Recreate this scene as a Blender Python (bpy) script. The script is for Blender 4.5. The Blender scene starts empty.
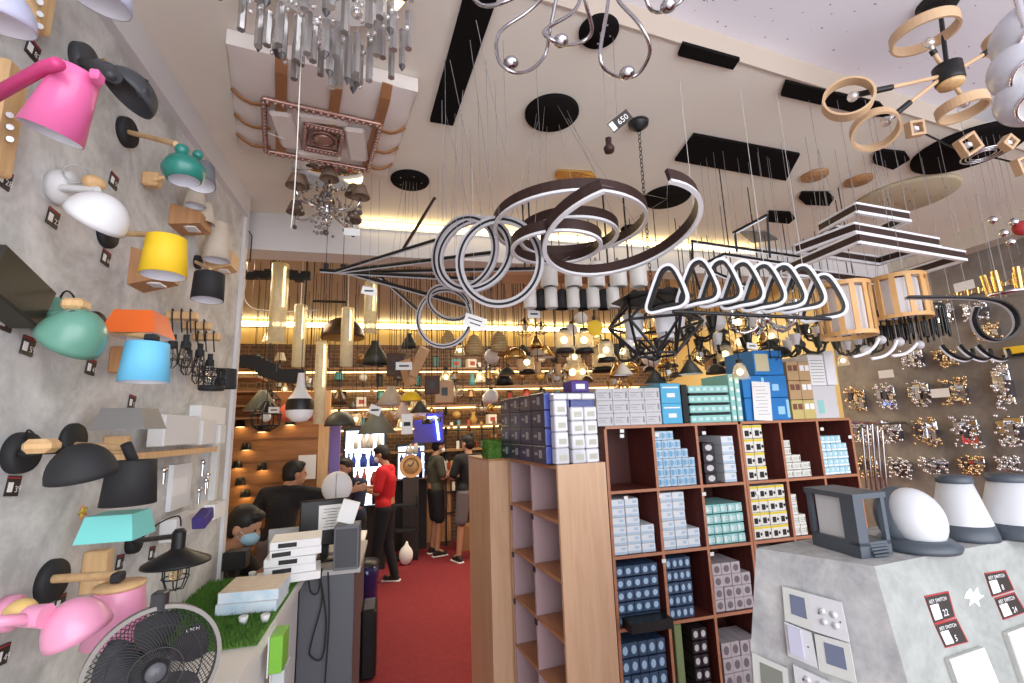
import bpy, math, random
from mathutils import Vector, Matrix
random.seed(7)
C = bpy.context.scene.collection
PI = math.pi
# ---------------- camera ----------------
F = 460.0; CX = 512.0; CY = 341.5; CAMZ = 1.9
UP = Vector((-.033, 1, -83/F)).normalized()
_d = Vector((-115, -86.8, -F)).normalized()
YD = (_d - _d.dot(UP)*UP).normalized()
XR = YD.cross(UP)
CAMPOS = Vector((0, 0, CAMZ))
cam_data = bpy.data.cameras.new('camera'); cam = bpy.data.objects.new('camera', cam_data); C.objects.link(cam)
cam_data.sensor_fit = 'HORIZONTAL'; cam_data.sensor_width = 36; cam_data.lens = 36*F/1024
cam_data.clip_start = .02; cam_data.clip_end = 100
cam.matrix_world = Matrix.Translation(CAMPOS) @ Matrix((XR, YD, UP)).to_4x4()
bpy.context.scene.camera = cam
vs = bpy.context.scene.view_settings
vs.view_transform = 'Standard'; vs.look = 'None'; vs.gamma = 1; vs.use_curve_mapping = False
vs.exposure = 0.44
# ---------------- daylight: bright overcast street behind the camera ----------------
W = bpy.data.worlds.new('world'); bpy.context.scene.world = W; W.use_nodes = True
bg = W.node_tree.nodes['Background']; bg.inputs[0].default_value = (.93, .95, 1, 1); bg.inputs[1].default_value = 1.5
def lamp(name, typ, loc, energy, col, size=.2, rot=None, sy=None):
    l = bpy.data.lights.new(name, typ); l.energy = energy; l.color = col
    o = bpy.data.objects.new(name, l); C.objects.link(o); o.location = loc
    if typ == 'AREA':
        l.size = size
        if sy: l.shape = 'RECTANGLE'; l.size_y = sy
    elif typ in ('POINT', 'SPOT'): l.shadow_soft_size = size
    if rot: o.rotation_euler = rot
    return o
# shop front opening (daylight) and warm fill lights added to brighten the back room and staff corner
lamp('shopfront_daylight', 'AREA', (2.2, -3.4, 2.4), 215, (.93, .95, 1), 7, (math.radians(97), 0, 0), 4.5)
lamp('back_room_fill', 'AREA', (.8, 6.2, 3.55), 90, (1, .86, .66), 3.0, None, 1.5)
lamp('back_room_fill', 'AREA', (3.4, 5.6, 3.55), 60, (1, .84, .6), 2.0, None, 1.5)
lamp('staff_corner_fill', 'AREA', (-1.6, 4.7, 3.4), 28, (1, .8, .55), 1.0, None, 1.0)

def at(px, py, X=None, Y=None, Z=None, c=None):
    """a point of the place seen at (px, py), on a plane X/Y/Z or at depth c"""
    r = (XR*(px-CX) - YD*(py-CY)*0 ) if False else None
    v = ((px-CX)/F, -(py-CY)/F, -1.0)
    r = Vector((v[0]*XR.x+v[1]*XR.y+v[2]*XR.z, v[0]*YD.x+v[1]*YD.y+v[2]*YD.z, v[0]*UP.x+v[1]*UP.y+v[2]*UP.z))
    if c is None:
        if X is not None: c = X/r.x
        elif Y is not None: c = Y/r.y
        else: c = (Z-CAMZ)/r.z
    return CAMPOS + r*c
def hitp(px, py, p0, n):
    r = at(px, py, c=1) - CAMPOS
    return CAMPOS + r*((Vector(p0)-CAMPOS).dot(n)/r.dot(n))

# ---------------- mesh builder ----------------
def V(*a): return Vector(a[0]) if len(a) == 1 else Vector(a)
def basis(z, hint=None):
    z = V(z).normalized(); h = V(hint) if hint is not None else (Vector((0,0,1)) if abs(z.z) < .9 else Vector((1,0,0)))
    x = h.cross(z)
    if x.length < 1e-6: x = Vector((0,1,0)).cross(z)
    x.normalize(); y = z.cross(x)
    return x, y, z
class MB:
    def __init__(s): s.v = []; s.f = []; s.sm = []; s.mi = []; s.m = 0
    def add(s, vs_, fs, sm=False):
        b = len(s.v); s.v += [tuple(q) for q in vs_]
        for f in fs: s.f.append(tuple(i+b for i in f)); s.sm.append(sm); s.mi.append(s.m)
        return s
    def box(s, c, d, M=None, bev=0):
        c = V(c); hx, hy, hz = d[0]/2, d[1]/2, d[2]/2
        if bev <= 0:
            P = [V((x*hx, y*hy, z*hz)) for z in (-1,1) for y in (-1,1) for x in (-1,1)]
            if M: P = [M @ p for p in P]
            return s.add([c+p for p in P], [(0,2,3,1),(4,5,7,6),(0,1,5,4),(2,6,7,3),(0,4,6,2),(1,3,7,5)])
        b = min(bev, hx*.9, hy*.9, hz*.9)
        # chamfered box: 8 corners x 3 vertices
        P = []
        for z in (-1,1):
            for y in (-1,1):
                for x in (-1,1):
                    P += [V((x*hx, y*(hy-b), z*(hz-b))), V((x*(hx-b), y*hy, z*(hz-b))), V((x*(hx-b), y*(hy-b), z*hz))]
        if M: P = [M @ p for p in P]
        k = lambda x, y, z, a: (((z>0)*2+(y>0))*2+(x>0))*3+a
        fs = []
        for x in (-1,1):
            q = [k(x,-1,-1,0),k(x,1,-1,0),k(x,1,1,0),k(x,-1,1,0)]; fs.append(q if x>0 else q[::-1])
        for y in (-1,1):
            q = [k(-1,y,-1,1),k(-1,y,1,1),k(1,y,1,1),k(1,y,-1,1)]; fs.append(q if y>0 else q[::-1])
        for z in (-1,1):
            q = [k(-1,-1,z,2),k(1,-1,z,2),k(1,1,z,2),k(-1,1,z,2)]; fs.append(q if z>0 else q[::-1])
        for z in (-1,1):
            for y in (-1,1):
                q = [k(-1,y,z,1),k(-1,y,z,2),k(1,y,z,2),k(1,y,z,1)]; fs.append(q if y*z>0 else q[::-1])
            for x in (-1,1):
                q = [k(x,-1,z,0),k(x,1,z,0),k(x,1,z,2),k(x,-1,z,2)]; fs.append(q if x*z>0 else q[::-1])
        for y in (-1,1):
            for x in (-1,1):
                q = [k(x,y,-1,0),k(x,y,-1,1),k(x,y,1,1),k(x,y,1,0)]; fs.append(q if x*y>0 else q[::-1])
        for z in (-1,1):
            for y in (-1,1):
                for x in (-1,1):
                    q = [k(x,y,z,0),k(x,y,z,1),k(x,y,z,2)]; fs.append(q if x*y*z>0 else q[::-1])
        return s.add([c+p for p in P], fs)
    def cyl(s, a, b, r0, r1=None, n=14, caps=True, sm=True):
        a, b = V(a), V(b); r1 = r0 if r1 is None else r1
        x, y, z = basis(b-a)
        P = []
        for o, r in ((a,r0),(b,r1)):
            for i in range(n):
                t = 2*PI*i/n; P.append(o+x*(r*math.cos(t))+y*(r*math.sin(t)))
        s.add(P, [(i,(i+1)%n,n+(i+1)%n,n+i) for i in range(n)], sm)
        if caps:
            b0 = len(s.v); s.v += [tuple(q) for q in P]
            for f in (tuple(b0+i for i in range(n))[::-1], tuple(b0+n+i for i in range(n))): s.f.append(f); s.sm.append(False); s.mi.append(s.m)
        return s
    def tube(s, pts, r, n=8, closed=False, sm=True):
        pts = [V(p) for p in pts]; N = len(pts); P = []; prev = None
        rr = r if isinstance(r, (list, tuple)) else [r]*N
        for i, p in enumerate(pts):
            t = (pts[(i+1) % N]-pts[i-1]) if closed else (pts[min(i+1,N-1)]-pts[max(i-1,0)])
            if t.length < 1e-9: t = Vector((0,0,1))
            t.normalize()
            if prev is None: x, y, _ = basis(t)
            else:
                x = prev - t*prev.dot(t)
                if x.length < 1e-6: x, y, _ = basis(t)
                x.normalize(); y = t.cross(x)
            prev = x
            for k in range(n): a = 2*PI*k/n; P.append(p+x*(rr[i]*math.cos(a))+y*(rr[i]*math.sin(a)))
        fs = []
        for i in range(N if closed else N-1):
            j = (i+1) % N
            for k in range(n): fs.append((i*n+k, i*n+(k+1)%n, j*n+(k+1)%n, j*n+k))
        if not closed: fs += [tuple(range(n))[::-1], tuple((N-1)*n+k for k in range(n))]
        return s.add(P, fs, sm)
    def lathe(s, prof, o=(0,0,0), ax=(0,0,1), n=24, sm=True, close=False):
        """prof: (radius, height) pairs along axis ax from o"""
        o = V(o); x, y, z = basis(ax); P = []
        for r, h in prof:
            for i in range(n): t = 2*PI*i/n; P.append(o+z*h+x*(r*math.cos(t))+y*(r*math.sin(t)))
        m = len(prof); fs = []
        for j in range(m if close else m-1):
            k = (j+1) % m
            for i in range(n): fs.append((j*n+i, j*n+(i+1)%n, k*n+(i+1)%n, k*n+i))
        return s.add(P, fs, sm)
    def sph(s, c, r, n=12, m=8, M=None):
        c = V(c); r = (r,r,r) if not isinstance(r, (tuple, list)) else r; P = []
        for j in range(m+1):
            a = PI*j/m
            for i in range(n):
                t = 2*PI*i/n; p = V((r[0]*math.sin(a)*math.cos(t), r[1]*math.sin(a)*math.sin(t), r[2]*math.cos(a)))
                P.append(c+(M @ p if M else p))
        return s.add(P, [(j*n+i, (j+1)*n+i, (j+1)*n+(i+1)%n, j*n+(i+1)%n) for j in range(m) for i in range(n)], True)
    def sweep(s, pts, axis, sec, closed=True, sm=True):
        """cross-section sec [(n,b)] along a curve; b along axis, n = sideways"""
        pts = [V(p) for p in pts]; N = len(pts); P = []; m = len(sec)
        axf = axis if callable(axis) else (lambda i: V(axis))
        for i, p in enumerate(pts):
            t = (pts[(i+1)%N]-pts[i-1]) if closed else (pts[min(i+1,N-1)]-pts[max(i-1,0)])
            t.normalize(); b = axf(i).normalized(); b = (b-t*b.dot(t)).normalized(); nn = t.cross(b)
            for a, c in sec: P.append(p+nn*a+b*c)
        fs = []
        for i in range(N if closed else N-1):
            j = (i+1) % N
            for k in range(m): fs.append((i*m+k, j*m+k, j*m+(k+1)%m, i*m+(k+1)%m))
        s.add(P, fs, False)
        if not closed: s.add([P[k] for k in range(m)]+[P[(N-1)*m+k] for k in range(m)], [tuple(range(m)), tuple(range(m,2*m))[::-1]])
        return s
    def prism(s, poly, ext):
        poly = [V(p) for p in poly]; e = V(ext); n = len(poly)
        return s.add(poly+[p+e for p in poly], [tuple(range(n))[::-1], tuple(range(n,2*n))]+[(i,(i+1)%n,n+(i+1)%n,n+i) for i in range(n)])
    def rot(s, M, o=(0,0,0)):
        o = V(o); s.v = [tuple(o+M@(V(p)-o)) for p in s.v]; return s
def circ(c, axis, R, n=40, a0=0, a1=2*PI, closed=True, R2=None, hint=None):
    x, y, z = basis(axis, hint); c = V(c); R2 = R if R2 is None else R2
    k = n if closed else n-1
    return [c+x*(R*math.cos(a0+(a1-a0)*i/k))+y*(R2*math.sin(a0+(a1-a0)*i/k)) for i in range(n)]
def rect(w, h, b=0): return [(-w/2,-h/2+b),(w/2,-h/2+b),(w/2,h/2+b),(-w/2,h/2+b)]
def bez(p0, p1, p2, p3, n=12):
    p0,p1,p2,p3 = map(V,(p0,p1,p2,p3))
    return [p0*(1-t)**3+p1*3*t*(1-t)**2+p2*3*t*t*(1-t)+p3*t**3 for t in [i/(n-1) for i in range(n)]]
def smooth_pts(P, n=6, closed=False):
    P = [V(p) for p in P]; N = len(P); out = []
    for i in range(N if closed else N-1):
        a = P[(i-1)%N] if (closed or i) else P[0]; b = P[i]; c = P[(i+1)%N]; d = P[(i+2)%N] if (closed or i+2 < N) else P[-1]
        for k in range(n):
            t = k/n; out.append(.5*((2*b)+(c-a)*t+(2*a-5*b+4*c-d)*t*t+(3*b-a-3*c+d)*t**3))
    if not closed: out.append(P[-1])
    return out

# ---------------- materials ----------------
MATS = {}
def mat(name, col=(.5,.5,.5), rough=.5, metal=0, emit=0, ecol=None, trans=0, ior=1.45, alpha=1, coat=0, noise=None, bump=0, sheen=0):
    """noise = (colour2, scale, contrast)"""
    if name in MATS: return MATS[name]
    m = bpy.data.materials.new(name); m.use_nodes = True; nt = m.node_tree; b = nt.nodes['Principled BSDF']
    b.inputs['Base Color'].default_value = (*col, 1); b.inputs['Roughness'].default_value = rough; b.inputs['Metallic'].default_value = metal
    b.inputs['Transmission Weight'].default_value = trans; b.inputs['IOR'].default_value = ior; b.inputs['Alpha'].default_value = alpha
    b.inputs['Coat Weight'].default_value = coat
    if sheen: b.inputs['Sheen Weight'].default_value = sheen
    if emit:
        b.inputs['Emission Color'].default_value = (*(ecol or col), 1); b.inputs['Emission Strength'].default_value = emit
    if noise or bump:
        tc = nt.nodes.new('ShaderNodeTexCoord'); nz = nt.nodes.new('ShaderNodeTexNoise'); nt.links.new(tc.outputs['Object'], nz.inputs['Vector'])
        nz.inputs['Scale'].default_value = noise[1] if noise else 60; nz.inputs['Detail'].default_value = 6
        if noise:
            r = nt.nodes.new('ShaderNodeValToRGB'); r.color_ramp.elements[0].position = .5-noise[2]; r.color_ramp.elements[1].position = .5+noise[2]
            r.color_ramp.elements[0].color = (*col,1); r.color_ramp.elements[1].color = (*noise[0],1)
            nt.links.new(nz.outputs['Fac'], r.inputs['Fac']); nt.links.new(r.outputs['Color'], b.inputs['Base Color'])
        if bump:
            bp = nt.nodes.new('ShaderNodeBump'); bp.inputs['Strength'].default_value = bump; bp.inputs['Distance'].default_value = .01
            nt.links.new(nz.outputs['Fac'], bp.inputs['Height']); nt.links.new(bp.outputs['Normal'], b.inputs['Normal'])
    MATS[name] = m; return m
def woodmat(name, c1, c2, scale=6, axis='Z', rough=.45):
    if name in MATS: return MATS[name]
    m = mat(name, c1, rough); nt = m.node_tree; b = nt.nodes['Principled BSDF']
    tc = nt.nodes.new('ShaderNodeTexCoord'); mp = nt.nodes.new('ShaderNodeMapping')
    mp.inputs['Scale'].default_value = {'Z': (12,12,1), 'X': (1,12,12), 'Y': (12,1,12)}[axis]
    nz = nt.nodes.new('ShaderNodeTexNoise'); nz.inputs['Scale'].default_value = scale; nz.inputs['Detail'].default_value = 5; nz.inputs['Distortion'].default_value = .6
    r = nt.nodes.new('ShaderNodeValToRGB'); r.color_ramp.elements[0].position = .3; r.color_ramp.elements[1].position = .7
    r.color_ramp.elements[0].color = (*c1,1); r.color_ramp.elements[1].color = (*c2,1)
    nt.links.new(tc.outputs['Object'], mp.inputs['Vector']); nt.links.new(mp.outputs['Vector'], nz.inputs['Vector']); nt.links.new(nz.outputs['Fac'], r.inputs['Fac']); nt.links.new(r.outputs['Color'], b.inputs['Base Color'])
    return m
BLACK = mat('black_metal', (.012,.012,.013), .4)
MATTE = mat('matte_black', (.02,.02,.022), .7)
CHAR = mat('charcoal_paint', (.06,.062,.07), .5)
PLATE = mat('dull_black_plate', (.012,.01,.01), 1); PLATE.node_tree.nodes['Principled BSDF'].inputs['Specular IOR Level'].default_value = .05
BROWN = mat('bronze_brown', (.045,.022,.018), .5, .2)
WHITE = mat('white_paint', (.75,.75,.76), .5)
OPAL = mat('opal_acrylic', (.82,.82,.85), .35)
INNER = mat('white_lining', (.78,.78,.84), .6)
CHROME = mat('chrome', (.8,.8,.82), .08, 1)
STEEL = mat('satin_steel', (.5,.5,.52), .3, 1)
GOLD = mat('warm_brass', (.75,.5,.18), .25, 1)
GLASS = mat('clear_glass', (.95,.95,.95), .03, 0, trans=1, ior=1.3)
CRYST = mat('crystal', (.9,.88,.88), .05, .55, trans=.6, ior=1.5)
PINE = woodmat('pine_wood', (.62,.38,.17), (.75,.5,.26), 5)
PINEX = woodmat('pine_wood_x', (.62,.38,.17), (.75,.5,.26), 5, 'X')
OAK = woodmat('brown_oak', (.36,.17,.07), (.5,.26,.11), 4, 'Z')
CREAM = mat('cream_fabric', (.72,.64,.52), .8, noise=((.6,.52,.42), 8, .2))
WIRE = mat('thin_steel_wire', (.35,.34,.34), .4, .6)
CORDW = mat('white_cord', (.8,.78,.72), .6)
CORDB = mat('black_cord', (.015,.015,.015), .7)
PAPER = mat('white_paper', (.85,.85,.84), .8)
GLOW = mat('warm_bulb', (1,.8,.45), .4, emit=6, ecol=(1,.75,.35))
LEDW = mat('warm_led_strip', (1,.85,.5), .4, emit=6.5, ecol=(1,.72,.3))

# ---------------- objects ----------------
WP = {}
def mesh_of(name, mb, m):
    me = bpy.data.meshes.new(name)
    me.from_pydata(mb.v, [], mb.f); me.polygons.foreach_set('use_smooth', mb.sm)
    ms = m if isinstance(m, (list, tuple)) else [m]
    for q in ms: me.materials.append(q)
    if len(ms) > 1: me.polygons.foreach_set('material_index', mb.mi)
    me.update(); return me
def tag(o, label, cat, group=None, kind=None):
    if label: o['label'] = label
    if cat: o['category'] = cat
    if group: o['group'] = group
    if kind: o['kind'] = kind
    return o
def thing(name, label, cat, loc=(0,0,0), group=None):
    o = bpy.data.objects.new(name, None); C.objects.link(o); o.location = loc; o.empty_display_size = .05
    WP[o.name] = V(loc); return tag(o, label, cat, group)
def part(parent, name, mb, m, label=None, kind=None):
    """a part of a thing; its shape is given in place coordinates"""
    w = WP[parent.name]; mb.v = [(a-w.x, b-w.y, c-w.z) for a, b, c in mb.v]
    o = bpy.data.objects.new(name, mesh_of(name, mb, m)); C.objects.link(o); o.parent = parent; WP[o.name] = w
    if label: o['label'] = label
    if kind: o['kind'] = kind
    return o
def solo(name, label, cat, mb, m, group=None, kind=None, loc=None):
    if loc is None:
        xs = [v[0] for v in mb.v]; ys = [v[1] for v in mb.v]; zs = [v[2] for v in mb.v]
        loc = ((min(xs)+max(xs))/2, (min(ys)+max(ys))/2, min(zs))
    loc = V(loc); mb.v = [(a-loc.x, b-loc.y, c-loc.z) for a, b, c in mb.v]
    o = bpy.data.objects.new(name, mesh_of(name, mb, m)); C.objects.link(o); o.location = loc; WP[o.name] = loc
    return tag(o, label, cat, group, kind)
def struct(name, mb, m):
    o = solo(name, None, None, mb, m, kind='structure'); return o
def kids(o): return [c for c in KID.get(o.name, [])] if False else list(o.children)
def copy_tree(o, loc, rz=0, label=None, sc=None, cat=None, group=None):
    c = o.copy(); C.objects.link(c); c.location = loc; c.rotation_euler = (0,0,rz)
    if sc: c.scale = (sc,sc,sc) if not isinstance(sc, tuple) else sc
    if label: c['label'] = label
    if group: c['group'] = group
    for ch in list(o.children):
        d = ch.copy(); C.objects.link(d); d.parent = c
        for g in list(ch.children):
            e = g.copy(); C.objects.link(e); e.parent = d
    return c
def text_part(parent, txt, o, xd, yd, size, m, name='lettering', off=.0015):
    """lettering lying on a surface: o = lower left corner, xd/yd = writing and upward directions"""
    cu = bpy.data.curves.new(name, 'FONT'); cu.body = txt; cu.size = size; cu.resolution_u = 2
    t = bpy.data.objects.new(name, cu); C.objects.link(t)
    dg = bpy.context.evaluated_depsgraph_get(); me = bpy.data.meshes.new_from_object(t.evaluated_get(dg))
    bpy.data.objects.remove(t); xd = V(xd).normalized(); yd = V(yd).normalized(); z = xd.cross(yd).normalized()
    mb = MB(); vs_ = [V(o)+xd*v.co.x+yd*v.co.y+z*off for v in me.vertices]
    mb.add(vs_, [tuple(p.vertices) for p in me.polygons]); bpy.data.meshes.remove(me)
    return part(parent, name, mb, m)
RED_T = mat('red_print', (.4,.03,.035), .6); WHT_T = mat('white_print', (.9,.9,.9), .5); BLK_T = mat('black_print', (.02,.02,.02), .6)
def blob(parent, name, shapes, m, voxel=.012, smooth=4, label=None):
    """one continuous skin around tapered limbs: shapes = ('c', p0, r0, p1, r1) or ('e', centre, radii, matrix)"""
    mb = MB()
    for s in shapes:
        if s[0] == 'c':
            a, r0, b, r1 = V(s[1]), s[2], V(s[3]), s[4]
            mb.cyl(a, b, r0, r1, 14, True); mb.sph(a, r0, 14, 8); mb.sph(b, r1, 14, 8)
        else: mb.sph(s[1], s[2], 16, 12, s[3] if len(s) > 3 else None)
    me = mesh_of(name+'_raw', mb, m); t = bpy.data.objects.new(name, me); C.objects.link(t)
    r = t.modifiers.new('r', 'REMESH'); r.mode = 'VOXEL'; r.voxel_size = voxel
    if smooth: q = t.modifiers.new('s', 'SMOOTH'); q.factor = .5; q.iterations = smooth
    dg = bpy.context.evaluated_depsgraph_get(); me2 = bpy.data.meshes.new_from_object(t.evaluated_get(dg))
    bpy.data.objects.remove(t); bpy.data.meshes.remove(me); me2.name = name
    for p in me2.polygons: p.use_smooth = True
    me2.materials.clear(); me2.materials.append(m)
    o = bpy.data.objects.new(name, me2); C.objects.link(o); o.parent = parent
    if label: o['label'] = label
    return o
# ================= the room =================
def concrete(name, a, b, sc, dots=False):
    m = mat(name, a, .75); nt = m.node_tree; bs = nt.nodes['Principled BSDF']
    tc = nt.nodes.new('ShaderNodeTexCoord'); n1 = nt.nodes.new('ShaderNodeTexNoise'); n2 = nt.nodes.new('ShaderNodeTexNoise')
    n1.inputs['Scale'].default_value = sc; n1.inputs['Detail'].default_value = 9; n1.inputs['Roughness'].default_value = .65; n1.inputs['Distortion'].default_value = .8
    n2.inputs['Scale'].default_value = sc*9; n2.inputs['Detail'].default_value = 4
    mx = nt.nodes.new('ShaderNodeMath'); mx.operation = 'MULTIPLY_ADD'; mx.inputs[1].default_value = .25
    r = nt.nodes.new('ShaderNodeValToRGB'); r.color_ramp.elements[0].position = .5; r.color_ramp.elements[1].position = .78
    r.color_ramp.elements[0].color = (*a,1); r.color_ramp.elements[1].color = (*b,1)
    nt.links.new(tc.outputs['Object'], n1.inputs['Vector']); nt.links.new(tc.outputs['Object'], n2.inputs['Vector'])
    nt.links.new(n2.outputs['Fac'], mx.inputs[0]); nt.links.new(n1.outputs['Fac'], mx.inputs[2]); nt.links.new(mx.outputs[0], r.inputs['Fac']); nt.links.new(r.outputs['Color'], bs.inputs['Base Color'])
    bp = nt.nodes.new('ShaderNodeBump'); bp.inputs['Strength'].default_value = .15; nt.links.new(n2.outputs['Fac'], bp.inputs['Height']); nt.links.new(bp.outputs['Normal'], bs.inputs['Normal'])
    return m
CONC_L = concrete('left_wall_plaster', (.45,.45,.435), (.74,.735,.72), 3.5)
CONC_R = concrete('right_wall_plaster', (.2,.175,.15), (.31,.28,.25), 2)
CARPET = mat('red_carpet', (.23,.022,.03), .95, noise=((.18,.016,.022), 25, .25), bump=.3)
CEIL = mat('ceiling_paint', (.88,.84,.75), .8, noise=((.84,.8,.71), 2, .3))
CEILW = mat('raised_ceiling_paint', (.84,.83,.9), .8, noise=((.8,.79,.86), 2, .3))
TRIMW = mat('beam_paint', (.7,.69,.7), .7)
YELL = mat('warm_lit_wall_paint', (.75,.58,.26), .7)  # yellow tone holds the warm lamp light falling on these walls
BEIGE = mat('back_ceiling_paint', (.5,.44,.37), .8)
def bx(x0,x1,y0,y1,z0,z1,m=None,bev=0):
    return (m or MB()).box(((x0+x1)/2,(y0+y1)/2,(z0+z1)/2),(x1-x0,y1-y0,z1-z0),bev=bev)
H = 3.45; HF = 3.56; RX = 4.8; LX = -1.0; HY = 3.4; BY = 8.3; BH = 3.78
struct('floor', bx(-3.2, 6.2, -1.2, BY+.1, -.1, 0), CARPET)
struct('ground', bx(-8, 12, -9, -1.2, -.15, -.03), mat('street_paving', (.7,.7,.7), .8, noise=((.62,.62,.62), 5, .3)))
# main ceiling starts behind a small step, the raised white one is nearer the street
e = lambda x: 1.33+.11*x
struct('ceiling', MB().prism([(-1.15,e(-1.15),H),(5.1,e(5.1),H),(5.1,HY+.2,H),(-3.2,HY+.2,H),(-3.2,3.0,H),(-1.15,3.0,H)],(0,0,.3)), CEIL)
struct('ceiling_front', MB().prism([(-1.15,-1.2,HF),(5.1,-1.2,HF),(5.1,e(5.1),HF),(-1.15,e(-1.15),HF)],(0,0,.2)), CEILW)
struct('trim_1', MB().prism([(-1.15,e(-1.15)-.012,H-.004),(5.1,e(5.1)-.012,H-.004),(5.1,e(5.1),H-.004),(-1.15,e(-1.15),H-.004)],(0,0,.16)), mat('step_paint', (.5,.42,.35), .8))
# scattered chips on the raised ceiling are stains of the paint
struct('wall_left', bx(-1.15, LX, -1.2, 3.18, 0, 3.6), CONC_L)
struct('trim_2', bx(LX, LX+.035, -1.2, 3.18, 3.31, H+.1), TRIMW)
struct('trim_3', bx(-1.15, LX+.02, 3.18, 3.23, 0, 3.45), TRIMW)
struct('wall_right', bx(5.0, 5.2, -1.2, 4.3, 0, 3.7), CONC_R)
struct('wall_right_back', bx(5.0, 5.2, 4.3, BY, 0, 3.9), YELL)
struct('trim_4', bx(RX, 5.0, -1.2, HY, 3.28, H+.2), mat('bulkhead_paint', (.62,.57,.47), .8))
struct('beam', bx(-3.2, 5.0, HY, HY+.2, 3.17, 3.9), TRIMW)
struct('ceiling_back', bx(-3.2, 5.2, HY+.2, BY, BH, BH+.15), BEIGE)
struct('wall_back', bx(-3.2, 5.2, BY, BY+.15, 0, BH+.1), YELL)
bz = at(300, 345, Y=BY).z
BRK = mat('brown_brick', (.16,.09,.06), .8); _nt = BRK.node_tree; _b = _nt.nodes['Principled BSDF']; _br = _nt.nodes.new('ShaderNodeTexBrick')
_br.inputs['Color1'].default_value = (.2,.11,.07,1); _br.inputs['Color2'].default_value = (.13,.08,.06,1); _br.inputs['Mortar'].default_value = (.3,.24,.18,1); _br.inputs['Scale'].default_value = 4
_tc = _nt.nodes.new('ShaderNodeTexCoord'); _mp = _nt.nodes.new('ShaderNodeMapping'); _mp.inputs['Rotation'].default_value = (PI/2,0,0)
_nt.links.new(_tc.outputs['Object'], _mp.inputs['Vector']); _nt.links.new(_mp.outputs['Vector'], _br.inputs['Vector']); _nt.links.new(_br.outputs['Color'], _b.inputs['Base Color'])
struct('trim_5', bx(-3.2, 5.0, BY-.06, BY, 0, bz), BRK)
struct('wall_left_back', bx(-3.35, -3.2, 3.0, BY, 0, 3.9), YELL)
struct('wall_back_left_return', bx(-3.2, -1.15, 3.0, 3.1, 0, 3.9), TRIMW)
# warm LED strips in the coves
t = thing('led_strip', 'warm glowing LED strip along the top of the beam between the two rooms', 'light strip', (1.6,HY-.03,3.40))
part(t, 'channel', bx(-.3, 3.22, HY-.012, HY, 3.375, 3.44), WHITE); part(t, 'diffuser', bx(-.28, 3.2, HY-.03, HY-.012, 3.395, 3.425), LEDW)
t = thing('led_strip', 'warm glowing LED strip along the top of the far back wall', 'light strip', (1,BY-.05,BH-.12))
part(t, 'channel', bx(-3.1, 4.9, BY-.02, BY-.001, BH-.14, BH-.04), WHITE); part(t, 'diffuser', bx(-3.1, 4.9, BY-.05, BY-.02, BH-.12, BH-.06), mat('warm_led_strip_back', (1,.85,.5), .4, emit=16, ecol=(1,.76,.38)))
# surface-mounted track on the beam's underside (white conduit at the left end)
t = solo('ceiling_conduit', 'white plastic conduit hanging below the beam at the left wall end', 'conduit', MB().tube([at(248,197,Y=3.37), at(243,222,Y=3.36), at(252,236,Y=3.37), at(250,262,Y=3.37)], .004, 6), CORDB)
solo('white_duct', 'upright white box duct at the end of the left wall', 'duct', bx(at(238,197,Y=3.36).x, at(245,197,Y=3.36).x, 3.34, 3.39, 2.6, 3.4), WHITE)
# ================= wall lamps on the left wall =================
FWD = at(CX, CY, c=1) - CAMPOS
FU = FWD.normalized()
def mpp(P):
    d = V(P)-CAMPOS; c = d.dot(FU); return c/F*(c/d.length)
def cd(r, u, f=0):
    "a direction given in camera axes: right, up, away"
    return V([XR[0]*r+XR[1]*u-XR[2]*f, YD[0]*r+YD[1]*u-YD[2]*f, UP[0]*r+UP[1]*u-UP[2]*f]).normalized()
def S(px, py, X=-.8): return at(px, py, X=X)
def Wl(px, py, off=0): return at(px, py, X=LX+off)
def shade_frustum(par, top, bot, r0, r1, m, inner=INNER, cap=True, name='shade', n=32, th=.003):
    """open-bottomed drum or cone shade with its lining"""
    top, bot = V(top), V(bot); L = (bot-top).length; ax = bot-top
    mb = MB().lathe(([(.001,0)] if cap else [])+[(r0*.97,0),(r0,.003),(r1,L),(r1-th,L)], top, ax, n)
    o = part(par, name, mb, m)
    il = part(par, 'lining', MB().lathe([(r1-th,L),(r0-th,.006),(.001,.006)] if cap else [(r1-th,L),(r0-th,.003),(r0,0.001)], top, ax, n), inner)
    il.parent = o; return o
def dome(par, apex, dirn, R, Hh, m, inner=INNER, name='shade', k=1.0, n=28, th=.003):
    """bowl shade: apex, direction of opening, rim radius, height"""
    pr = [(max(R*math.sin(a*PI/18)**k, .001), Hh*(1-math.cos(a*PI/18))) for a in range(10)]
    o = part(par, name, MB().lathe(pr+[(R-th,Hh)], apex, dirn, n), m)
    pi_ = [(max(r-th,.0008), h+th if r < R*.9 else h) for r, h in pr][::-1]
    il = part(par, 'lining', MB().lathe(pi_, apex, dirn, n), inner); il.parent = o; return o
def disc(par, c, ax, r, t, m, name='wall_plate', n=28):
    c = V(c); ax = V(ax).normalized()
    return part(par, name, MB().lathe([(.001,0),(r,0),(r,t*.7),(r*.93,t),(.001,t)], c, ax, n), m)
def bulb(par, c, r, m=None, ax=(0,0,-1)):
    c = V(c); ax = V(ax).normalized()
    return part(par, 'bulb', MB().sph(c, r, 12, 8).cyl(c-ax*r*.7, c-ax*r*1.9, r*.5, r*.42, 10), m or OPAL)
PINK = mat('pink_enamel', (.82,.16,.4), .35, coat=.3); PINK2 = mat('pale_pink_enamel', (.82,.33,.5), .35, coat=.3)
GREEN = mat('teal_green_enamel', (.02,.2,.16), .35, coat=.3); GREEN2 = mat('sage_green_enamel', (.13,.32,.24), .35, coat=.3)
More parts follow.
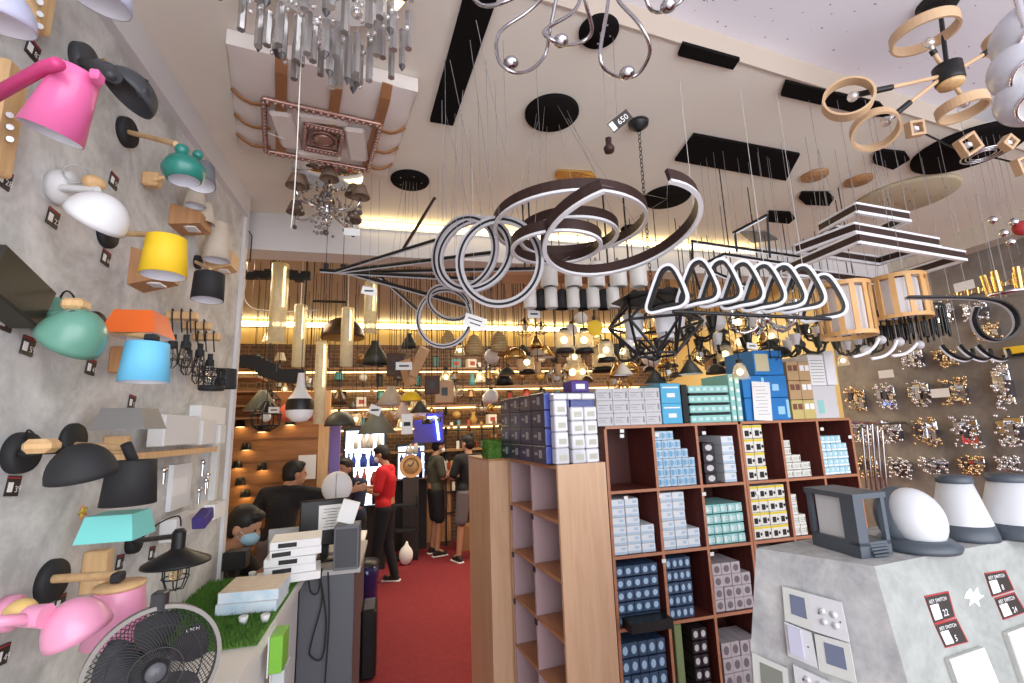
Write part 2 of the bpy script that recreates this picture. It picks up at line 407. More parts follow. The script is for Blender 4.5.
YEL = mat('yellow_fabric', (.85,.55,.02), .6); ORA = mat('orange_enamel', (.78,.14,.02), .45); BLU = mat('sky_blue_fabric', (.16,.55,.82), .6)
TURQ = mat('turquoise_enamel', (.2,.66,.62), .45); GREY = mat('grey_enamel', (.17,.18,.2), .5); LAV = mat('lavender_white_enamel', (.55,.57,.75), .4)
WOODB = woodmat('walnut_block', (.2,.08,.035), (.32,.15,.07), 5); ST = 'wall lamp'
X1 = (1,0,0)

# 1 lavender dome, cut by the left edge, on a pine block with screws
t = thing('wall_lamp', 'lavender-white bowl wall lamp at the top left, above the pink one', ST, Wl(30,5))
part(t, 'wall_block', MB().box(Wl(38,5,.03), (.05,.05,.16), bev=.006), PINE)
for y in (2, 14, 26): part(t, 'screw', MB().cyl(Wl(40,y,.055), Wl(40,y,.075), .007), STEEL)
P = S(-2,-18,-.86); dome(t, P, cd(-.1,-1,.0), .068, .085, LAV); part(t, 'arm', MB().cyl(Wl(34,-6,.04), P, .009), LAV)
# 2 white dome at the top edge
t = thing('wall_lamp', 'white bowl wall lamp cut off by the top edge, above the pink lamp', ST, Wl(80,-20))
disc(t, Wl(72,-22), X1, .05, .02, LAV); P = S(106,-34,-.8); part(t, 'arm', MB().cyl(Wl(72,-22,.02), P, .008), LAV); dome(t, P, cd(-.2,-1,-.1), .08, .1, LAV)
# 3 big pink cone lamp
t = thing('wall_lamp', 'large hot pink cone wall lamp with a flat pink arm', ST, Wl(0,90))
Pt, Pb = S(80,74,-.7), S(61,128,-.7); k = mpp(Pt)
part(t, 'wall_block', MB().box(Wl(2,118,.02), (.04,.07,.3), bev=.006), PINE)
for y in (115, 127, 139): part(t, 'screw', MB().cyl(Wl(8,y,.04), Wl(10,y,.07), .007), STEEL)
part(t, 'arm', MB().tube([S(-10,98,-.9), S(45,67,-.78), S(58,64,-.72)], .014, 8), mat('magenta_enamel', (.65,.06,.22), .35))
Pt = S(80,72,-.74); Pb = Pt+cd(-.30,-.95,-.12)*.165; shade_frustum(t, Pt, Pb, 27*k, 40*k, PINK); bulb(t, Pt*.45+Pb*.55, .03)
part(t, 'hinge', MB().box(S(97,77,-.69), (.02,.03,.025), bev=.004), PINK)
# 4 charcoal bowl lamp
t = thing('wall_lamp', 'charcoal bowl wall lamp with round wall plate beside the pink cone lamp', ST, Wl(80,62))
disc(t, Wl(80,62), X1, .058, .03, CHAR); part(t, 'arm', MB().tube([Wl(82,62,.03), S(98,66,-.85), S(112,76,-.78)], .012), CHAR)
P = S(143,86,-.76); part(t, 'joint', MB().cyl(S(100,66,-.84), S(114,76,-.78), .02).sph(S(108,70,-.81), .022), CHAR)
part(t, 'brass_screw', MB().cyl(S(103,60,-.83), S(113,70,-.8), .006), GOLD)
dome(t, P+V(0,.01,.02), cd(-.42,-.75,-.45), 36*mpp(P), .07, CHAR, CHAR); bulb(t, P+V(.02,-.03,-.04), .02, GLASS)
# 5 green animal-head lamp
t = thing('wall_lamp', 'green round lamp with two small ears on a pine rod from a black disc', ST, Wl(124,132))
disc(t, Wl(124,132), X1, .055, .025, MATTE); P = S(184,170,-.68); k = mpp(P)
part(t, 'rod', MB().cyl(Wl(128,132,.02), S(176,144,-.72), .009), PINE)
sh = part(t, 'shade', MB().lathe([(.001,-.8*24*k),(9*k,-.77*24*k),(18*k,-.55*24*k),(24*k,-.1*24*k),(24.5*k,.1*24*k),(20*k,.55*24*k),(17*k,.62*24*k)], P, (.1,0,-1), 28), GREEN)
o = part(t, 'lining', MB().lathe([(17*k,.62*24*k),(19*k,.4*24*k),(19*k,-.2*24*k),(.001,-.6*24*k)], P, (.1,0,-1), 28), INNER); o.parent = sh
part(t, 'ear', MB().sph(S(182,150,-.68), 8*k, 14, 10), GREEN); part(t, 'ear', MB().sph(S(198,155,-.66), 6.5*k, 14, 10), GREEN)
# 6 grey shade with white lining behind the green lamp
t = thing('wall_lamp', 'grey tapered wall lamp with white lining behind the green eared lamp', ST, Wl(180,180))
P = S(203,166,-.8); k = mpp(P); part(t, 'wall_block', MB().box(Wl(152,180,.03), (.06,.045,.06), bev=.008), PINE); part(t, 'arm', MB().cyl(Wl(154,180,.05), P, .008), PINE)
shade_frustum(t, P, P+V(.0,-.02,-28*k), 13*k, 18*k, GREY)
# 7 white bowl lamp with looped cable
t = thing('wall_lamp', 'white bowl wall lamp with a looped cable and wooden knuckle', ST, Wl(55,188))
part(t, 'wall_plate', MB().lathe([(.001,0),(.05,0),(.055,.02),(.05,.05),(.001,.055)], Wl(55,188), X1, 28), WHITE)
part(t, 'arm', MB().cyl(Wl(62,188,.05), S(98,190,-.84), .01), WHITE)
P = S(104,206,-.8); k = mpp(P); dome(t, P+cd(.7,.7)*.035, cd(-.62,-.78,.02), 36*k, .085, WHITE)
part(t, 'knuckle', MB().sph(S(94,183,-.86), (.028,.028,.022)), PINE); part(t, 'cable', MB().tube(circ(Wl(76,174,.07), (.5,-1,0), .028, 20), .0025, 6, True), STEEL)
# 8 yellow drum
t = thing('wall_lamp', 'bright yellow drum-shade wall lamp on a pine rod from a black disc', ST, Wl(105,236))
disc(t, Wl(105,234), X1, .05, .02, MATTE); P = S(167,238,-.72); k = mpp(P); part(t, 'rod', MB().cyl(Wl(108,233,.02), P+V(0,0,.01), .009), PINEX)
shade_frustum(t, P, P+V(0,0,-50*k), 21.5*k, 25*k, YEL); bulb(t, P+V(0,0,-.07), .025)
# 9 brown box sconces
for i, (px, py, w, h, X, lab, m) in enumerate([(140,272,.08,.15,-.93,'brown wooden wedge-shaped wall light behind the yellow drum lamp', OAK),(178,222,.09,.1,-.9,'brown wooden box wall light above the yellow drum lamp', OAK),(212,262,.08,.15,-.92,'honey-coloured wooden wall light above the black drum shade', PINE)]):
    t = thing('wall_light', lab, 'wall light', Wl(px,py))
    c = Wl(px,py); part(t, 'body', MB().prism([c+V(0,-w,h*.5), c+V(.11,-w*.6,h*.35), c+V(.11,-w*.6,-h*.2), c+V(0,-w,-h*.5)], (0,w*1.5,0)), m)
    part(t, 'diffuser', MB().box(c+V(.06,-w*.15,-h*.36), (.06,w*.7,.006)), OPAL)
# 10 black drum with white lining
t = thing('wall_lamp', 'small black drum-shade wall lamp with white lining, right of the yellow one', ST, Wl(190,262))
P = S(210,274,-.78); k = mpp(P); disc(t, Wl(196,262), X1, .035, .02, MATTE); part(t, 'rod', MB().cyl(Wl(196,262,.02), P+V(0,0,.02), .008).cyl(P+V(0,0,.02), P, .008), PINE)
shade_frustum(t, P, P+V(0,-.005,-33*k), 16*k, 17*k, MATTE)
# 11 cream sconces
for px, py, w, h, lab in [(196,196,.05,.09,'white flared wall light under the grey shade'),(205,213,.05,.1,'cream cylinder wall light with a wooden holder'),(218,240,.07,.2,'tall cream wall light beside the wall end')]:
    t = thing('wall_light', lab, 'wall light', Wl(px,py)); c = Wl(px,py,.09)
    part(t, 'bracket', MB().box(Wl(px,py,.03)+V(0,0,h*.35), (.06,.05,.03), bev=.004), PINE); shade_frustum(t, c+V(0,0,h*.45), c+V(0,0,-h*.55), w*.6, w*.9, CREAM)
# 12 dark brown slab lamp
t = thing('wall_light', 'dark brown square slab wall light at the left edge', 'wall light', Wl(5,285))
c = Wl(8,288,.05); part(t, 'body', MB().box(c, (.07,.2,.12), Matrix.Rotation(-.35,3,'X'), bev=.005), mat('dark_olive_brown', (.03,.026,.018), .5)); part(t, 'wall_plate', MB().box(Wl(8,288,.01), (.02,.08,.08)), BLACK)
# 13 sage green bowl lamp
t = thing('wall_lamp', 'sage green bowl wall lamp with wooden knuckle and matching disc', ST, Wl(41,315))
part(t, 'wall_plate', MB().lathe([(.001,0),(.052,0),(.056,.025),(.045,.06),(.001,.068)], Wl(38,314), X1, 28), GREEN2)
part(t, 'arm', MB().tube([Wl(44,314,.06), S(62,314,-.87), S(84,316,-.83)], .011), GREEN2); part(t, 'knuckle', MB().box(S(76,305,-.84), (.05,.05,.03), bev=.008), PINE)
P = S(84,322,-.8); k = mpp(P); dome(t, P+cd(.4,.5)*.03, cd(-.62,-.78,.02), 38*k, .1, GREEN2); part(t, 'screw', MB().cyl(S(73,313,-.82), S(73,313,-.81), .008), BLACK)
part(t, 'cable', MB().tube(bez(Wl(58,310,.04), Wl(60,290,.05), Wl(68,285,.08), S(75,299,-.85)), .0025, 6), CORDB)
# 14 orange wedge on wooden mount
def trapez_lamp(lab, px, py, wpx, hpx, m, mount=None, X=-.84, mm=PINE, skew=.72):
    t = thing('wall_lamp', lab, ST, Wl(px, py)); P = S(px, py, X); k = mpp(P); w = wpx*k/2; h = hpx*k
    d = .075
    q = lambda s, z: [P+V(-d*s,-w*s,z), P+V(d*s,-w*s,z), P+V(d*s,w*s,z), P+V(-d*s,w*s,z)]
    mb = MB(); a, b = q(skew, h/2), q(1, -h/2); mb.add(a+b, [(0,1,2,3),(0,4,5,1),(1,5,6,2),(2,6,7,3),(3,7,4,0)]); sh = part(t, 'shade', mb, m)
    a, b = q(skew*.97, h/2-.006), q(.97, -h/2+.0005); o = part(t, 'lining', MB().add(a+b, [(3,2,1,0),(1,5,4,0),(2,6,5,1),(3,7,6,2),(0,4,7,3)]), INNER); o.parent = sh
    for (x0, y0, x1, y1) in (mount or []): part(t, 'wooden_mount', MB().box(Wl((x0+x1)/2, (y0+y1)/2, .035), (.07, abs(x1-x0)*k*1.1, abs(y1-y0)*k*1.0), bev=.004), mm)
    return t, P, k
trapez_lamp('orange tapered wall lamp on a brown wooden mount, above the sky blue drum', 141, 325, 58, 30, ORA, [(116,342,130,378)], mm=OAK)
# 15 sky blue drum
t = thing('wall_lamp', 'sky blue drum-shade wall lamp on a pine rod from a brown disc', ST, Wl(96,325))
disc(t, Wl(92,326), X1, .05, .02, BROWN); P = S(148,343,-.74); k = mpp(P); part(t, 'rod', MB().cyl(Wl(96,330,.02), S(152,337,-.76), .01), PINEX)
part(t, 'socket', MB().box(S(152,338,-.75), (.03,.04,.02), bev=.004), MATTE); shade_frustum(t, P, P+V(0,0,-50*k), 23*k, 27*k, BLU)
# 16 wooden block lights with hanging cords and black cages
for i, (px, py, w) in enumerate([(183,316,40),(197,326,36),(207,337,32)]):
    t = thing('wall_light', ['wooden block wall light with black looped cords, nearest of three in a row','wooden block wall light with black looped cords, middle of three in a row','wooden block wall light with black looped cords, farthest of three in a row'][i], 'wall light', Wl(px,py), 'wooden block lights with looped cords')
    c = Wl(px,py,.06); k = mpp(c); part(t, 'block', MB().box(c, (.12, .045, .035), bev=.004), PINE)
    for j in (0,1,2):
        q = c+V(-.035+.035*j,0,.02); part(t, 'cord', MB().tube([q, q+V(0,-.022,.008), q+V(.005,-.03,-.03), q+V(.01,-.02,-.1)], .003, 6), CORDB)
    for j in (0,1):
        q = c+V(-.02+.05*j,-.02,-.12); part(t, 'lamp_holder', MB().cyl(q+V(0,0,.03), q, .012).cyl(q, q+V(0,0,-.03), .018, .02), MATTE)
        mb = MB()
        for a in range(6): x, y = .024*math.cos(a*PI/3), .024*math.sin(a*PI/3); mb.tube([q+V(x*.7,y*.7,-.02), q+V(x,y,-.06), q+V(x,y,-.1), q+V(x*.3,y*.3,-.12)], .0018, 5)
        mb.tube(circ(q+V(0,0,-.08), (0,0,1), .024, 16), .0018, 5, True); part(t, 'cage', mb, BLACK); bulb(t, q+V(0,0,-.065), .014, GLASS)
t = thing('wall_light', 'round black cage wall light at the far end of the left wall', 'wall light', Wl(212,375)); P = S(212,380,-.86)
part(t, 'arm', MB().cyl(Wl(212,368), P+V(0,0,.05), .008), MATTE); mb = MB()
for a in range(10): x, y = .055*math.cos(a*PI/5), .055*math.sin(a*PI/5); mb.tube([P+V(x,y,.05),P+V(x,y,-.03)], .002, 5)
for z in (.05,.01,-.03): mb.tube(circ(P+V(0,0,z), (0,0,1), .055, 20), .003, 5, True)
part(t, 'cage', mb, BLACK); disc(t, P+V(0,0,-.03), (0,0,-1), .055, .02, MATTE, 'bottom_plate'); bulb(t, P+V(0,0,.02), .02, GLASS)
t = thing('wall_light', 'black half-drum wall light on the wall end near the top of the shelves', 'wall light', Wl(226,378)); P = Wl(226,378,.06)
part(t, 'shade', MB().lathe([(.05,.05),(.055,-.06)], P, (0,0,1), 20), MATTE); part(t, 'wall_plate', MB().box(Wl(226,378,.01), (.02,.06,.08)), MATTE)
# 17 grey wedge lamp on pine mount
trapez_lamp('grey tapered wall lamp on a pine mount, below the sky blue drum', 130, 419, 60, 27, mat('warm_grey_enamel', (.2,.19,.18), .5), [(110,432,124,458)])
# 19 black bowl lamp with two discs
t = thing('wall_lamp', 'black bowl wall lamp with a pale wooden knuckle, left of the big black drum', ST, Wl(16,453))
disc(t, Wl(16,453), X1, .055, .03, MATTE); part(t, 'arm', MB().tube([Wl(20,453,.03), S(42,450,-.86), S(62,450,-.84)], .011), MATTE); part(t, 'knuckle', MB().box(S(42,446,-.85), (.06,.06,.035), bev=.012), PINE)
P = S(78,452,-.78); k = mpp(P); dome(t, P+V(0,0,.02), cd(.05,-1,.06), 40*k, .085, MATTE); part(t, 'cable', MB().tube(bez(Wl(26,440,.03), Wl(26,425,.06), Wl(30,428,.09), S(40,442,-.86)), .0025, 6), CORDB)
# big black drum with own disc and rod
t = thing('wall_lamp', 'large black drum-shade wall lamp on a pine rod from a black disc', ST, Wl(74,441))
disc(t, Wl(70,441), X1, .055, .02, MATTE); P = S(133,460,-.76); k = mpp(P); part(t, 'rod', MB().cyl(Wl(76,445,.02), S(126,448,-.78), .01), PINEX)
part(t, 'socket', MB().cyl(S(126,444,-.77), P, .014), MATTE); shade_frustum(t, P, P+V(0,0,-56*k), 26*k, 30*k, MATTE)
# 21 turquoise wedge
trapez_lamp('turquoise tapered wall lamp on a tall pine mount', 118, 525, 62, 33, TURQ, [(88,542,106,600)], skew=.8)
# 22 pink drum on disc and rod
t = thing('wall_lamp', 'pink drum-shade wall lamp with a pine top, hanging behind the fan', ST, Wl(50,581))
disc(t, Wl(48,581), X1, .06, .025, MATTE); P = S(120,588,-.74); k = mpp(P); part(t, 'rod', MB().cyl(Wl(52,579,.02), S(118,575,-.76), .012), PINEX)
part(t, 'socket', MB().box(S(118,577,-.75), (.025,.035,.025), bev=.004), MATTE)
disc(t, P+V(0,0,.012), (0,0,-1), 30*k, .012, PINE, 'wooden_top'); shade_frustum(t, P, P+V(0,0,-68*k), 29*k, 37*k, PINK2)
# 23 pale pink bowl lamp
t = thing('wall_lamp', 'pale pink bowl wall lamp with yellow knuckle at the lower left', ST, Wl(5,612))
disc(t, Wl(3,614), X1, .045, .03, PINK2); part(t, 'arm', MB().tube([S(-10,622,-.84), S(14,620,-.82), S(34,620,-.8)], .012), PINK2); part(t, 'knuckle', MB().sph(S(20,612,-.84), (.03,.035,.028)), mat('pale_yellow_wood', (.8,.55,.2), .5))
part(t, 'joint', MB().cyl(S(22,616,-.83), S(46,616,-.78), .022, .026), PINK2)
P = S(66,606,-.76); k = mpp(P); dome(t, P+V(0,0,.01), cd(.25,-.95,.1), 42*k, .085, PINK2); bulb(t, P+V(.01,0,-.065), .016)
# 24 industrial black lamp with cage
t = thing('wall_lamp', 'black industrial wall lamp with a wide dish shade and wire cage over a clear bulb', ST, Wl(128,545))
disc(t, Wl(130,543), X1, .04, .03, MATTE); P = S(178,548,-.72); k = mpp(P)
part(t, 'arm', MB().cyl(Wl(134,541,.03), S(176,536,-.73), .009), BLACK); part(t, 'lamp_holder', MB().cyl(P+V(0,0,20*k), P, 8*k).cyl(P+V(0,0,24*k), P+V(0,0,20*k), 5*k, 8*k), BLACK)
part(t, 'dish_shade', MB().lathe([(8*k,0),(12*k,3*k),(38*k,16*k),(39*k,19*k),(37*k,18*k),(12*k,6*k),(4*k,3*k)], P, (0,0,-1), 36), BLACK)
mb = MB()
for a in range(6):
    x, y = math.cos(a*PI/3), math.sin(a*PI/3); mb.tube([P+V(x,y,0)*(15*k)+V(0,0,-18*k), P+V(x,y,0)*(15*k)+V(0,0,-36*k), P+V(x,y,0)*(10*k)+V(0,0,-50*k), P+V(0,0,-51*k)], .0022, 6)
for z in (-22,-36): mb.tube(circ(P+V(0,0,z*k), (0,0,1), 15*k, 20), .0022, 6, True)
part(t, 'wire_cage', mb, BLACK); part(t, 'bulb', MB().sph(P+V(0,0,-30*k), (8*k,8*k,11*k)), mat('amber_glass', (.9,.75,.45), .05, trans=.8))
part(t, 'cable', MB().tube(smooth_pts([Wl(140,540,.03), S(158,524,-.85), S(178,516,-.76), S(181,526,-.73)]), .0028, 6), CORDB)
# 18 white panel display with pine rail (niche with white boards and papers)
t = thing('display_rail', 'pine rail with white square shades standing on it, below the black cages', 'display rail', Wl(150,455))
c = Wl(158,453,.1); part(t, 'rail', MB().prism([Wl(106,462,.06), Wl(106,455,.06), Wl(206,447,.06), Wl(206,452,.06)], (.05,0,0)), PINE)
for i, (x0,y0,x1,y1,lab) in enumerate([(148,415,188,449,'white square fabric shade standing on the pine rail'),(189,420,206,447,'narrow white shade at the far end of the pine rail'),(160,509,188,545,'plain white square shade below the pine rail'),(208,424,216,446,'white shade at the wall edge beyond the pine rail')]):
    a, b = Wl(x0,y1,.07), Wl(x1,y0,.07); solo('fabric_light', lab, 'lampshade', MB().box(((a.x+b.x)/2+.02,(a.y+b.y)/2,(a.z+b.z)/2), (.06,abs(b.y-a.y),abs(b.z-a.z)*.9), bev=.004), mat('shade_white', (.7,.7,.69), .7))
# niche boards, papers and clutter at the wall end
for (x0,y0,x1,y1,m_,nm,lab,cat,off) in [(170,462,193,512,WHITE,'sample_board','tall white sample board below the pine rail','board',.02),(172,476,188,497,PAPER,'paper_sheet','crumpled white paper sheet pinned to the sample board','paper',.024),(200,408,226,424,PAPER,'paper_tag','white paper strip taped by the wall end','paper',.05),(214,500,226,520,PAPER,'paper_tag','cream paper tag hanging at the edge of the wall','paper',.05),(205,440,212,500,mat('grey_board',(.5,.5,.52),.6),'sample_board','narrow grey board beside the sample board','board',.03),(214,430,222,500,mat('pale_board',(.7,.7,.68),.6),'sample_board','narrow pale board at the far edge of the wall','board',.03),(178,345,222,345,None,'','','',0)]:
    if m_ is None: continue
    a, b = Wl(x0,y1,off), Wl(x1,y0,off); o = solo(nm, lab, cat, MB().box((a.x-(.0015 if nm=='paper_sheet' else off/2),(a.y+b.y)/2,(a.z+b.z)/2), (.002 if nm=='paper_sheet' else off,abs(b.y-a.y),abs(b.z-a.z))), m_)
t = thing('tap_display', 'chrome pull rods hanging on the boards near the wall end', 'fitting', Wl(205,480))
for x, y in ((164,470),(203,462),(206,480),(199,490),(208,474)):
    part(t, 'rod', MB().cyl(Wl(x,y,.06), Wl(x-1,y+14,.06), .007).sph(Wl(x,y,.06), .014), CHROME)
t = thing('purple_box', 'small dark purple box held on a bracket beside the industrial lamp', 'box', Wl(201,518,.1)); part(t, 'box', MB().box(Wl(203,518,.2), (.05,.1,.05), Matrix.Rotation(.3,3,'X'), bev=.004), mat('purple_card', (.06,.04,.2), .5)); part(t, 'bracket', MB().tube([Wl(203,518,.175), Wl(203,524,.0)], .006), STEEL)
solo('foam_star', 'small yellow and orange star sticker on the wall above the turquoise lamp', 'sticker', MB().prism([Wl(82,512,.004)+V(0,(.022 if i%2 else .009)*math.cos(i*PI/5),(.022 if i%2 else .009)*math.sin(i*PI/5)) for i in range(10)], (.006,0,0)), mat('star_yellow', (.75,.62,.05), .5, noise=((.75,.15,.08), 60, .1)))
# hooks and price cards
CARD = mat('card_black', (.03,.022,.02), .4)
cards = [(100,150,33,50,'83','beside the lavender lamp'),(114,181,0,0,'58','below the black disc with the green lamp'),(53,218,0,0,'22','under the white bowl lamp'),(106,258,0,0,'68','between the white bowl lamp and the yellow one'),(6,321,0,0,'63','at the left edge below the brown slab'),(28,346,0,0,'59','under the sage green lamp'),(91,367,0,0,'45','left of the sky blue drum'),(13,486,0,0,'39','below the left black disc'),(132,402,0,0,'55','above the grey tapered lamp'),(60,603,0,0,'62','below the pink drum lamp disc'),(4,178,0,0,'28','at the left edge beside the white bowl lamp'),(2,655,0,0,'49','at the left edge below the pale pink lamp'),(152,553,0,0,'35','beside the industrial lamp'),(120,562,0,0,'18','beside the tall pine mount')]
for (x, y, _a, _b, tx, wh) in cards:
    if _a: x, y = _a, _b
    t = thing('price_card', 'small black price card %s' % wh, 'price card', Wl(x,y)); c = Wl(x,y,.003)
    k = .042 if y < 600 else .04; R = Matrix.Rotation(-.12,3,'X')
    part(t, 'card', MB().box(c, (.003,k*1.1,k*1.25), R), CARD); part(t, 'red_border', MB().box(c+V(.0018,0,k*.5), (.001,k*1.1,k*.1), R), RED_T)
    part(t, 'white_panel', MB().box(c+V(.002,-k*.27,-k*.05), (.001,k*.4,k*.6), R), WHT_T)
    text_part(t, tx, c+V(.003,k*.0,-k*.4), (0,1,0), (0,0,1), k*.55, WHT_T)
# ---------------- pedestal fan ----------------
fc = at(154,668,c=1.05); R = 80*mpp(fc)
ax = (CAMPOS+V(.0,0,-.1)-fc); ax = V(ax.x*.75+.28, ax.y, ax.z*.35).normalized(); fx, fy, fz = basis(ax)
t = thing('desk_fan', 'black-bladed desk fan with silver rim on the white counter, cut off by the bottom edge', 'fan', (fc.x, fc.y, 1.1))
FANG = mat('fan_black', (.03,.03,.032), .35); RIM = mat('fan_rim_silver', (.2,.18,.165), .45, .2)
part(t, 'rim', MB().sweep(circ(fc+fz*.0, fz, R, 64), fz, rect(.009,.026)), RIM)
mb = MB()
for i in range(72):
    a = 2*PI*i/72; pts = []
    for j in range(9):
        q = j/8; rr = R*(.16+.84*q); a2 = a+.9*q*1.0; pts.append(fc+fx*(rr*math.cos(a2))+fy*(rr*math.sin(a2))+fz*(.035*(1-q**2.2)+.008))
    mb.tube(pts, .0009, 4)
for i in range(2): mb.tube(circ(fc+fz*(.052 - .03*i), fz, R*(.4+.3*i), 40), .0015, 5, True)
part(t, 'front_grille', mb, FANG)
mb = MB()
for i in range(72):
    a = 2*PI*i/72; pts = []
    for j in range(7):
        q = j/6; rr = R*(.2+.8*q); a2 = a-.7*q; pts.append(fc+fx*(rr*math.cos(a2))+fy*(rr*math.sin(a2))-fz*(.06*(1-q**3)+.008))
    mb.tube(pts, .0009, 4)
for q in (.5,.8): mb.tube(circ(fc-fz*(.06*(1-q**3)+.008), fz, R*q, 40), .0012, 4, True)
part(t, 'rear_grille', mb, FANG)
part(t, 'hub_badge', MB().lathe([(.001,.047),(R*.14,.045),(R*.17,.04),(R*.17,.03)], fc, fz, 24), mat('fan_badge', (.09,.09,.1), .3))
BL = mat('fan_blade', (.05,.05,.055), .25, trans=.0, coat=.4)
for b in range(5):
    a0 = 2*PI*b/5+.3; P0 = []; n = 8
    for i in range(n):
        q = i/(n-1); rr = R*(.15+.72*q); w = .34+.30*math.sin(PI*min(1,q*.9))
        for s in (-1,-.3,.3,1): a2 = a0+s*w*(.9); P0.append(fc+fx*(rr*math.cos(a2))+fy*(rr*math.sin(a2))+fz*(-.02+s*.022))
    fs = [(i*4+j,i*4+j+1,(i+1)*4+j+1,(i+1)*4+j) for i in range(n-1) for j in range(3)]; mb = MB().add(P0+[p-fz*.002 for p in P0], fs+[tuple(x+n*4 for x in f)[::-1] for f in fs], True); part(t, 'blade', mb, BL)
part(t, 'hub', MB().cyl(fc+fz*.01, fc-fz*.05, R*.18), FANG); part(t, 'motor', MB().lathe([(.001,-.15),(.03,-.145),(.04,-.12),(.04,-.06)], fc, fz, 20), FANG)
part(t, 'rim_clip', MB().box(fc+fy*(R+.012)*(1 if fy.z > 0 else -1), (.03,.03,.045), bev=.004), FANG)
mc = fc-fz*.11; part(t, 'pole', MB().cyl((mc.x,mc.y,mc.z-.05), (mc.x,mc.y,1.12), .012), FANG); part(t, 'neck', MB().box((mc.x,mc.y,mc.z-.03), (.04,.04,.05), bev=.01), FANG)
part(t, 'base', MB().lathe([(.001,.03),(.03,.028),(.1,.015),(.105,0),(.001,0)], (mc.x,mc.y,1.1), (0,0,1), 32), FANG)
text_part(t, 'LITON', fc+(fx if fx.x>0 else -fx)*R*.45+(fy if fy.z>0 else -fy)*R*.45, fx if fx.x > 0 else -fx, fy if fy.z > 0 else -fy, .009, WHT_T, 'badge_lettering')
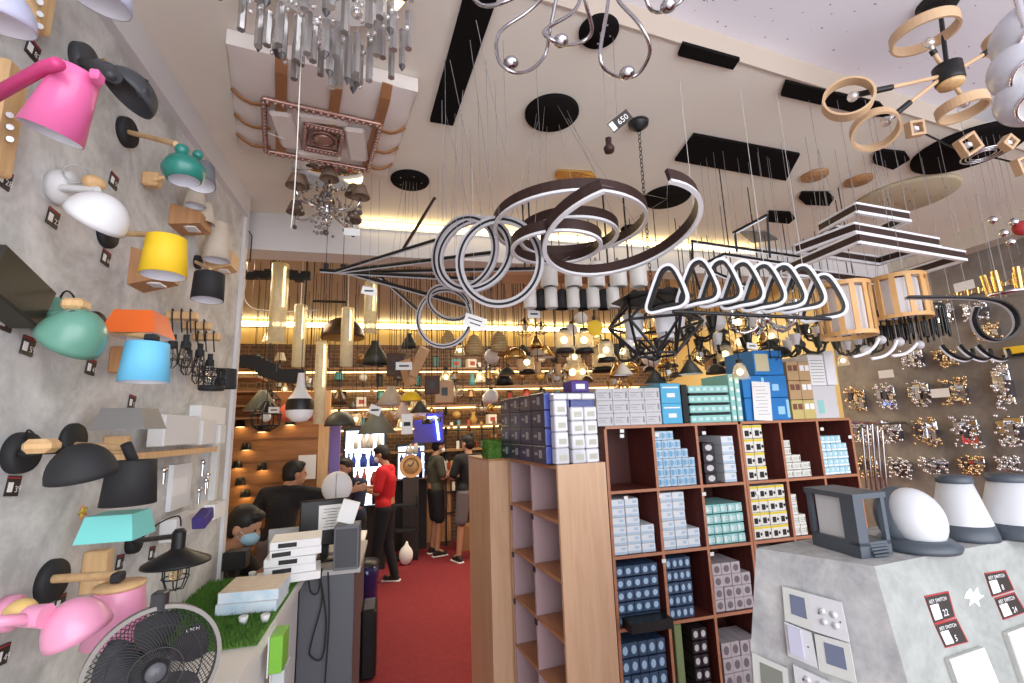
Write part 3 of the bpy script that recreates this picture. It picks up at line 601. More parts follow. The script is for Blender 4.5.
# ================= people =================
SKIN = mat('skin', (.45,.24,.15), .55); HAIR = mat('black_hair', (.008,.007,.007), .6)
def person(label, loc, rz, cloth, J=None, s=1.0, hair='short', mask=None, shorts=False, sleeve=.85, look=0, nod=0):
    J0 = dict(pelvis=(0,0,.93), chest=(0,0,1.25), neck=(0,-.01,1.44), head=(0,.02,1.575),
        shL=(-.165,0,1.37), elL=(-.225,-.02,1.10), haL=(-.235,.06,.86), shR=(.165,0,1.37), elR=(.225,-.02,1.10), haR=(.235,.06,.86),
        hiL=(-.085,0,.90), knL=(-.1,.02,.50), anL=(-.105,-.02,.09), hiR=(.085,0,.90), knR=(.1,.02,.50), anR=(.105,-.02,.09))
    J0.update(J or {}); J = {k: V(v)*s for k, v in J0.items()}
    t = thing('person', label, 'person', (0,0,0)); Hd = J['head']
    M = Matrix.Rotation(look,3,'Z') @ Matrix.Rotation(-nod,3,'X'); L = lambda x,y,z: Hd+M@V((x*s,y*s,z*s))
    b = [('c',J['pelvis'],.115*s,J['chest'],.125*s),('c',J['chest'],.12*s,J['neck'],.05*s),('c',J['neck'],.052*s,Hd+V(0,0,-.05*s),.05*s),
         ('e',L(0,-.005,.025),(.075*s,.092*s,.095*s),M),('e',L(0,.018,-.04),(.06*s,.07*s,.07*s),M),('e',L(0,.092,-.01),(.013*s,.018*s,.022*s),M),
         ('e',L(-.078,-.005,-.005),(.012*s,.02*s,.03*s),M),('e',L(.078,-.005,-.005),(.012*s,.02*s,.03*s),M),('e',L(0,.08,-.055),(.024*s,.012*s,.01*s),M)]
    for q in 'LR':
        b += [('c',J['sh'+q],.052*s,J['el'+q],.04*s),('c',J['el'+q],.04*s,J['ha'+q],.026*s),('c',J['chest']*.3+J['neck']*.7,.06*s,J['sh'+q],.055*s)]
        b += [('c',J['hi'+q],.08*s,J['kn'+q],.055*s),('c',J['kn'+q],.052*s,J['an'+q],.036*s),('c',J['an'+q],.036*s,J['an'+q]+V(0,.1,-.045)*s,.03*s)]
        d = (J['ha'+q]-J['el'+q]).normalized(); sx = V(0,0,1) if abs(d.z) < .6 else V(0,1,0); side = d.cross(sx).normalized(); up = side.cross(d)
        w = J['ha'+q]; pc = w+d*.045*s
        b.append(('c', w, .024*s, w+d*.075*s, .03*s))
        sg = 1 if q == 'L' else -1
        for i, (o, ln) in enumerate([(-.027,.055),(-.009,.066),(.009,.062),(.026,.048)]):
            k0 = w+d*.09*s+up*o*s; k1 = k0+d*ln*.5*s+side*.006*s; k2 = k1+d*ln*.35*s+side*sg*.022*s; b += [('c',k0,.0105*s,k1,.009*s),('c',k1,.009*s,k2,.008*s)]
        k0 = w+d*.035*s+up*.024*s; k1 = k0+(up*.9+d*.6).normalized()*.04*s; b += [('c',k0,.012*s,k1,.01*s),('c',k1,.01*s,k1+d*.028*s,.0085*s)]
    blob(t, 'body', b, SKIN, .0085, 3)
    # clothing
    sh = [('c',J['pelvis']+V(0,.01,.03),.12*s,J['chest'],.14*s),('c',J['chest'],.135*s,J['chest']*.35+J['neck']*.65,.085*s),('c',J['hiL']+V(0,0,.05),.1*s,J['hiR']+V(0,0,.05),.1*s)]
    for q in 'LR':
        e = J['sh'+q].lerp(J['el'+q], sleeve); sh += [('c',J['chest']*.35+J['neck']*.65,.075*s,J['sh'+q],.068*s),('c',J['sh'+q],.07*s,e,.062*s),('c',J['chest'],.12*s,J['sh'+q].lerp(J['chest'],.25),.085*s)]
    blob(t, 'shirt', sh, cloth[0], .013, 4)
    tr = [('c',J['hiL'],.108*s,J['hiR'],.108*s),('c',J['pelvis'],.122*s,J['pelvis']+V(0,0,-.03),.115*s)]
    for q in 'LR':
        tr.append(('c',J['hi'+q],.105*s,J['kn'+q].lerp(J['hi'+q], .08 if shorts else 0),(.085 if shorts else .072)*s))
        if not shorts: tr.append(('c',J['kn'+q],.07*s,J['an'+q]+V(0,0,.0),.055*s))
    blob(t, 'shorts' if shorts else 'trousers', tr, cloth[1], .013, 4)
    for q in 'LR':
        a = J['an'+q]; o = blob(t, 'shoe', [('c',a+V(0,-.03,-.045)*s,.038*s,a+V(0,.12,-.05)*s,.036*s),('c',a+V(0,-.01,-.02)*s,.044*s,a+V(0,.05,-.04)*s,.04*s)], cloth[2], .01, 2)
        part(t, 'sole', MB().box(a+V(0,.045,-.08)*s, (.085*s,.24*s,.02*s), bev=.008), WHITE)
    hr = [('e',L(0,-.018,.045),(.084*s,.098*s,.09*s),M),('e',L(0,-.045,-.0),(.078*s,.07*s,.085*s),M)]
    if hair == 'bun': hr.append(('e',L(0,-.06,.13),(.035*s,.035*s,.045*s)))
    if hair == 'long': hr.append(('e',L(0,-.05,-.06),(.08*s,.07*s,.11*s),M))
    hr.append(('e',L(0,.045,.09),(.06*s,.045*s,.03*s),M))
    blob(t, 'hair', hr, HAIR, .01, 3)
    for x in (-.03,.03): part(t, 'eye', MB().sph(L(x,.082,.015), (.009*s,.006*s,.006*s), 8, 6, M), mat('dark_eye', (.01,.008,.008), .2))
    if mask:
        blob(t, 'face_mask', [('e',L(0,.052,-.04),(.064*s,.055*s,.05*s),M),('e',L(0,.085,-.03),(.025*s,.025*s,.035*s),M)], mask, .009, 3)
        for x in (-1,1): part(t, 'ear_loop', MB().tube([L(.058*x,.05,-.02),L(.078*x,.0,.01),L(.082*x,-.01,-.01),L(.058*x,.045,-.06)], .002, 5), WHITE)
    t.location = loc; t.rotation_euler = (0,0,rz); WP[t.name] = V(loc); return t, J
def w2(t, J, k):   # world place of a joint
    return t.location + Matrix.Rotation(t.rotation_euler.z,3,'Z') @ J[k]
BLKC = mat('black_cloth', (.012,.013,.018), .85); REDC = mat('red_polo_cloth', (.5,.012,.02), .85); OLIVE = mat('olive_cloth', (.05,.05,.035), .85); GREYC = mat('grey_shorts_cloth', (.16,.14,.16), .85)
SHOEB = mat('black_shoe', (.02,.02,.022), .5); MASKB = mat('blue_mask', (.35,.6,.75), .7); MASKW = mat('white_mask', (.75,.78,.85), .7); NAVY = mat('navy_cloth', (.02,.025,.06), .85)
STAND = {}
# red polo man, side-on facing left, phone in both hands
t, J = person('person in a red polo and black trousers wearing a white mask, looking at a phone', at(384,584,Z=0), math.radians(72), (REDC,BLKC,SHOEB),
    dict(head=(0,.06,1.565), neck=(0,0,1.44), elL=(-.22,.03,1.12), haL=(-.1,.27,1.15), elR=(.22,.03,1.12), haR=(.08,.27,1.15), knL=(-.1,.05,.5), anL=(-.11,.12,.09), knR=(.1,.0,.5), anR=(.1,-.1,.09)), 1.0, mask=MASKW, nod=.3)
ph = w2(t, J, 'haR').lerp(w2(t, J, 'haL'), .5)+Matrix.Rotation(math.radians(72),3,'Z')@V(0,.09,.04)
def phone(c, rz, lab):
    R = Matrix.Rotation(rz,3,'Z')@Matrix.Rotation(-.6,3,'X'); q = thing('phone', lab, 'phone', c); part(q, 'case', MB().box(c, (.075,.009,.15), R, bev=.003), BLACK); part(q, 'screen', MB().box(c-R@V(0,.0055,0), (.067,.002,.138), R), mat('phone_screen', (.03,.03,.04), .1))
phone(ph, math.radians(72), 'black phone in the hands of the person in the red polo')
# person in black with arm stretched to the right, seen from behind
P = at(281,500,c=4.2); P.z = 0
t, J = person('person in a black T-shirt seen from behind, one arm stretched out to the right', P, math.radians(-12), (BLKC,GREYC,SHOEB),
    dict(head=(.06,.13,1.47), neck=(.03,.07,1.38), chest=(0,.04,1.2), shL=(-.16,.05,1.31), shR=(.18,.06,1.31), elL=(-.25,.0,1.08), haL=(-.3,.12,.93), elR=(.38,.14,1.26), haR=(.56,.2,1.3)), 1.02, look=-.9)
# seated person, blue mask
P = V(-1.16,3.52,0); R2 = math.radians(-97)
t, J = person('seated person in a black T-shirt and light blue mask bending over the counter', P, R2, (BLKC,BLKC,SHOEB),
    dict(pelvis=(0,-.05,.58), hiL=(-.1,-.03,.56), hiR=(.1,-.03,.56), knL=(-.12,.38,.56), knR=(.12,.38,.56), anL=(-.12,.35,.1), anR=(.12,.35,.1), chest=(0,.03,.9), neck=(0,.12,1.08), head=(0,.19,1.2),
      shL=(-.17,.08,1.02), shR=(.17,.08,1.02), elL=(-.2,.2,.84), elR=(.2,.2,.86), haL=(-.1,.38,.98), haR=(.1,.38,.99)), 1.08, mask=MASKB, nod=.35, look=-.15)
q = thing('stool', 'black stool under the seated person', 'stool', P); c = P+Matrix.Rotation(R2,3,'Z')@V(0,-.05,0)
part(q, 'seat', MB().lathe([(.001,.03),(.15,.03),(.16,.0),(.001,-.02)], c+V(0,0,.44), (0,0,1)), BLACK)
for a in range(4): part(q, 'leg', MB().cyl(c+V(.06*math.cos(a*PI/2),.06*math.sin(a*PI/2),.43), c+V(.15*math.cos(a*PI/2),.15*math.sin(a*PI/2),0), .012), STEEL)
# person behind, left of the red polo
P = at(350,560,c=5.2); P.z = 0
t, J = person('person in a dark navy shirt with long black hair, bending left of the red polo', P, math.radians(150), (NAVY,BLKC,SHOEB),
    dict(head=(0,.16,1.46), neck=(0,.08,1.36), chest=(0,.04,1.18), shL=(-.165,.06,1.29), shR=(.165,.06,1.29), elL=(-.2,.15,1.06), elR=(.2,.15,1.06), haL=(-.08,.35,1.1), haR=(.1,.35,1.1)), 1.0, hair='long')
# pair at the back
t, J = person('person in an olive T-shirt and black shorts looking at a phone beside the wooden clock', at(436,555,Z=0), math.radians(-75), (OLIVE,BLKC,SHOEB),
    dict(head=(0,.05,1.565), elL=(-.22,.03,1.12), haL=(-.08,.28,1.17), elR=(.22,.03,1.12), haR=(.06,.28,1.17)), 1.02, shorts=True, mask=MASKW, nod=.25)
phone(w2(t,J,'haR').lerp(w2(t,J,'haL'),.5)+Matrix.Rotation(math.radians(-75),3,'Z')@V(0,.09,.04), math.radians(-75), 'dark phone held by the person in the olive T-shirt')
t, J = person('person in black T-shirt and grey shorts with a top knot, seen from behind', at(470,560,Z=0), math.radians(25), (BLKC,GREYC,SHOEB),
    dict(elL=(-.24,.05,1.12), haL=(-.12,.26,1.18), elR=(.24,.02,1.1), haR=(.15,.22,1.1), knL=(-.13,.02,.5), anL=(-.18,.0,.09), anR=(.15,-.03,.09)), 1.04, shorts=True, hair='bun', look=.3)
# ================= counter on the left =================
LAMW = mat('white_laminate', (.78,.77,.74), .4); LAMG = mat('grey_laminate', (.1,.105,.12), .45)
CZ = 1.1
t = thing('counter', 'long white counter along the left wall', 'counter', (-.75,1.9,0))
part(t, 'top', bx(-.995, -.5, .7, 3.04, CZ-.04, CZ), LAMW); part(t, 'body', bx(-.99, -.53, .72, 3.02, 0, CZ-.041), LAMW)
mb = MB(); random.seed(3); GX0, GX1, GY0, GY1 = -.985, -.51, 2.12, 3.03
mb.box(((GX0+GX1)/2,(GY0+GY1)/2,CZ+.0035), (GX1-GX0,GY1-GY0,.005))
for i in range(9000):
    x = random.uniform(GX0,GX1); y = random.uniform(GY0-.01,GY1); a = random.random()*PI; d = V(math.cos(a),math.sin(a),0)*.0025; l = V(random.uniform(-.008,.008),random.uniform(-.008,.008),random.uniform(.012,.024))
    p = V(x,y,CZ+.006); mb.add([p-d,p+d,p+l], [(0,1,2)])
solo('artificial_grass', 'green artificial grass mat on the white counter', 'grass mat', mb, mat('grass_green', (.06,.16,.02), .8, noise=((.12,.27,.04), 30, .2)), kind='stuff')
# flat lamp boxes on the grass
TAN = mat('box_tan_lid', (.62,.52,.42), .6, noise=((.72,.62,.5), 20, .2)); BLUW = mat('box_pale_blue', (.5,.68,.8), .5, noise=((.75,.82,.88), 14, .15))
A = at(212,618,Z=CZ+.01); B = at(276,612,Z=CZ+.01); Dp = at(291,590,Z=CZ+.01)
for i in range(2):
    z0 = CZ+.014+i*.047; t = thing('flat_box', ['lower flat pale blue carton on the grass mat','upper flat pale blue carton with a tan lid on the grass mat'][i], 'carton', (A+Dp)*.5)
    q = V(.006*i,.004*i,0); poly = [V(A.x+.01,A.y,z0)+q, V(B.x,B.y,z0)+q, V(Dp.x,Dp.y-.06,z0)+q, V(A.x+(Dp.x-B.x)+.01,A.y+(Dp.y-B.y)-.06,z0)+q]
    part(t, 'carton', MB().prism(poly, (0,0,.043)), BLUW); part(t, 'lid', MB().prism([p+V(0,0,.0435) for p in poly], (0,0,.002)), TAN if i else WHITE)
for i, (x, y) in enumerate([(252,578),(250,584),(246,588),(260,580),(258,586),(288,577),(287,583),(286,588),(243,624),(265,622)]):
    p = at(x, y, Z=CZ+.01); solo('lamp_cup', ['small white lamp cup standing on the grass, in the rows behind the cartons','small white lamp cup lying in front of the cartons'][i > 7], 'lamp part', MB().lathe([(.001,0),(.014,0),(.019,.03),(.016,.032),(.012,.006),(.001,.006)], p, (0,0,1), 16), WHITE, group=['white cups on the grass behind the cartons','white cups in front of the cartons'][i > 7])
# brochures hanging on the right side of the counter
for i, (x, y, w, h, col, lab) in enumerate([(270,650,.09,.14,(.2,.5,.05),'bright green brochure box on the side of the counter'),(272,678,.1,.1,(.55,.6,.6),'pale brochure under the green one on the counter side')]):
    p = at(x,y,X=-.505+.0); t = thing('brochure', lab, 'brochure', (-.48,p.y,p.z)); part(t, 'cover', MB().box((-.47,p.y,p.z), (.05,w*1.3,h), bev=.003), mat('brochure%d' % i, col, .4)); part(t, 'holder', MB().box((-.497,p.y,p.z), (.004,w*1.5,h*1.1)), WHITE)
# grey desk
DX0, DX1, DY0 = -.54, -.235, 2.98
t = thing('desk', 'dark grey desk with a pale top edge at the end of the counter', 'desk', (-.4,3.3,0)); DZ = 1.1
part(t, 'top', bx(-.495, -.2, 3.05, 3.75, DZ-.03, DZ, bev=.003), mat('desk_top_grey', (.42,.42,.4), .4)); part(t, 'front_panel', bx(-.53, DX1, 3.06, 3.074, 0, DZ-.03), LAMG); part(t, 'side_panel', bx(-.26, DX1, 3.075, 3.7, 0, DZ-.03), LAMG)
# cables down the front
for i, pts in enumerate([[(318,570),(322,600),(312,640),(310,655),(322,658),(326,620),(320,575)],[(328,572),(329,620),(325,683),(324,720)],[(308,560),(310,590),(318,592),(322,568)]]):
    solo('cable', ['black looped cable hanging in front of the grey desk','long straight black cable running down the front of the grey desk','short black cable loop at the top of the grey desk front'][i], 'cable', MB().tube(smooth_pts([at(x,y,Y=3.035-.012*i) for k,(x,y) in enumerate(pts)], 6), .0045, 6), CORDB)
# speaker / small PC tower
def pbox(px, py, w, d, h, m, name, lab, cat, z=DZ, rz=0, parts=None, bev=.003, Y=None):
    p = at(px, py, Z=z+.001) if Y is None else at(px, py, Y=Y); p.z = z+.001 if Y is None else p.z
    t = thing(name, lab, cat, p); R = Matrix.Rotation(rz,3,'Z'); part(t, 'case' if parts is None else parts, MB().box(p+V(0,0,h/2), (w,d,h), R, bev=bev), m); return t, p, R
t, p, R = pbox(347, 566, .14, .16, .24, mat('speaker_grey', (.13,.14,.16), .5), 'speaker_box', 'dark grey desktop speaker box on the desk corner', 'speaker'); part(t, 'grille', MB().box(p+V(0,-.082,.12), (.12,.004,.21), bev=.001), CHAR)
t = thing('paper_stack', 'white sheets leaning on top of the dark speaker box', 'paper', p+V(0,0,.25)); part(t, 'sheets', MB().box(p+V(0,.0,.31), (.1,.03,.13), Matrix.Rotation(.3,3,'Y')), PAPER)
# monitor seen from behind, sheet taped on
c = at(325,522,Y=3.3); t = thing('monitor', 'black computer monitor turned away with a white note taped on its back', 'monitor', (c.x,c.y,DZ)); R = Matrix.Rotation(math.radians(12),3,'Z')
part(t, 'panel', MB().box(c, (.3,.03,.28), R, bev=.008), BLACK); part(t, 'neck', MB().box((c.x,c.y+.03,(c.z+DZ)/2-.05), (.05,.03,c.z-DZ-.06)), BLACK); part(t, 'foot', MB().lathe([(.001,.015),(.1,.012),(.11,.001),(.001,.001)], (c.x,c.y+.03,DZ), (0,0,1)), BLACK)
part(t, 'note', MB().box(c+R@V(.04,-.018,.03), (.16,.002,.15), R), PAPER)
mb = MB()
for k in range(7): mb.box(c+R@V(.04-.01*(k%2),-.0198,.08-.018*k), (.1-.02*(k%3),.001,.003), R)
part(t, 'note_writing', mb, BLK_T)
# laptop/screen behind boxes
c = at(290,523,Y=3.35); c.z=CZ+.1; solo('silver_screen', 'silver back of a small screen behind the white cartons', 'monitor', MB().box(c, (.24,.02,.2), Matrix.Rotation(.1,3,'Z'), bev=.005), mat('silver_back', (.5,.5,.52), .35, .5))
# stack of long white cartons with black end labels
for i in range(5):
    p = V(-.55,2.92,0); rz = [.15,.2,.08,.22,.12][i]; z = CZ+.021+i*.042; q = V(p.x-.0+[.02,-.01,.0,.012,.02][i], p.y+.0, z+.02); R = Matrix.Rotation(rz,3,'Z')
    t = thing('long_carton', ['lowest','second lowest','middle','second highest','topmost'][i]+' long white carton with black print in the stack beside the seated person', 'carton', q, 'long white cartons on the counter'); part(t, 'carton', MB().box(q, (.25,.22,.04), R, bev=.002), PAPER)
    part(t, 'black_print', MB().box(q+R@V(-.07+.03*(i%3),-.111,0), (.09,.002,.022), R), BLK_T)
t, p, R = pbox(236, 568, .12, .1, .1, BLACK, 'dark_machine', 'small black card machine in front of the seated person', 'card machine', z=CZ+.02)
# round white fan/lamp head beyond the monitor
c = at(337,487,Y=4.15); t = thing('round_lamp', 'round white disc-shaped desk lamp between the two standing staff', 'lamp', (c.x,c.y,.9)); part(t, 'head', MB().sph(c, (.12,.05,.125), 24, 14), WHITE); part(t, 'seam', MB().tube(circ(c, (0,1,0), .1, 30), .004, 6, True).tube([c+V(0,-.05,.12),c+V(0,-.056,0),c+V(0,-.05,-.12)], .003, 6), STEEL); part(t, 'stem', MB().cyl(c+V(0,0,-.11), (c.x,c.y,.9), .014), STEEL); part(t, 'base', MB().lathe([(.001,.02),(.08,.015),(.09,0),(.001,0)], (c.x,c.y,.9), (0,0,1)), WHITE)
# second counter piece behind with clutter
t = thing('counter', 'low dark counter behind the grey desk, cluttered with boxes', 'counter', (-.3,4.4,0)); part(t, 'body', bx(-.75, -.3, 4.0, 5.1, 0, .87), LAMG); part(t, 'top', bx(-.77, -.28, 3.98, 5.12, .87, .9), LAMW)
random.seed(11)
for i, (x, y, w, h, col, lab) in enumerate([(352,512,.06,.14,(.7,.05,.05),'small red box standing on the rear counter'),(358,515,.05,.1,(.8,.8,.8),'small white tub beside the red box on the rear counter'),(350,498,.07,.1,(.7,.7,.75),'white cup-like box at the back of the rear counter'),(361,506,.05,.12,(.75,.7,.7),'tall pale box at the right end of the rear counter'),(355,524,.08,.06,(.45,.4,.6),'low lilac box at the near end of the rear counter'),(342,508,.08,.08,(.08,.08,.3),'small dark blue box behind the monitor')]):
    p = at(x, y+8, Y=[4.25,4.35,4.8,4.6,4.12,4.5][i]); p.z = .901; p.x=min(p.x,-.33); solo('small_box', lab, 'box', MB().box(p+V(0,0,h/2), (w,w,h), bev=.004), mat('clutter%d' % i, col, .5))
t = thing('waste_bin', 'shiny dark blue bin standing beside the counters on the carpet', 'bin', V(-.3,5.45,0)); p = t.location.copy()
part(t, 'body', MB().lathe([(.001,.01),(.11,.0),(.13,.4),(.135,.5),(.125,.5),(.12,.4),(.12,.03)], p, (0,0,1)), mat('bin_blue', (.015,.02,.12), .15, coat=.6)); part(t, 'lid', MB().lathe([(.138,.49),(.13,.53),(.001,.55)], p, (0,0,1)), BLACK)
p = V(-.2,4.15,0); solo('black_case', 'black case standing on the carpet next to the grey desk', 'case', MB().box(p+V(0,.1,.25), (.12,.3,.5), bev=.02), BLACK)
# ================= shelving with boxes =================
MAHO = woodmat('mahogany_panel', (.11,.025,.02), (.17,.04,.03), 3)
EDGE = woodmat('shelf_edge_strip', (.42,.17,.09), (.5,.22,.12), 3, 'X'); BACKP = mat('shelf_back', (.09,.025,.022), .6)
TANP = woodmat('tan_panel', (.58,.36,.22), (.68,.45,.29), 2.2, 'Z', .4); LILAC = mat('cubby_lilac', (.45,.32,.34), .5); SHW = woodmat('cubby_shelf', (.36,.16,.08), (.45,.21,.11), 3, 'Y')
SY = 2.75
def zrow(y, x=741): return at(x, y, Y=SY).z
ZR = [zrow(421.5), zrow(482), zrow(543), zrow(611), zrow(690), zrow(775), .02]
def unit(lab, xs, name='shelf_unit'):
    t = thing(name, lab, 'shelf unit', ((xs[0]+xs[-1])/2, SY, 0)); th = .018; x0, x1 = xs[0], xs[-1]
    for i, x in enumerate(xs):
        part(t, 'side_panel' if i in (0,len(xs)-1) else 'divider', bx(x-th/2, x+th/2, SY+.003, SY+.34, 0, ZR[0]-.018), MAHO)
        part(t, 'edge_strip', bx(x-th/2, x+th/2, SY, SY+.003, 0, ZR[0]-.018), EDGE)
    for z in ZR:
        part(t, 'shelf' if z != ZR[0] else 'top', bx(x0, x1, SY+.003, SY+.34, z-.018, z), MAHO); part(t, 'edge_strip', bx(x0, x1, SY-.0005, SY+.0028, z-.018, z), EDGE)
    part(t, 'back_panel', bx(x0, x1, SY+.34, SY+.346, 0, ZR[0]), BACKP); return t
XA = [1.285, at(653,430,Y=SY).x, at(696,427,Y=SY).x, at(738,424,Y=SY).x]
XB = [XA[3]+.022, at(780,424,Y=SY).x, at(817,422,Y=SY).x, at(850,421,Y=SY).x]
unit('left dark wooden shelf unit filled with pale blue and teal boxes', XA); unit('right dark wooden shelf unit with yellow and white boxes', XB)
def clean(c): return tuple(c)
def printbox(name, w, d, h, body, front, style):
    """a carton at the origin (front face at y=0) with its printed front"""
    B = mat(name+'_card', body, .5); Fm = mat(name+'_print', front, .5); mb = MB(); mb.box((0,d/2,h/2), (w*.97,d,h*.96), bev=.0015)
    mb.m = 1; y = -.0012
    if style == 'ring':
        mb.box((-w*.18,y,h*.5), (w*.36,.001,h*.6)); mb.lathe([(h*.2,0),(h*.12,0)], (w*.25,y-.0006,h*.5), (0,-1,0), 12)
    elif style == 'stripe': mb.box((0,y,h*.2), (w*.95,.001,h*.22)); mb.box((w*.2,y,h*.65), (w*.3,.001,h*.3))
    elif style == 'disc': mb.lathe([(.0005,0),(min(w,h)*.3,0)], (0,y,h*.5), (0,-1,0), 14)
    elif style == 'band': mb.box((0,y,h*.87), (w*.95,.001,h*.16)); mb.m = 2; mb.box((-w*.05,y,h*.38), (w*.42,.001,h*.42)); mb.lathe([(.0004,0),(h*.12,0)], (w*.34,y,h*.4), (0,-1,0), 10)
    elif style == 'text':
        for k in range(3): mb.box((-w*.1+.04*w*(k%2),y,h*(.3+.17*k)), (w*.5,.001,h*.05))
        mb.box((w*.35,y,h*.5), (w*.14,.001,h*.5))
    ms = [B, Fm]+([MATTE] if style == 'band' else [])
    return mesh_of(name, mb, ms)
KIND = {}
def kind(k, *a): KIND[k] = (printbox(k, *a), a[0], a[2], a[1])
kind('pale_blue_box', .056, .2, .062, (.5,.64,.76), (.14,.38,.62), 'ring')
kind('white_wide_box', .105, .25, .058, (.74,.79,.83), (.45,.6,.74), 'stripe')
kind('teal_box', .072, .25, .075, (.3,.62,.6), (.75,.85,.85), 'ring')
kind('navy_small_box', .062, .2, .06, (.05,.09,.17), (.4,.58,.75), 'disc')
kind('grey_cube_box', .078, .2, .078, (.5,.45,.47), (.18,.15,.16), 'disc')
kind('yellow_white_box', .1, .22, .095, (.8,.78,.72), (.78,.62,.02), 'band')
kind('white_small_box', .075, .2, .058, (.78,.78,.72), (.35,.38,.3), 'text')
kind('light_blue_box', .062, .22, .06, (.42,.7,.8), (.85,.9,.92), 'stripe')
kind('black_white_box', .055, .2, .055, (.03,.02,.025), (.6,.6,.62), 'disc')
CATW = 'box'
def place(k, x, y, z, label, group, rz=0, sw=1, sh=1, sd=1, j=.0):
    me, w, h, d = KIND[k]; o = bpy.data.objects.new(k, me); C.objects.link(o); o.location = (x, y, z); o.rotation_euler = (0,0,rz+random.uniform(-j,j)); o.scale = (sw,sd,sh)
    tag(o, label, 'box', group); return o
random.seed(5)
def cubby(xs, c, r, k, cols, w0, w1, label, ysh=.02, gap=0, hf=None, jit=.01, zoff=0):
    """cols = list of row lengths from the bottom up (how many boxes in each layer); w0..w1 = share of the cubby width taken"""
    x0 = xs[c]+.012+(xs[c+1]-xs[c]-.024)*w0; x1 = xs[c]+.012+(xs[c+1]-xs[c]-.024)*w1; n = max(cols); me, w, h, d = KIND[k]
    sw = (x1-x0)/n/w; H_ = ZR[r]-.018-ZR[r+1]; hh = (hf*H_/len(cols)) if hf else h; z = ZR[r+1]+zoff
    for li, m in enumerate(cols):
        for i in range(m): place(k, x0+(i+.5)*(x1-x0)/n, SY+ysh+random.uniform(0,.006), z, label, label.split(' in ')[0]+' in the '+['left','right'][xs is XB]+' unit, row %s' % ['one','two','three','four','five'][r]+', column '+['one','two','three'][c], 0, sw*.98, (hh-gap)/h, 1, jit)
        z += hh
U = 'of left unit'; V2 = 'of right unit'
cubby(XA,1,0,'pale_blue_box',[6,6,6,5,4,3],.02,.98,'pale blue printed box in the top middle cubby '+U,hf=.93)
cubby(XA,2,0,'white_wide_box',[1,1,1,1,1],.6,.92,'white narrow box in the column in the top right cubby '+U,hf=.8,zoff=.0)
cubby(XA,2,0,'black_white_box',[1,1,1,1],.12,.42,'dark box with pale label in the top right cubby '+U,hf=.7,zoff=0)
cubby(XA,0,1,'white_wide_box',[3,3,3,2,2,2],.0,.92,'white blue-striped box in the second row, left cubby '+U,hf=.9)
cubby(XA,1,1,'white_wide_box',[3,3,2,2,2,2],.02,.92,'white blue-striped box in the second row, middle cubby '+U,hf=.95)
cubby(XA,2,1,'teal_box',[5,5,5,5],.02,.96,'teal box in the second row, right cubby '+U,hf=.7,gap=.006)
cubby(XA,0,2,'navy_small_box',[5,5,5,5,5],.0,.92,'navy disc-printed box in the third row, left cubby '+U,hf=.9,gap=.008)
cubby(XA,1,2,'navy_small_box',[4,4,4,4,4],.02,.62,'navy disc-printed box in the third row, middle cubby '+U,hf=.93,gap=.008)
cubby(XA,2,2,'grey_cube_box',[4,4,4,3],.05,.97,'grey cube box in the third row, right cubby '+U,hf=.75)
cubby(XA,0,3,'navy_small_box',[5,5,5,5],.0,.95,'navy disc-printed box in the fourth row, left cubby '+U,hf=.85,gap=.008)
cubby(XA,1,3,'black_white_box',[2,2,2,2,2],.5,.85,'black disc-printed box in the fourth row, middle cubby '+U,hf=.9,gap=.01)
cubby(XA,2,3,'grey_cube_box',[4,4,4],.08,.97,'grey cube box in the fourth row, right cubby '+U,hf=.62)
cubby(XA,0,4,'navy_small_box',[5,5,5],.0,.95,'navy disc-printed box in the lowest visible row, left cubby '+U,hf=.75,gap=.008)
solo('green_folder', 'tall pale green box standing in the fourth row, middle cubby of the left unit', 'box', bx(XA[1]+.04,XA[1]+.09,SY+.02,SY+.22,ZR[4]+.001,ZR[3]-.03,bev=.003), mat('dull_green', (.22,.28,.12), .6))
t = solo('dark_tray', 'black tray of loose fittings jutting from the third row, left cubby', 'tray', bx(XA[0]+.03,XA[1]-.03,SY-.1,SY+.015,ZR[3]+.004,ZR[3]+.06,bev=.004), BLACK)
cubby(XB,0,0,'yellow_white_box',[2,2,2,2],.03,.58,'yellow and white box in the top left cubby '+V2,hf=.98)
for c_, n_, w_ in ((1,[3,2,2,1],.62),):
    x0 = XB[1]+.014; 
    for col, nn in enumerate([5,3,2]):
        for i in range(nn): place('white_small_box', x0+.04+col*.075, SY+.03, ZR[1]+i*.052, 'small white box stacked like stairs in the top middle cubby '+V2, 'small white stair-stacked boxes', sh=.85)
cubby(XB,2,0,'light_blue_box',[5,5,5,5,4],.03,.9,'light blue box in the top right cubby '+V2,hf=.72)
cubby(XB,0,1,'yellow_white_box',[4,4,4,4],.02,.98,'yellow and white box in the second row, left cubby '+V2,hf=.95)
cubby(XB,1,1,'white_small_box',[2,2,1,1],.02,.4,'white box in the second row, middle cubby '+V2,hf=.75)
cubby(XB,0,2,'yellow_white_box',[4,4,4],.02,.98,'white and yellow box in the third row, left cubby '+V2,hf=.8)
cubby(XB,1,2,'white_small_box',[3,3,3],.02,.7,'white box in the third row, middle cubby '+V2,hf=.6)
# small white tags under the shelf edges
for i, (x, y) in enumerate([(657,432),(704,430),(622,433),(626,495),(661,493),(704,491),(664,558),(712,551),(622,428),(758,490),(822,426),(850,434),(832,484)]):
    p = at(x, y+3, Y=SY-.004); t = solo('shelf_tag', 'small white tag on the shelf edge, ' + ['above the pale blue pile','above the dark and white column','in the empty left cubby','above the left white boxes','above the middle white boxes','above the teal boxes','above the middle dark blue boxes','above the grey cube boxes','at the top left corner of the left unit','above the yellow boxes of the second row','above the light blue boxes','beside the right end of the right unit','above the right cubby of the second row'][i], 'tag', MB().box(p, (.028,.002,.022)), PAPER)
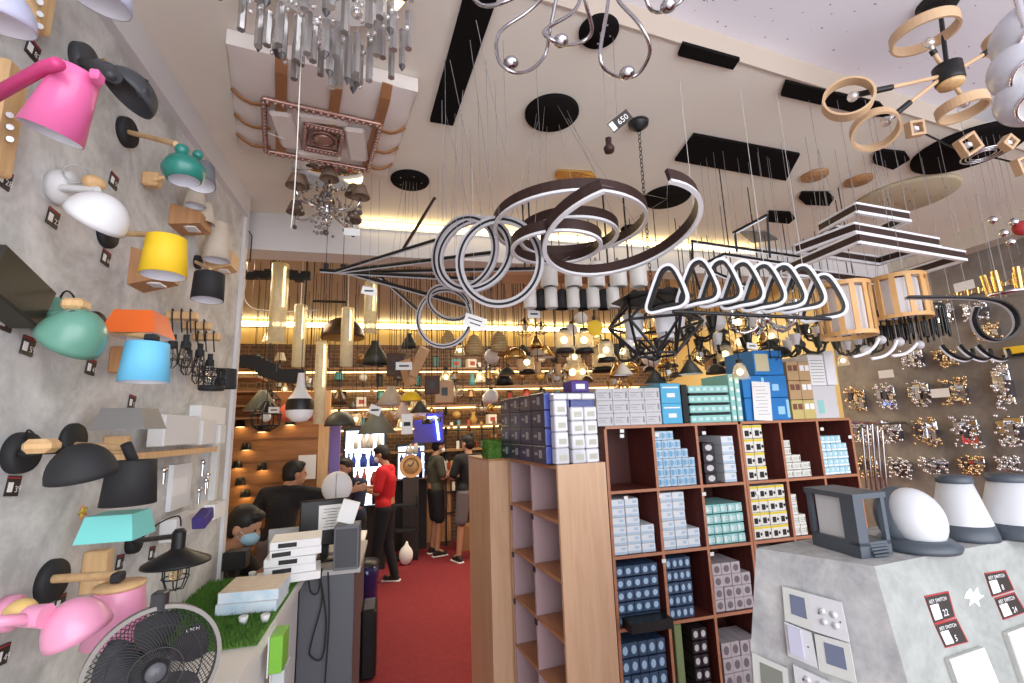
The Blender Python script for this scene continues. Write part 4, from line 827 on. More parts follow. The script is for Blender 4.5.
# ---- cartons on the top of the left unit ----
def carton(name, x0, x1, z0, z1, m, lab, y0=SY+.01, d=.3, marks=None, mm=None, cat='carton', group=None, skew=0):
    t = thing(name, lab, cat, ((x0+x1)/2, y0, z0), group); part(t, 'carton', bx(x0+.001, x1-.001, y0, y0+d, z0, z1-.001, bev=.003), m)
    if marks:
        mb = MB()
        for (a, b, c, e) in marks: mb.box((x0+(x1-x0)*(a+b)/2, y0-.001, z0+(z1-z0)*(c+e)/2), ((x1-x0)*(b-a),.0015,(z1-z0)*(e-c)))
        part(t, 'print', mb, mm or BLK_T)
    return t
def px_x(px): return at(px, 421, Y=SY).x
def px_z(py, px=690): return at(px, py, Y=SY).z
WCART = mat('white_carton', (.62,.61,.63), .6); GRP = mat('grey_print', (.3,.3,.33), .6); BLUC = mat('bright_blue_carton', (.02,.2,.55), .45); BLU2 = mat('sky_carton', (.08,.42,.68), .45); TEALC = mat('teal_carton', (.3,.62,.58), .5)
zt = ZR[0]+.001
for r_ in range(3):
    hh = (px_z(387)-zt)/3
    for i in range(4):
        x0 = px_x(598)+i*(px_x(663)-px_x(598))/4
        carton('white_carton', x0, x0+(px_x(663)-px_x(598))/4, zt+r_*hh, zt+(r_+1)*hh, WCART, '%s layer white carton, %s of the white row on the shelf top' % (['bottom','middle','top'][r_], ['far left','second from left','second from right','far right'][i]), marks=[(.1,.7,.6,.66),(.1,.5,.4,.45),(.1,.6,.25,.28),(.8,.9,.2,.7)], mm=GRP, group='white cartons on the left unit')
for i in range(2): carton('blue_carton', px_x(664), px_x(684), zt+i*.135, zt+(i+1)*.135, BLU2, ['lower','upper'][i]+' sky blue carton beside the white cartons on the shelf top', marks=[(.3,.7,.3,.5),(.1,.9,.75,.82)], mm=WHT_T)
carton('gap_shade_block', px_x(685), px_x(691), zt, zt+.26, MATTE, 'dark block for the shaded gap between the blue and teal boxes on the shelf top')  # black filler stands in for the shade between the two stacks
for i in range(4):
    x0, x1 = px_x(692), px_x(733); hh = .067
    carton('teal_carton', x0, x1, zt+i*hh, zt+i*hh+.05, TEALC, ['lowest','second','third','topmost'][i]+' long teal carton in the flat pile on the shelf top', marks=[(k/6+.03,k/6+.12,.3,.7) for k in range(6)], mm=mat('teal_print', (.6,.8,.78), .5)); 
    if i < 3: carton('gap_shade_strip', x0+.01, x1-.01, zt+i*hh+.0505, zt+(i+1)*hh-.001, MATTE, 'black strip for the shaded gap between the %s teal cartons' % ['lowest','middle','upper'][i], cat='strip')  # dark strips imitate the shade between the stacked cartons
for i in range(2):
    p0, p1 = px_x(734+i*6), px_x(739+i*6); t = carton('teal_carton', p0, p1, zt, zt+.33-.02*i, TEALC, ['left','right'][i]+' upright teal carton beside the flat teal pile', marks=[(.2,.8,k/5+.05,k/5+.12) for k in range(5)], mm=WHT_T)
# on the right unit: blue cartons, one on top, hanging paper
for i in range(4):
    x0 = px_x(748)+(i%2)*(px_x(793)-px_x(748))/2; x1 = x0+(px_x(793)-px_x(748))/2; z0 = zt+(i//2)*.16
    carton('blue_carton', x0, x1, z0, z0+.158, BLUC, '%s bright blue carton in the block of four behind the hanging paper' % ['lower left','lower right','upper left','upper right'][i], marks=[(.45,.75,.25,.6),(.85,.97,.1,.9)] if i != 3 else [(.3,.6,.3,.6)], mm=mat('pale_blue_print', (.35,.65,.9), .5))
carton('blue_carton', px_x(762), px_x(792), zt+.321, zt+.5, BLUC, 'bright blue carton with white cloudy print lying on top of the four blue ones', marks=[(.05,.5,.15,.85)], mm=mat('yellowish_print', (.6,.55,.35), .5))
c = at(762, 401, Y=SY-.004); t = thing('hanging_notice', 'white handwritten paper hanging over the edge in front of the blue cartons', 'paper', c); part(t, 'sheet', MB().box(c, (.15,.002,.27), Matrix.Rotation(.06,3,'Y')), PAPER)
mb = MB()
for k in range(9): mb.box(c+V(-.01+.008*(k%3),-.0015,.1-.024*k), (.1-.02*(k%2),.001,.003))
part(t, 'writing', mb, GRP)
TANC = mat('tan_carton', (.5,.33,.17), .6); YC = mat('yellow_carton', (.6,.48,.18), .6)
for i in range(6):
    x0 = px_x(795)+(i%2)*.105; z0 = zt+(i//2)*.14
    carton('tan_carton', x0, x0+.103, z0, z0+.138, YC if i < 2 else TANC, '%s layer brown carton, %s, right of the blue cartons' % (['bottom','middle','top'][i//2], ['left','right'][i%2]), marks=[(.1,.45,.5,.8),(.55,.9,.5,.8)], mm=[mat('brown_print', (.2,.08,.05), .5), WHT_T][i%2])
carton('white_carton', px_x(818), px_x(842), zt, zt+.24, WCART, 'white carton with teal square at the right end of the shelf top', marks=[(.15,.4,.15,.55)], mm=TEALC); carton('white_carton', px_x(818), px_x(834), zt+.241, zt+.47, PAPER, 'tall white papered carton on the right end of the shelf top', marks=[(.1,.9,.1+.1*k,.12+.1*k) for k in range(8)], mm=GRP); carton('plastic_roll', px_x(835), px_x(845), zt+.242, zt+.5, OPAL, 'white plastic-wrapped roll beside the papered carton', cat='roll')
# ---------------- near unit with open cubbies facing the aisle ----------------
NA = math.radians(7); ND = V(-math.sin(NA), math.cos(NA), 0); NF = V(math.cos(NA), math.sin(NA), 0); N0 = V(.84,2.45,0); NT = 1.675; NW = .30
def nb(f0,f1,d0,d1,z0,z1,bev=0,m=None):
    R = Matrix((NF,ND,V(0,0,1))).transposed(); return (m or MB()).box(N0+NF*((f0+f1)/2)+ND*((d0+d1)/2)+V(0,0,(z0+z1)/2), (f1-f0,d1-d0,z1-z0), R, bev)
t = thing('cubby_unit', 'tan wooden unit with empty lilac cubbies facing the aisle, cartons on top', 'shelf unit', N0)
part(t, 'end_panel', nb(-.0,NW,-.018,0,0,NT), TANP); part(t, 'back_panel', nb(NW-.02,NW,.001,.72,0,NT), LILAC)
for d in (.35,.70): part(t, 'divider', nb(.0,NW-.02,d-.009,d+.009,0,NT-.018), LILAC)
def nz(y): return (lambda p: p.z)(hitp(556, y, N0, V(-NF.x,-NF.y,0)))
for y in (466, 520, 577, 633, 690, 750): z = nz(y); part(t, 'shelf' if y > 470 else 'top', nb(.0,NW-.02,.001,.72,z-.018,z), SHW)
part(t, 'far_panel', nb(0,NW,.721,.739,0,NT), TANP)
for (x, y) in [(531,516),(531,572),(511,509),(511,561),(511,607),(553,489),(523,501)]:
    pass
for i, (d, y) in enumerate([(.35,520),(.35,577),(.70,520),(.70,577),(.70,633),(.35,633)]):
    z = nz(y); part(t, 'bracket', nb(-.006,-.0005,d-.015,d+.015,z-.05,z-.02), BLACK)
t2 = thing('end_cabinet', 'tan wooden cabinet end sticking into the aisle with a green box on it', 'cabinet', N0+ND*1.0); part(t2, 'body', nb(-.13,NW,.78,1.3,0,1.655), TANP); part(t2, 'top', nb(-.135,NW,.775,1.305,1.655,1.67), OAK)
mb = MB(); random.seed(4); q0 = N0+ND*.86+NF*(-.06)
nb(-.125,.02,.8,.95,1.671,1.79,m=mb)
for i in range(900):
    f = random.uniform(-.125,.02); z = random.uniform(1.675,1.79); dd = .8; p = N0+NF*f+ND*dd+V(0,0,z)
    if i % 3 == 0: p = N0+NF*(-.125)+ND*random.uniform(.8,.95)+V(0,0,z)
    if i % 3 == 1: p = N0+NF*f+ND*random.uniform(.8,.95)+V(0,0,1.79)
    w = V(random.uniform(-1,1),random.uniform(-1,0),random.uniform(-.3,1)).normalized()*.018; s_ = w.cross(V(random.random(),random.random(),random.random())).normalized()*.003; mb.add([p-s_,p+s_,p+w], [(0,1,2)])
solo('green_box', 'green box covered in artificial grass on the tan cabinet end', 'grass box', mb, MATS['grass_green'])
# navy cartons on top, 3 deep x 4 high along the aisle side, plus glossy white ones in front
NAVYC = mat('navy_carton', (.012,.016,.06), .35, coat=.3); BLUF = mat('navy_blue_front', (.03,.05,.28), .3, coat=.3); GLW = mat('glossy_white_carton', (.62,.62,.66), .12, coat=.8)
hh = .1
for zi in range(4):
    for di in range(4):
        for fi in range(2):
            if fi == 1 and (zi < 3 and di > 0): continue
            f0, f1 = (-.03,.135) if fi == 0 else (.14,.3)
            d0 = .06+di*.185; z0 = NT+.001+zi*hh; c0 = N0+NF*((f0+f1)/2)+ND*(d0+.09)+V(0,0,z0)
            t = thing('navy_carton', '%s layer navy carton, %s from the front, on the cubby unit%s' % (['bottom','second','third','top'][zi], ['first','second','third','fourth'][di], ' (right stack)' if fi else ''), 'carton', c0, 'navy cartons on the cubby unit')
            part(t, 'carton', nb(f0,f1,d0,d0+.18,z0,z0+hh-.002,.003), NAVYC)
            if fi == 0:
                part(t, 'side_print', nb(f0-.0015,f0-.0005,d0+.05,d0+.09,z0+.03,z0+.075,m=nb(f0-.0015,f0-.0005,d0+.11,d0+.15,z0+.045,z0+.06)), GRP)
            if di == 0 or zi == 3: part(t, 'blue_front', nb(f0+.003,f1-.003,d0-.0015,d0-.0003,z0+.003,z0+hh-.006), BLUF)
for (fa, fb, n, cols, nm) in ((.005,.09,4,1,'left'),(.10,.27,4,2,'right')):
    for zi in range(n):
        for ci in range(cols):
            w = (fb-fa)/cols; f0 = fa+ci*w; f1 = f0+w-.002; z0 = NT+.001+zi*(.088 if nm == 'left' else .078); h_ = .086 if nm == 'left' else .076; d0 = -.015 if nm == 'right' else .0
            t = thing('glossy_carton', '%s layer glossy white carton, %s, on the cubby unit' % (['bottom','second','third','top'][zi], 'left pile' if nm == 'left' else ['middle pile','right pile'][ci]), 'carton', N0+NF*((f0+f1)/2)+ND*d0+V(0,0,z0), 'glossy white cartons on the cubby unit')
            part(t, 'carton', nb(f0,f1,d0-.0,d0+.055,z0,z0+h_,.006), GLW); part(t, 'label', nb(f0+w*.25,f0+w*.8,d0-.0012,d0-.0003,z0+.02,z0+.05), mat('faded_label', (.5,.5,.42), .4))
z0 = NT+.353
for i in range(3): t = thing('glossy_carton', '%s glossy white carton lying on top of the front piles' % ['left','middle','right'][i], 'carton', N0+V(0,0,z0)+NF*(.05+.09*i)); part(t, 'carton', nb(.005+.09*i,.093+.09*i,0,.058,z0+(.0 if i == 0 else -.0),z0+.036,.005), GLW)
t = thing('purple_carton', 'small violet carton behind the glossy white ones, on the navy block', 'carton', N0+ND*.15+NF*.22+V(0,0,NT+.401)); part(t, 'carton', nb(.17,.29,.09,.2,NT+.401,NT+.47,.003), mat('violet_carton', (.07,.03,.25), .4)); part(t, 'print', nb(.2,.26,.0885,.0899,NT+.42,NT+.45), WHT_T)
# ---------------- display block at the right ----------------
DP = [V(1.08,1.29,1.5), V(1.23,1.04,1.5), V(1.98,1.11,1.5), V(1.85,1.40,1.5)]; DB = [V(1.015,1.30,1.16), V(1.225,.985,1.16), V(2.03,1.05,1.16), V(1.85,1.42,1.16)]
_n = (DP[2]-DP[1]).cross(DB[1]-DP[1]); DB[2].y = DP[1].y-(_n.x*(DB[2].x-DP[1].x)+_n.z*(DB[2].z-DP[1].z))/_n.y
DB2 = [V(p.x,p.y,0) for p in DB]
CLAM = concrete('concrete_laminate', (.3,.3,.31), (.5,.5,.49), 5); CLAML = concrete('concrete_laminate_toned_down', (.27,.285,.27), (.38,.395,.38), 5)  # second laminate copy, darkened to offset strong daylight on the front face
t = thing('display_block', 'sloping concrete-patterned display block with outdoor lamps on top', 'display stand', (1.5,1.2,0))
mb = MB().add(DP+DB+DB2, [(0,1,2,3),(0,4,5,1),(2,6,7,3),(3,7,4,0),(4,8,9,5),(6,10,11,7),(7,11,8,4)]); part(t, 'body', mb, CLAM)
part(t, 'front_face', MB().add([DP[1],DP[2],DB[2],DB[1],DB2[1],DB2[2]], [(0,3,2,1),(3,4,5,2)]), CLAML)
def qpx(pts, P0, P1, P2, th, back=.0):
    n = (V(P1)-V(P0)).cross(V(P2)-V(P0)).normalized()
    if n.dot(CAMPOS-V(P0)) < 0: n = -n
    q = [hitp(x, y, V(P0)+n*back, n) for x, y in pts]; return q, n*th
def plate(t, name, pts, face, th, m, back=0):
    q, e = qpx(pts, *face, th, back); return part(t, name, MB().prism(q, e), m)
FL = (DP[0],DB[0],DP[1]); FR = (DP[1],DB[1],DP[2])
PLW = mat('switch_white', (.58,.58,.6), .3); PLG = mat('switch_beige', (.55,.56,.53), .35); SCR = mat('switch_screen', (.14,.16,.24), .15)
def inner(pts, a, b, c, d):
    (x0,y0),(x1,y1),(x2,y2),(x3,y3) = pts; f = lambda u,v: ((x0*(1-u)+x1*u)*(1-v)+(x3*(1-u)+x2*u)*v, (y0*(1-u)+y1*u)*(1-v)+(y3*(1-u)+y2*u)*v); return [f(a,c),f(b,c),f(b,d),f(a,d)]
def face_pt(pts, face, u, v, back): x, y = inner(pts,u,u,v,v)[0]; n = (face[1]-face[0]).cross(face[2]-face[0]).normalized(); n = n if n.dot(CAMPOS-face[0]) > 0 else -n; return hitp(x,y,face[0]+n*back,n), n
for i, (pts, kindp, lab) in enumerate([([(783,586),(809,593),(815,631),(786,620)],'screen','beige wall panel with a dark blue screen, top left on the display block'),
    ([(809,593),(842,602),(850,642),(815,631)],'knobs','white wall plate with four round buttons, top right on the display block'),
    ([(785,621),(812,632),(819,668),(789,655)],'rocker','white wall switch with one big rounded rocker on the display block'),
    ([(815,633),(850,643),(857,683),(820,670)],'screen','beige wall panel with a dark blue screen, lower right on the display block'),
    ([(794,664),(832,682),(836,705),(797,690)],'knobs','white wall plate cut off by the bottom edge of the picture'),
    ([(753,652),(788,668),(792,712),(756,700)],'frame','beige frame panel at the lower left of the display block')]):
    t = thing('wall_switch' if kindp != 'screen' else 'control_panel', lab, 'switch plate', face_pt(pts,FL,.5,.5,0)[0]); plate(t, 'plate', pts, FL, .009, PLG if kindp in ('screen','frame') else PLW, .0005)
    if kindp == 'screen': plate(t, 'screen', inner(pts,.22,.78,.18,.75), FL, .001, SCR, .0096)
    if kindp == 'frame': plate(t, 'inset', inner(pts,.18,.82,.15,.85), FL, .001, mat('olive_inset', (.2,.21,.18), .4), .0096)
    if kindp == 'rocker': plate(t, 'rocker', inner(pts,.08,.55,.08,.92), FL, .006, mat('rocker_lilac', (.5,.5,.62), .2), .0096); p, n = face_pt(pts,FL,.75,.5,.0096); part(t, 'indicator', MB().sph(p, .002), BLK_T)
    if kindp == 'knobs':
        for u in (.32,.66):
            for v in (.4,.68): p, n = face_pt(pts,FL,u,v,.0096); part(t, 'button', MB().lathe([(.0085,0),(.008,.004),(.001,.006)], p, n, 16), PLW)
        for u, v in ((.2,.48),(.82,.55)): p, n = face_pt(pts,FL,u,v,.0096); part(t, 'screw', MB().sph(p, .0022, 8, 6), BLK_T)
for i, (pts, lab) in enumerate([([(944,658),(979,646),(1003,705),(966,722)],'white panel lamp on the pale face of the display block, under the left price cards'),([(1002,632),(1045,616),(1070,680),(1025,700)],'white panel lamp at the right edge of the display block')]):
    t = thing('panel_lamp', lab, 'panel lamp', face_pt(pts,FR,.5,.5,0)[0]); plate(t, 'frame', pts, FR, .012, PLG, .0005); plate(t, 'diffuser', inner(pts,.12,.92,.1,.95), FR, .001, PLW, .0126)
for i, (pts, tx, lab) in enumerate([([(924,596),(948,591),(955,617),(934,624)],'22','upper left red-edged price card on the pale face'),([(934,624),(956,618),(968,642),(945,648)],'5','lower left red-edged price card on the pale face'),([(984,573),(1005,570),(1014,590),(992,597)],'8','upper right red-edged price card on the pale face'),([(994,598),(1014,592),(1026,612),(1003,620)],'24','lower right red-edged price card on the pale face')]):
    t = thing('price_card', lab, 'price card', face_pt(pts,FR,.5,.5,0)[0]); plate(t, 'card', pts, FR, .0015, RED_T, .0004); plate(t, 'black_print', inner(pts,.03,.98,.06,.97), FR, .0004, CARD, .002); plate(t, 'white_panel', inner(pts,.1,.45,.36,.9), FR, .0004, WHT_T, .0026)
    p0, n = face_pt(pts,FR,.52,.85,.0026); p1, _ = face_pt(pts,FR,.95,.85,.0026); p2, _ = face_pt(pts,FR,.52,.4,.0026); text_part(t, tx, p0, p1-p0, n.cross(p1-p0), .6*(p2-p0).length*1.3, WHT_T)
    p0, n = face_pt(pts,FR,.1,.3,.0026); p1, _ = face_pt(pts,FR,.95,.3,.0026); text_part(t, 'KEY SWITCH', p0, p1-p0, n.cross(p1-p0), (p1-p0).length*.15, WHT_T)
t = solo('torn_sticker', 'torn white sticker remains between the price cards on the pale face', 'sticker', MB().prism(qpx([(966,592),(970,588),(973,593),(977,587),(979,594),(984,596),(978,600),(980,607),(974,602),(969,606),(970,599),(964,598)], *FR, .001, .0003)[0], qpx([(0,0)], *FR, .001)[1]), PAPER)
# outdoor lamps standing on the block
DG = mat('dark_grey_lamp_body', (.07,.085,.105), .4); OPW = mat('outdoor_opal', (.6,.61,.63), .3)
z = 1.501
def lampbase(px, py): return at(px, py, Z=z)
# cube lantern
a, b, c_ = lampbase(862,559), lampbase(898,554), lampbase(815,545); u = (b-a); v = (c_-a); u.normalize(); v.normalize(); t = thing('outdoor_lamp', 'dark grey open cube outdoor lamp with white panel on the display block', 'outdoor lamp', a)
su, sv, hh = .115, .165, .172
def cu(x0,x1,y0,y1,z0,z1): 
    o = a+V(0,0,0); P = [o+u*x+v*y for x, y in ((x0,y0),(x1,y0),(x1,y1),(x0,y1))]; return MB().prism([V(p.x,p.y,z+z0) for p in P], (0,0,z1-z0))
part(t, 'base', cu(0,su,0,sv,0,.04), DG); part(t, 'cap', cu(-.004,su+.004,-.004,sv+.004,hh-.015,hh), DG)
part(t, 'side_frame', cu(0,.035,0,.045,.03,hh-.014), DG)
for x, y in ((su-.014,0),(0,sv-.014),(su-.014,sv-.014)): part(t, 'corner_post', cu(x,x+.014,y,y+.014,.03,hh-.014), DG)
part(t, 'diffuser', cu(.012,su-.028,.05,sv-.022,.04,hh-.016), OPW)
mb = MB()
for i in range(4): q = cu(.035,su-.02,-.012+.003*i,-.001,.008*i+.004,.008*i+.009); mb.add(q.v, q.f)
part(t, 'louvre', mb, DG)
# bulkhead dome lamp
b0 = lampbase(928,550); t = thing('outdoor_lamp', 'white rounded bulkhead lamp with dark grey hood, second on the display block', 'outdoor lamp', b0); R = Matrix.Rotation(-.25,3,'Z')
part(t, 'base', MB().lathe([(.001,0),(.1,0),(.105,.012),(.085,.03),(.001,.035)], b0+V(.0,.03,0), (0,0,1), 32), DG)
part(t, 'back_housing', MB().sph(b0+V(.0,.05,.075), (.085,.05,.1), 24, 14, R @ Matrix.Rotation(-.35,3,'X')), DG); part(t, 'diffuser', MB().sph(b0+V(.005,.02,.085), (.075,.06,.088), 28, 18, R @ Matrix.Rotation(-.35,3,'X')), OPW)
# truncated cone lamps
for i, (px, py, r, lab) in enumerate([(984,541,.072,'white cone outdoor lamp with dark grey base and cap, third on the display block'),(1040,540,.08,'white cone outdoor lamp cut off by the right edge of the picture')]):
    b0 = lampbase(px, py)+V(.0,.05,0); t = thing('outdoor_lamp', lab, 'outdoor lamp', b0)
    part(t, 'base', MB().lathe([(.001,0),(r*1.15,0),(r*1.15,.01),(r*1.05,.045),(.001,.045)], b0, (0,0,1), 32), DG); part(t, 'diffuser', MB().lathe([(r*1.03,.045),(r*.6,.17),(.001,.17)], b0, (0,0,1), 32), OPW); part(t, 'cap', MB().lathe([(r*.62,.168),(r*.66,.172),(r*.62,.19),(.001,.19)], b0, (0,0,1), 32), DG)
for i, (x, y) in enumerate([(912,552),(1015,537)]):
    p = lampbase(x, y); solo('tissue_scrap', ['pinkish crumpled tissue scrap beside the dome lamp','white crumpled scrap between the two cone lamps'][i], 'scrap', MB().sph(p+V(0,0,.006), (.014,.01,.006), 7, 5), mat('tissue', (.7,.6,.58), .9))
# ================= ceiling plates, chandeliers and pendants of the front room =================
def wires(t, pairs, r=.0011, m=None):
    for a, b in pairs: part(t, 'wire', MB().cyl(a, b, r, r, 5, False), m or WIRE)
def canopy(t, pts, th=.018, m=PLATE, z=H):
    q = [at(x, y, Z=z-th) for x, y in pts]; return part(t, 'ceiling_plate', MB().prism(q, (0,0,th-.001)), m)
def canopy_disc(t, px, py, rpx, th=.022, m=PLATE, z=H):
    c = at(px, py, Z=z-th); R = rpx*(c-CAMPOS).dot(FU)/F; part(t, 'ceiling_plate', MB().lathe([(.001,0),(R*.96,0),(R,.008),(R,th-.001),(.001,th-.001)], c, (0,0,1), 32), m); return c, R
def oval_pts(c, rx, ry, n=14): return [V(c)+V(rx*math.cos(2*PI*i/n), ry*math.sin(2*PI*i/n), 0) for i in range(n)]
def led(t, pts, axis, w=.035, th=.014, closed=True, m=BROWN, dm=OPAL, side=-1, name='band', dt=.011):
    part(t, name, MB().sweep(pts, axis, rect(th, w), closed), m); part(t, 'diffuser', MB().sweep(pts, axis, rect(th*1.15, dt, side*(w/2+dt/2)), closed), dm)
# 1 crystal rod chandelier, near the camera
pc = at(320, 34, c=1.42); zt0 = H-.001
t = thing('crystal_chandelier', 'large crystal rod chandelier at the top, nearest the entrance', 'chandelier', (pc.x, pc.y, zt0)); random.seed(21)
part(t, 'ceiling_plate', MB().lathe([(.001,0),(.29,0),(.29,.03),(.001,.03)], (pc.x,pc.y,H-.031), (0,0,1), 40), CHROME)
DKT = mat('smoky_tip', (.08,.07,.08), .3)
protoR = MB(); 
n = 0
for ring, (rr, cnt) in enumerate([(.05,6),(.11,12),(.17,17),(.22,21),(.27,24)]):
    for i in range(cnt):
        a = 2*PI*i/cnt+ring*.3; x, y = pc.x+rr*math.cos(a), pc.y+rr*math.sin(a); ln = random.uniform(.13,.19); zb = 2.98+ring*.035+random.uniform(-.03,.06); n += 1
        if n > 100: break
        part(t, 'wire', MB().cyl((x,y,H-.03),(x,y,zb+ln),.0008,.0008,4,False), STEEL) if n % 4 == 0 and n < 90 else None
        if i % 4 == 3: part(t, 'crystal_ball', MB().sph((x,y,zb+ln), .019, 10, 7), CRYST)
        else: mb = MB().cyl((x,y,zb+.02),(x,y,zb+ln),.0125,.0125,6,sm=False); part(t, 'crystal_rod', mb, mat('grey_crystal', (.55,.52,.5), .08, .35, trans=.5, ior=1.4)); 
        if i % 4 == 1: part(t, 'dark_tip', MB().cyl((x,y,zb),(x,y,zb+.018),.002,.011,6,sm=False), DKT)
mb = MB()
for i in range(150):
    a = random.random()*6.28; r = random.uniform(.03,.27); mb.sph((pc.x+r*math.cos(a),pc.y+r*math.sin(a),random.uniform(3.12,3.4)), .008, 6, 4)
part(t, 'bead_strings', mb, CRYST, kind='stuff')
# 2 padded ceiling lamp with brown straps
q = [at(225,50,Z=H-.1), at(418,98,Z=H-.1), at(388,181,Z=H-.1), at(238,154,Z=H-.1)]
cen = sum(q, V(0,0,0))/4; t = thing('ceiling_lamp', 'cream padded square ceiling lamp with brown straps and beaded frame', 'ceiling lamp', (cen.x,cen.y,H))
bil = lambda u, v, dz=0: (q[0]*(1-u)+q[1]*u)*(1-v)+(q[3]*(1-u)+q[2]*u)*v+V(0,0,dz)
mb = MB(); Nn = 12; P = []
for j in range(Nn+1):
    for i in range(Nn+1):
        u, v = i/Nn, j/Nn; e_ = min(u,1-u,v,1-v); P.append(bil(u*1.0, v*1.0, .03*max(0,1-e_/.12)**2 + .012*math.sin(v*PI*4)**2))
mb.add(P, [(j*(Nn+1)+i,(j+1)*(Nn+1)+i,(j+1)*(Nn+1)+i+1,j*(Nn+1)+i+1) for j in range(Nn) for i in range(Nn)], True)
edge = [bil(u, v, .03) for u, v in ((0,0),(1,0),(1,1),(0,1))]; mb.add(edge+[p+V(0,0,.068) for p in edge], [(0,1,5,4),(1,2,6,5),(2,3,7,6),(3,0,4,7)])
part(t, 'padded_body', mb, mat('cream_pad', (.78,.72,.68), .6)); STR = mat('copper_strap', (.4,.2,.09), .4, .3)
for u in (.26,.55,.82): part(t, 'strap', MB().sweep([bil(u,v,-.004+.04*max(0,1-min(v,1-v)/.12)**2) for v in [k/14 for k in range(15)]], (0,0,1), rect(.045,.01), False), STR)
for v in (.36,.6,.82):
    for (a, b) in ((0,.2),(.82,1)): part(t, 'thin_strap', MB().sweep([bil(a+(b-a)*k/6, v+.02*math.sin(k*PI/6), -.006+.04*max(0,1-min(a+(b-a)*k/6,1-a-(b-a)*k/6)/.12)**2) for k in range(7)], (0,0,1), rect(.018,.008), False), STR)
def bead_rect(u0,u1,v0,v1,nm,r=.011,step=16):
    mb = MB(); C4 = [(u0,v0),(u1,v0),(u1,v1),(u0,v1)]
    for k in range(4):
        a, b = C4[k], C4[(k+1)%4]
        mb.cyl(bil(a[0],a[1],-.012), bil(b[0],b[1],-.012), .012, .012, 6)
        for s_ in range(step): f = (s_+.5)/step; mb.sph(bil(a[0]*(1-f)+b[0]*f, a[1]*(1-f)+b[1]*f, -.024), r, 7, 5)
    part(t, nm, mb, mat('bronze_beads', (.4,.24,.2), .25, .6))
bead_rect(.17,.83,.3,.86,'bead_frame'); bead_rect(.4,.62,.45,.72,'centre_bead_frame',.012,9)
part(t, 'rosette', MB().sph(bil(.51,.58,-.02), (.05,.05,.02)).tube(circ(bil(.51,.58,-.02),(0,0,1),.065,16),.008,6,True), mat('bronze_beads'))
for (u0,u1) in ((.2,.38),(.64,.8)): part(t, 'padded_cushion', MB().box(bil((u0+u1)/2,.58,-.008), (.1,.28,.03), bev=.014), mat('cream_pad'))
for v_ in (.38,.8): part(t, 'padded_cushion', MB().box(bil(.5,v_,-.006), (.22,.06,.03), bev=.014), mat('cream_pad'))
p = bil(.23,.62,-.03); part(t, 'white_tag', MB().box(p, (.07,.05,.002), Matrix.Rotation(.5,3,'Z')@Matrix.Rotation(.5,3,'X')), PAPER)
# white pull cord hanging down in front of it
a_, b_ = at(303,-20,c=1.5), at(291,246,c=1.5); solo('pull_string', 'thin white cord hanging from the ceiling in front of the padded lamp', 'cord', MB().tube([V(a_.x,a_.y,H-.0)]+[at(x,y,c=1.5) for x,y in ((303,30),(300,80),(297,150),(294,200),(291,228))], .0018, 6), CORDW)
# 3 chandelier with brown fabric shades
pc = at(327,206,c=2.75); t = thing('chandelier', 'crystal chandelier with small brown shades hanging behind the padded ceiling lamp', 'chandelier', (pc.x,pc.y,H)); R = .24
part(t, 'ceiling_plate', MB().lathe([(.001,0),(.2,0),(.2,.02),(.001,.02)], (pc.x,pc.y,H-.021), (0,0,1)), CHROME); part(t, 'column', MB().lathe([(.02,.12),(.035,.08),(.015,.04),(.03,0),(.05,-.03),(.02,-.07),(.03,-.1),(.001,-.14)], pc+V(0,0,.03), (0,0,1), 16).cyl(pc+V(0,0,.12),(pc.x,pc.y,H-.02),.01), CHROME)
SH = mat('brown_organza', (.2,.13,.09), .6); random.seed(5)
for i in range(8):
    a = i*PI/4+.2; r = R*(1 if i % 2 else .62); e_ = pc+V(r*math.cos(a), r*math.sin(a), .0+(.09 if i % 2 == 0 else 0)); part(t, 'arm', MB().tube(bez(pc+V(0,0,.0), pc+(e_-pc)*.5+V(0,0,-.08), e_+V(0,0,-.08), e_, 8), .006, 6), CHROME)
    shade_frustum(t, e_+V(0,0,.075), e_+V(0,0,.005), .03, .055, SH, SH, n=16); part(t, 'crystal_drop', MB().sph(e_+V(0,0,-.09), .014, 8, 6).cyl(e_+V(0,0,-.08), e_+V(0,0,-.0), .0015, .0015, 4), DKT)
mb = MB()
for i in range(110):
    a = random.random()*6.28; r = random.uniform(.02,.2); mb.sph(pc+V(r*math.cos(a), r*math.sin(a), random.uniform(-.16,.14)*(1-r*1.5)), random.uniform(.007,.014), 6, 4)
part(t, 'crystal_strings', mb, mat('smoky_crystal', (.3,.27,.25), .12, .5), kind='stuff'); part(t, 'ceiling_drop', MB().sph(pc+V(0,0,-.17), .016), DKT)
p = at(352,232,c=2.7); part(t, 'price_tag', MB().box(p, (.09,.002,.045)), PAPER); part(t, 'tag_string', MB().cyl(p+V(0,0,.02), pc+V(.1,0,-.02), .001, .001, 4), CORDW)
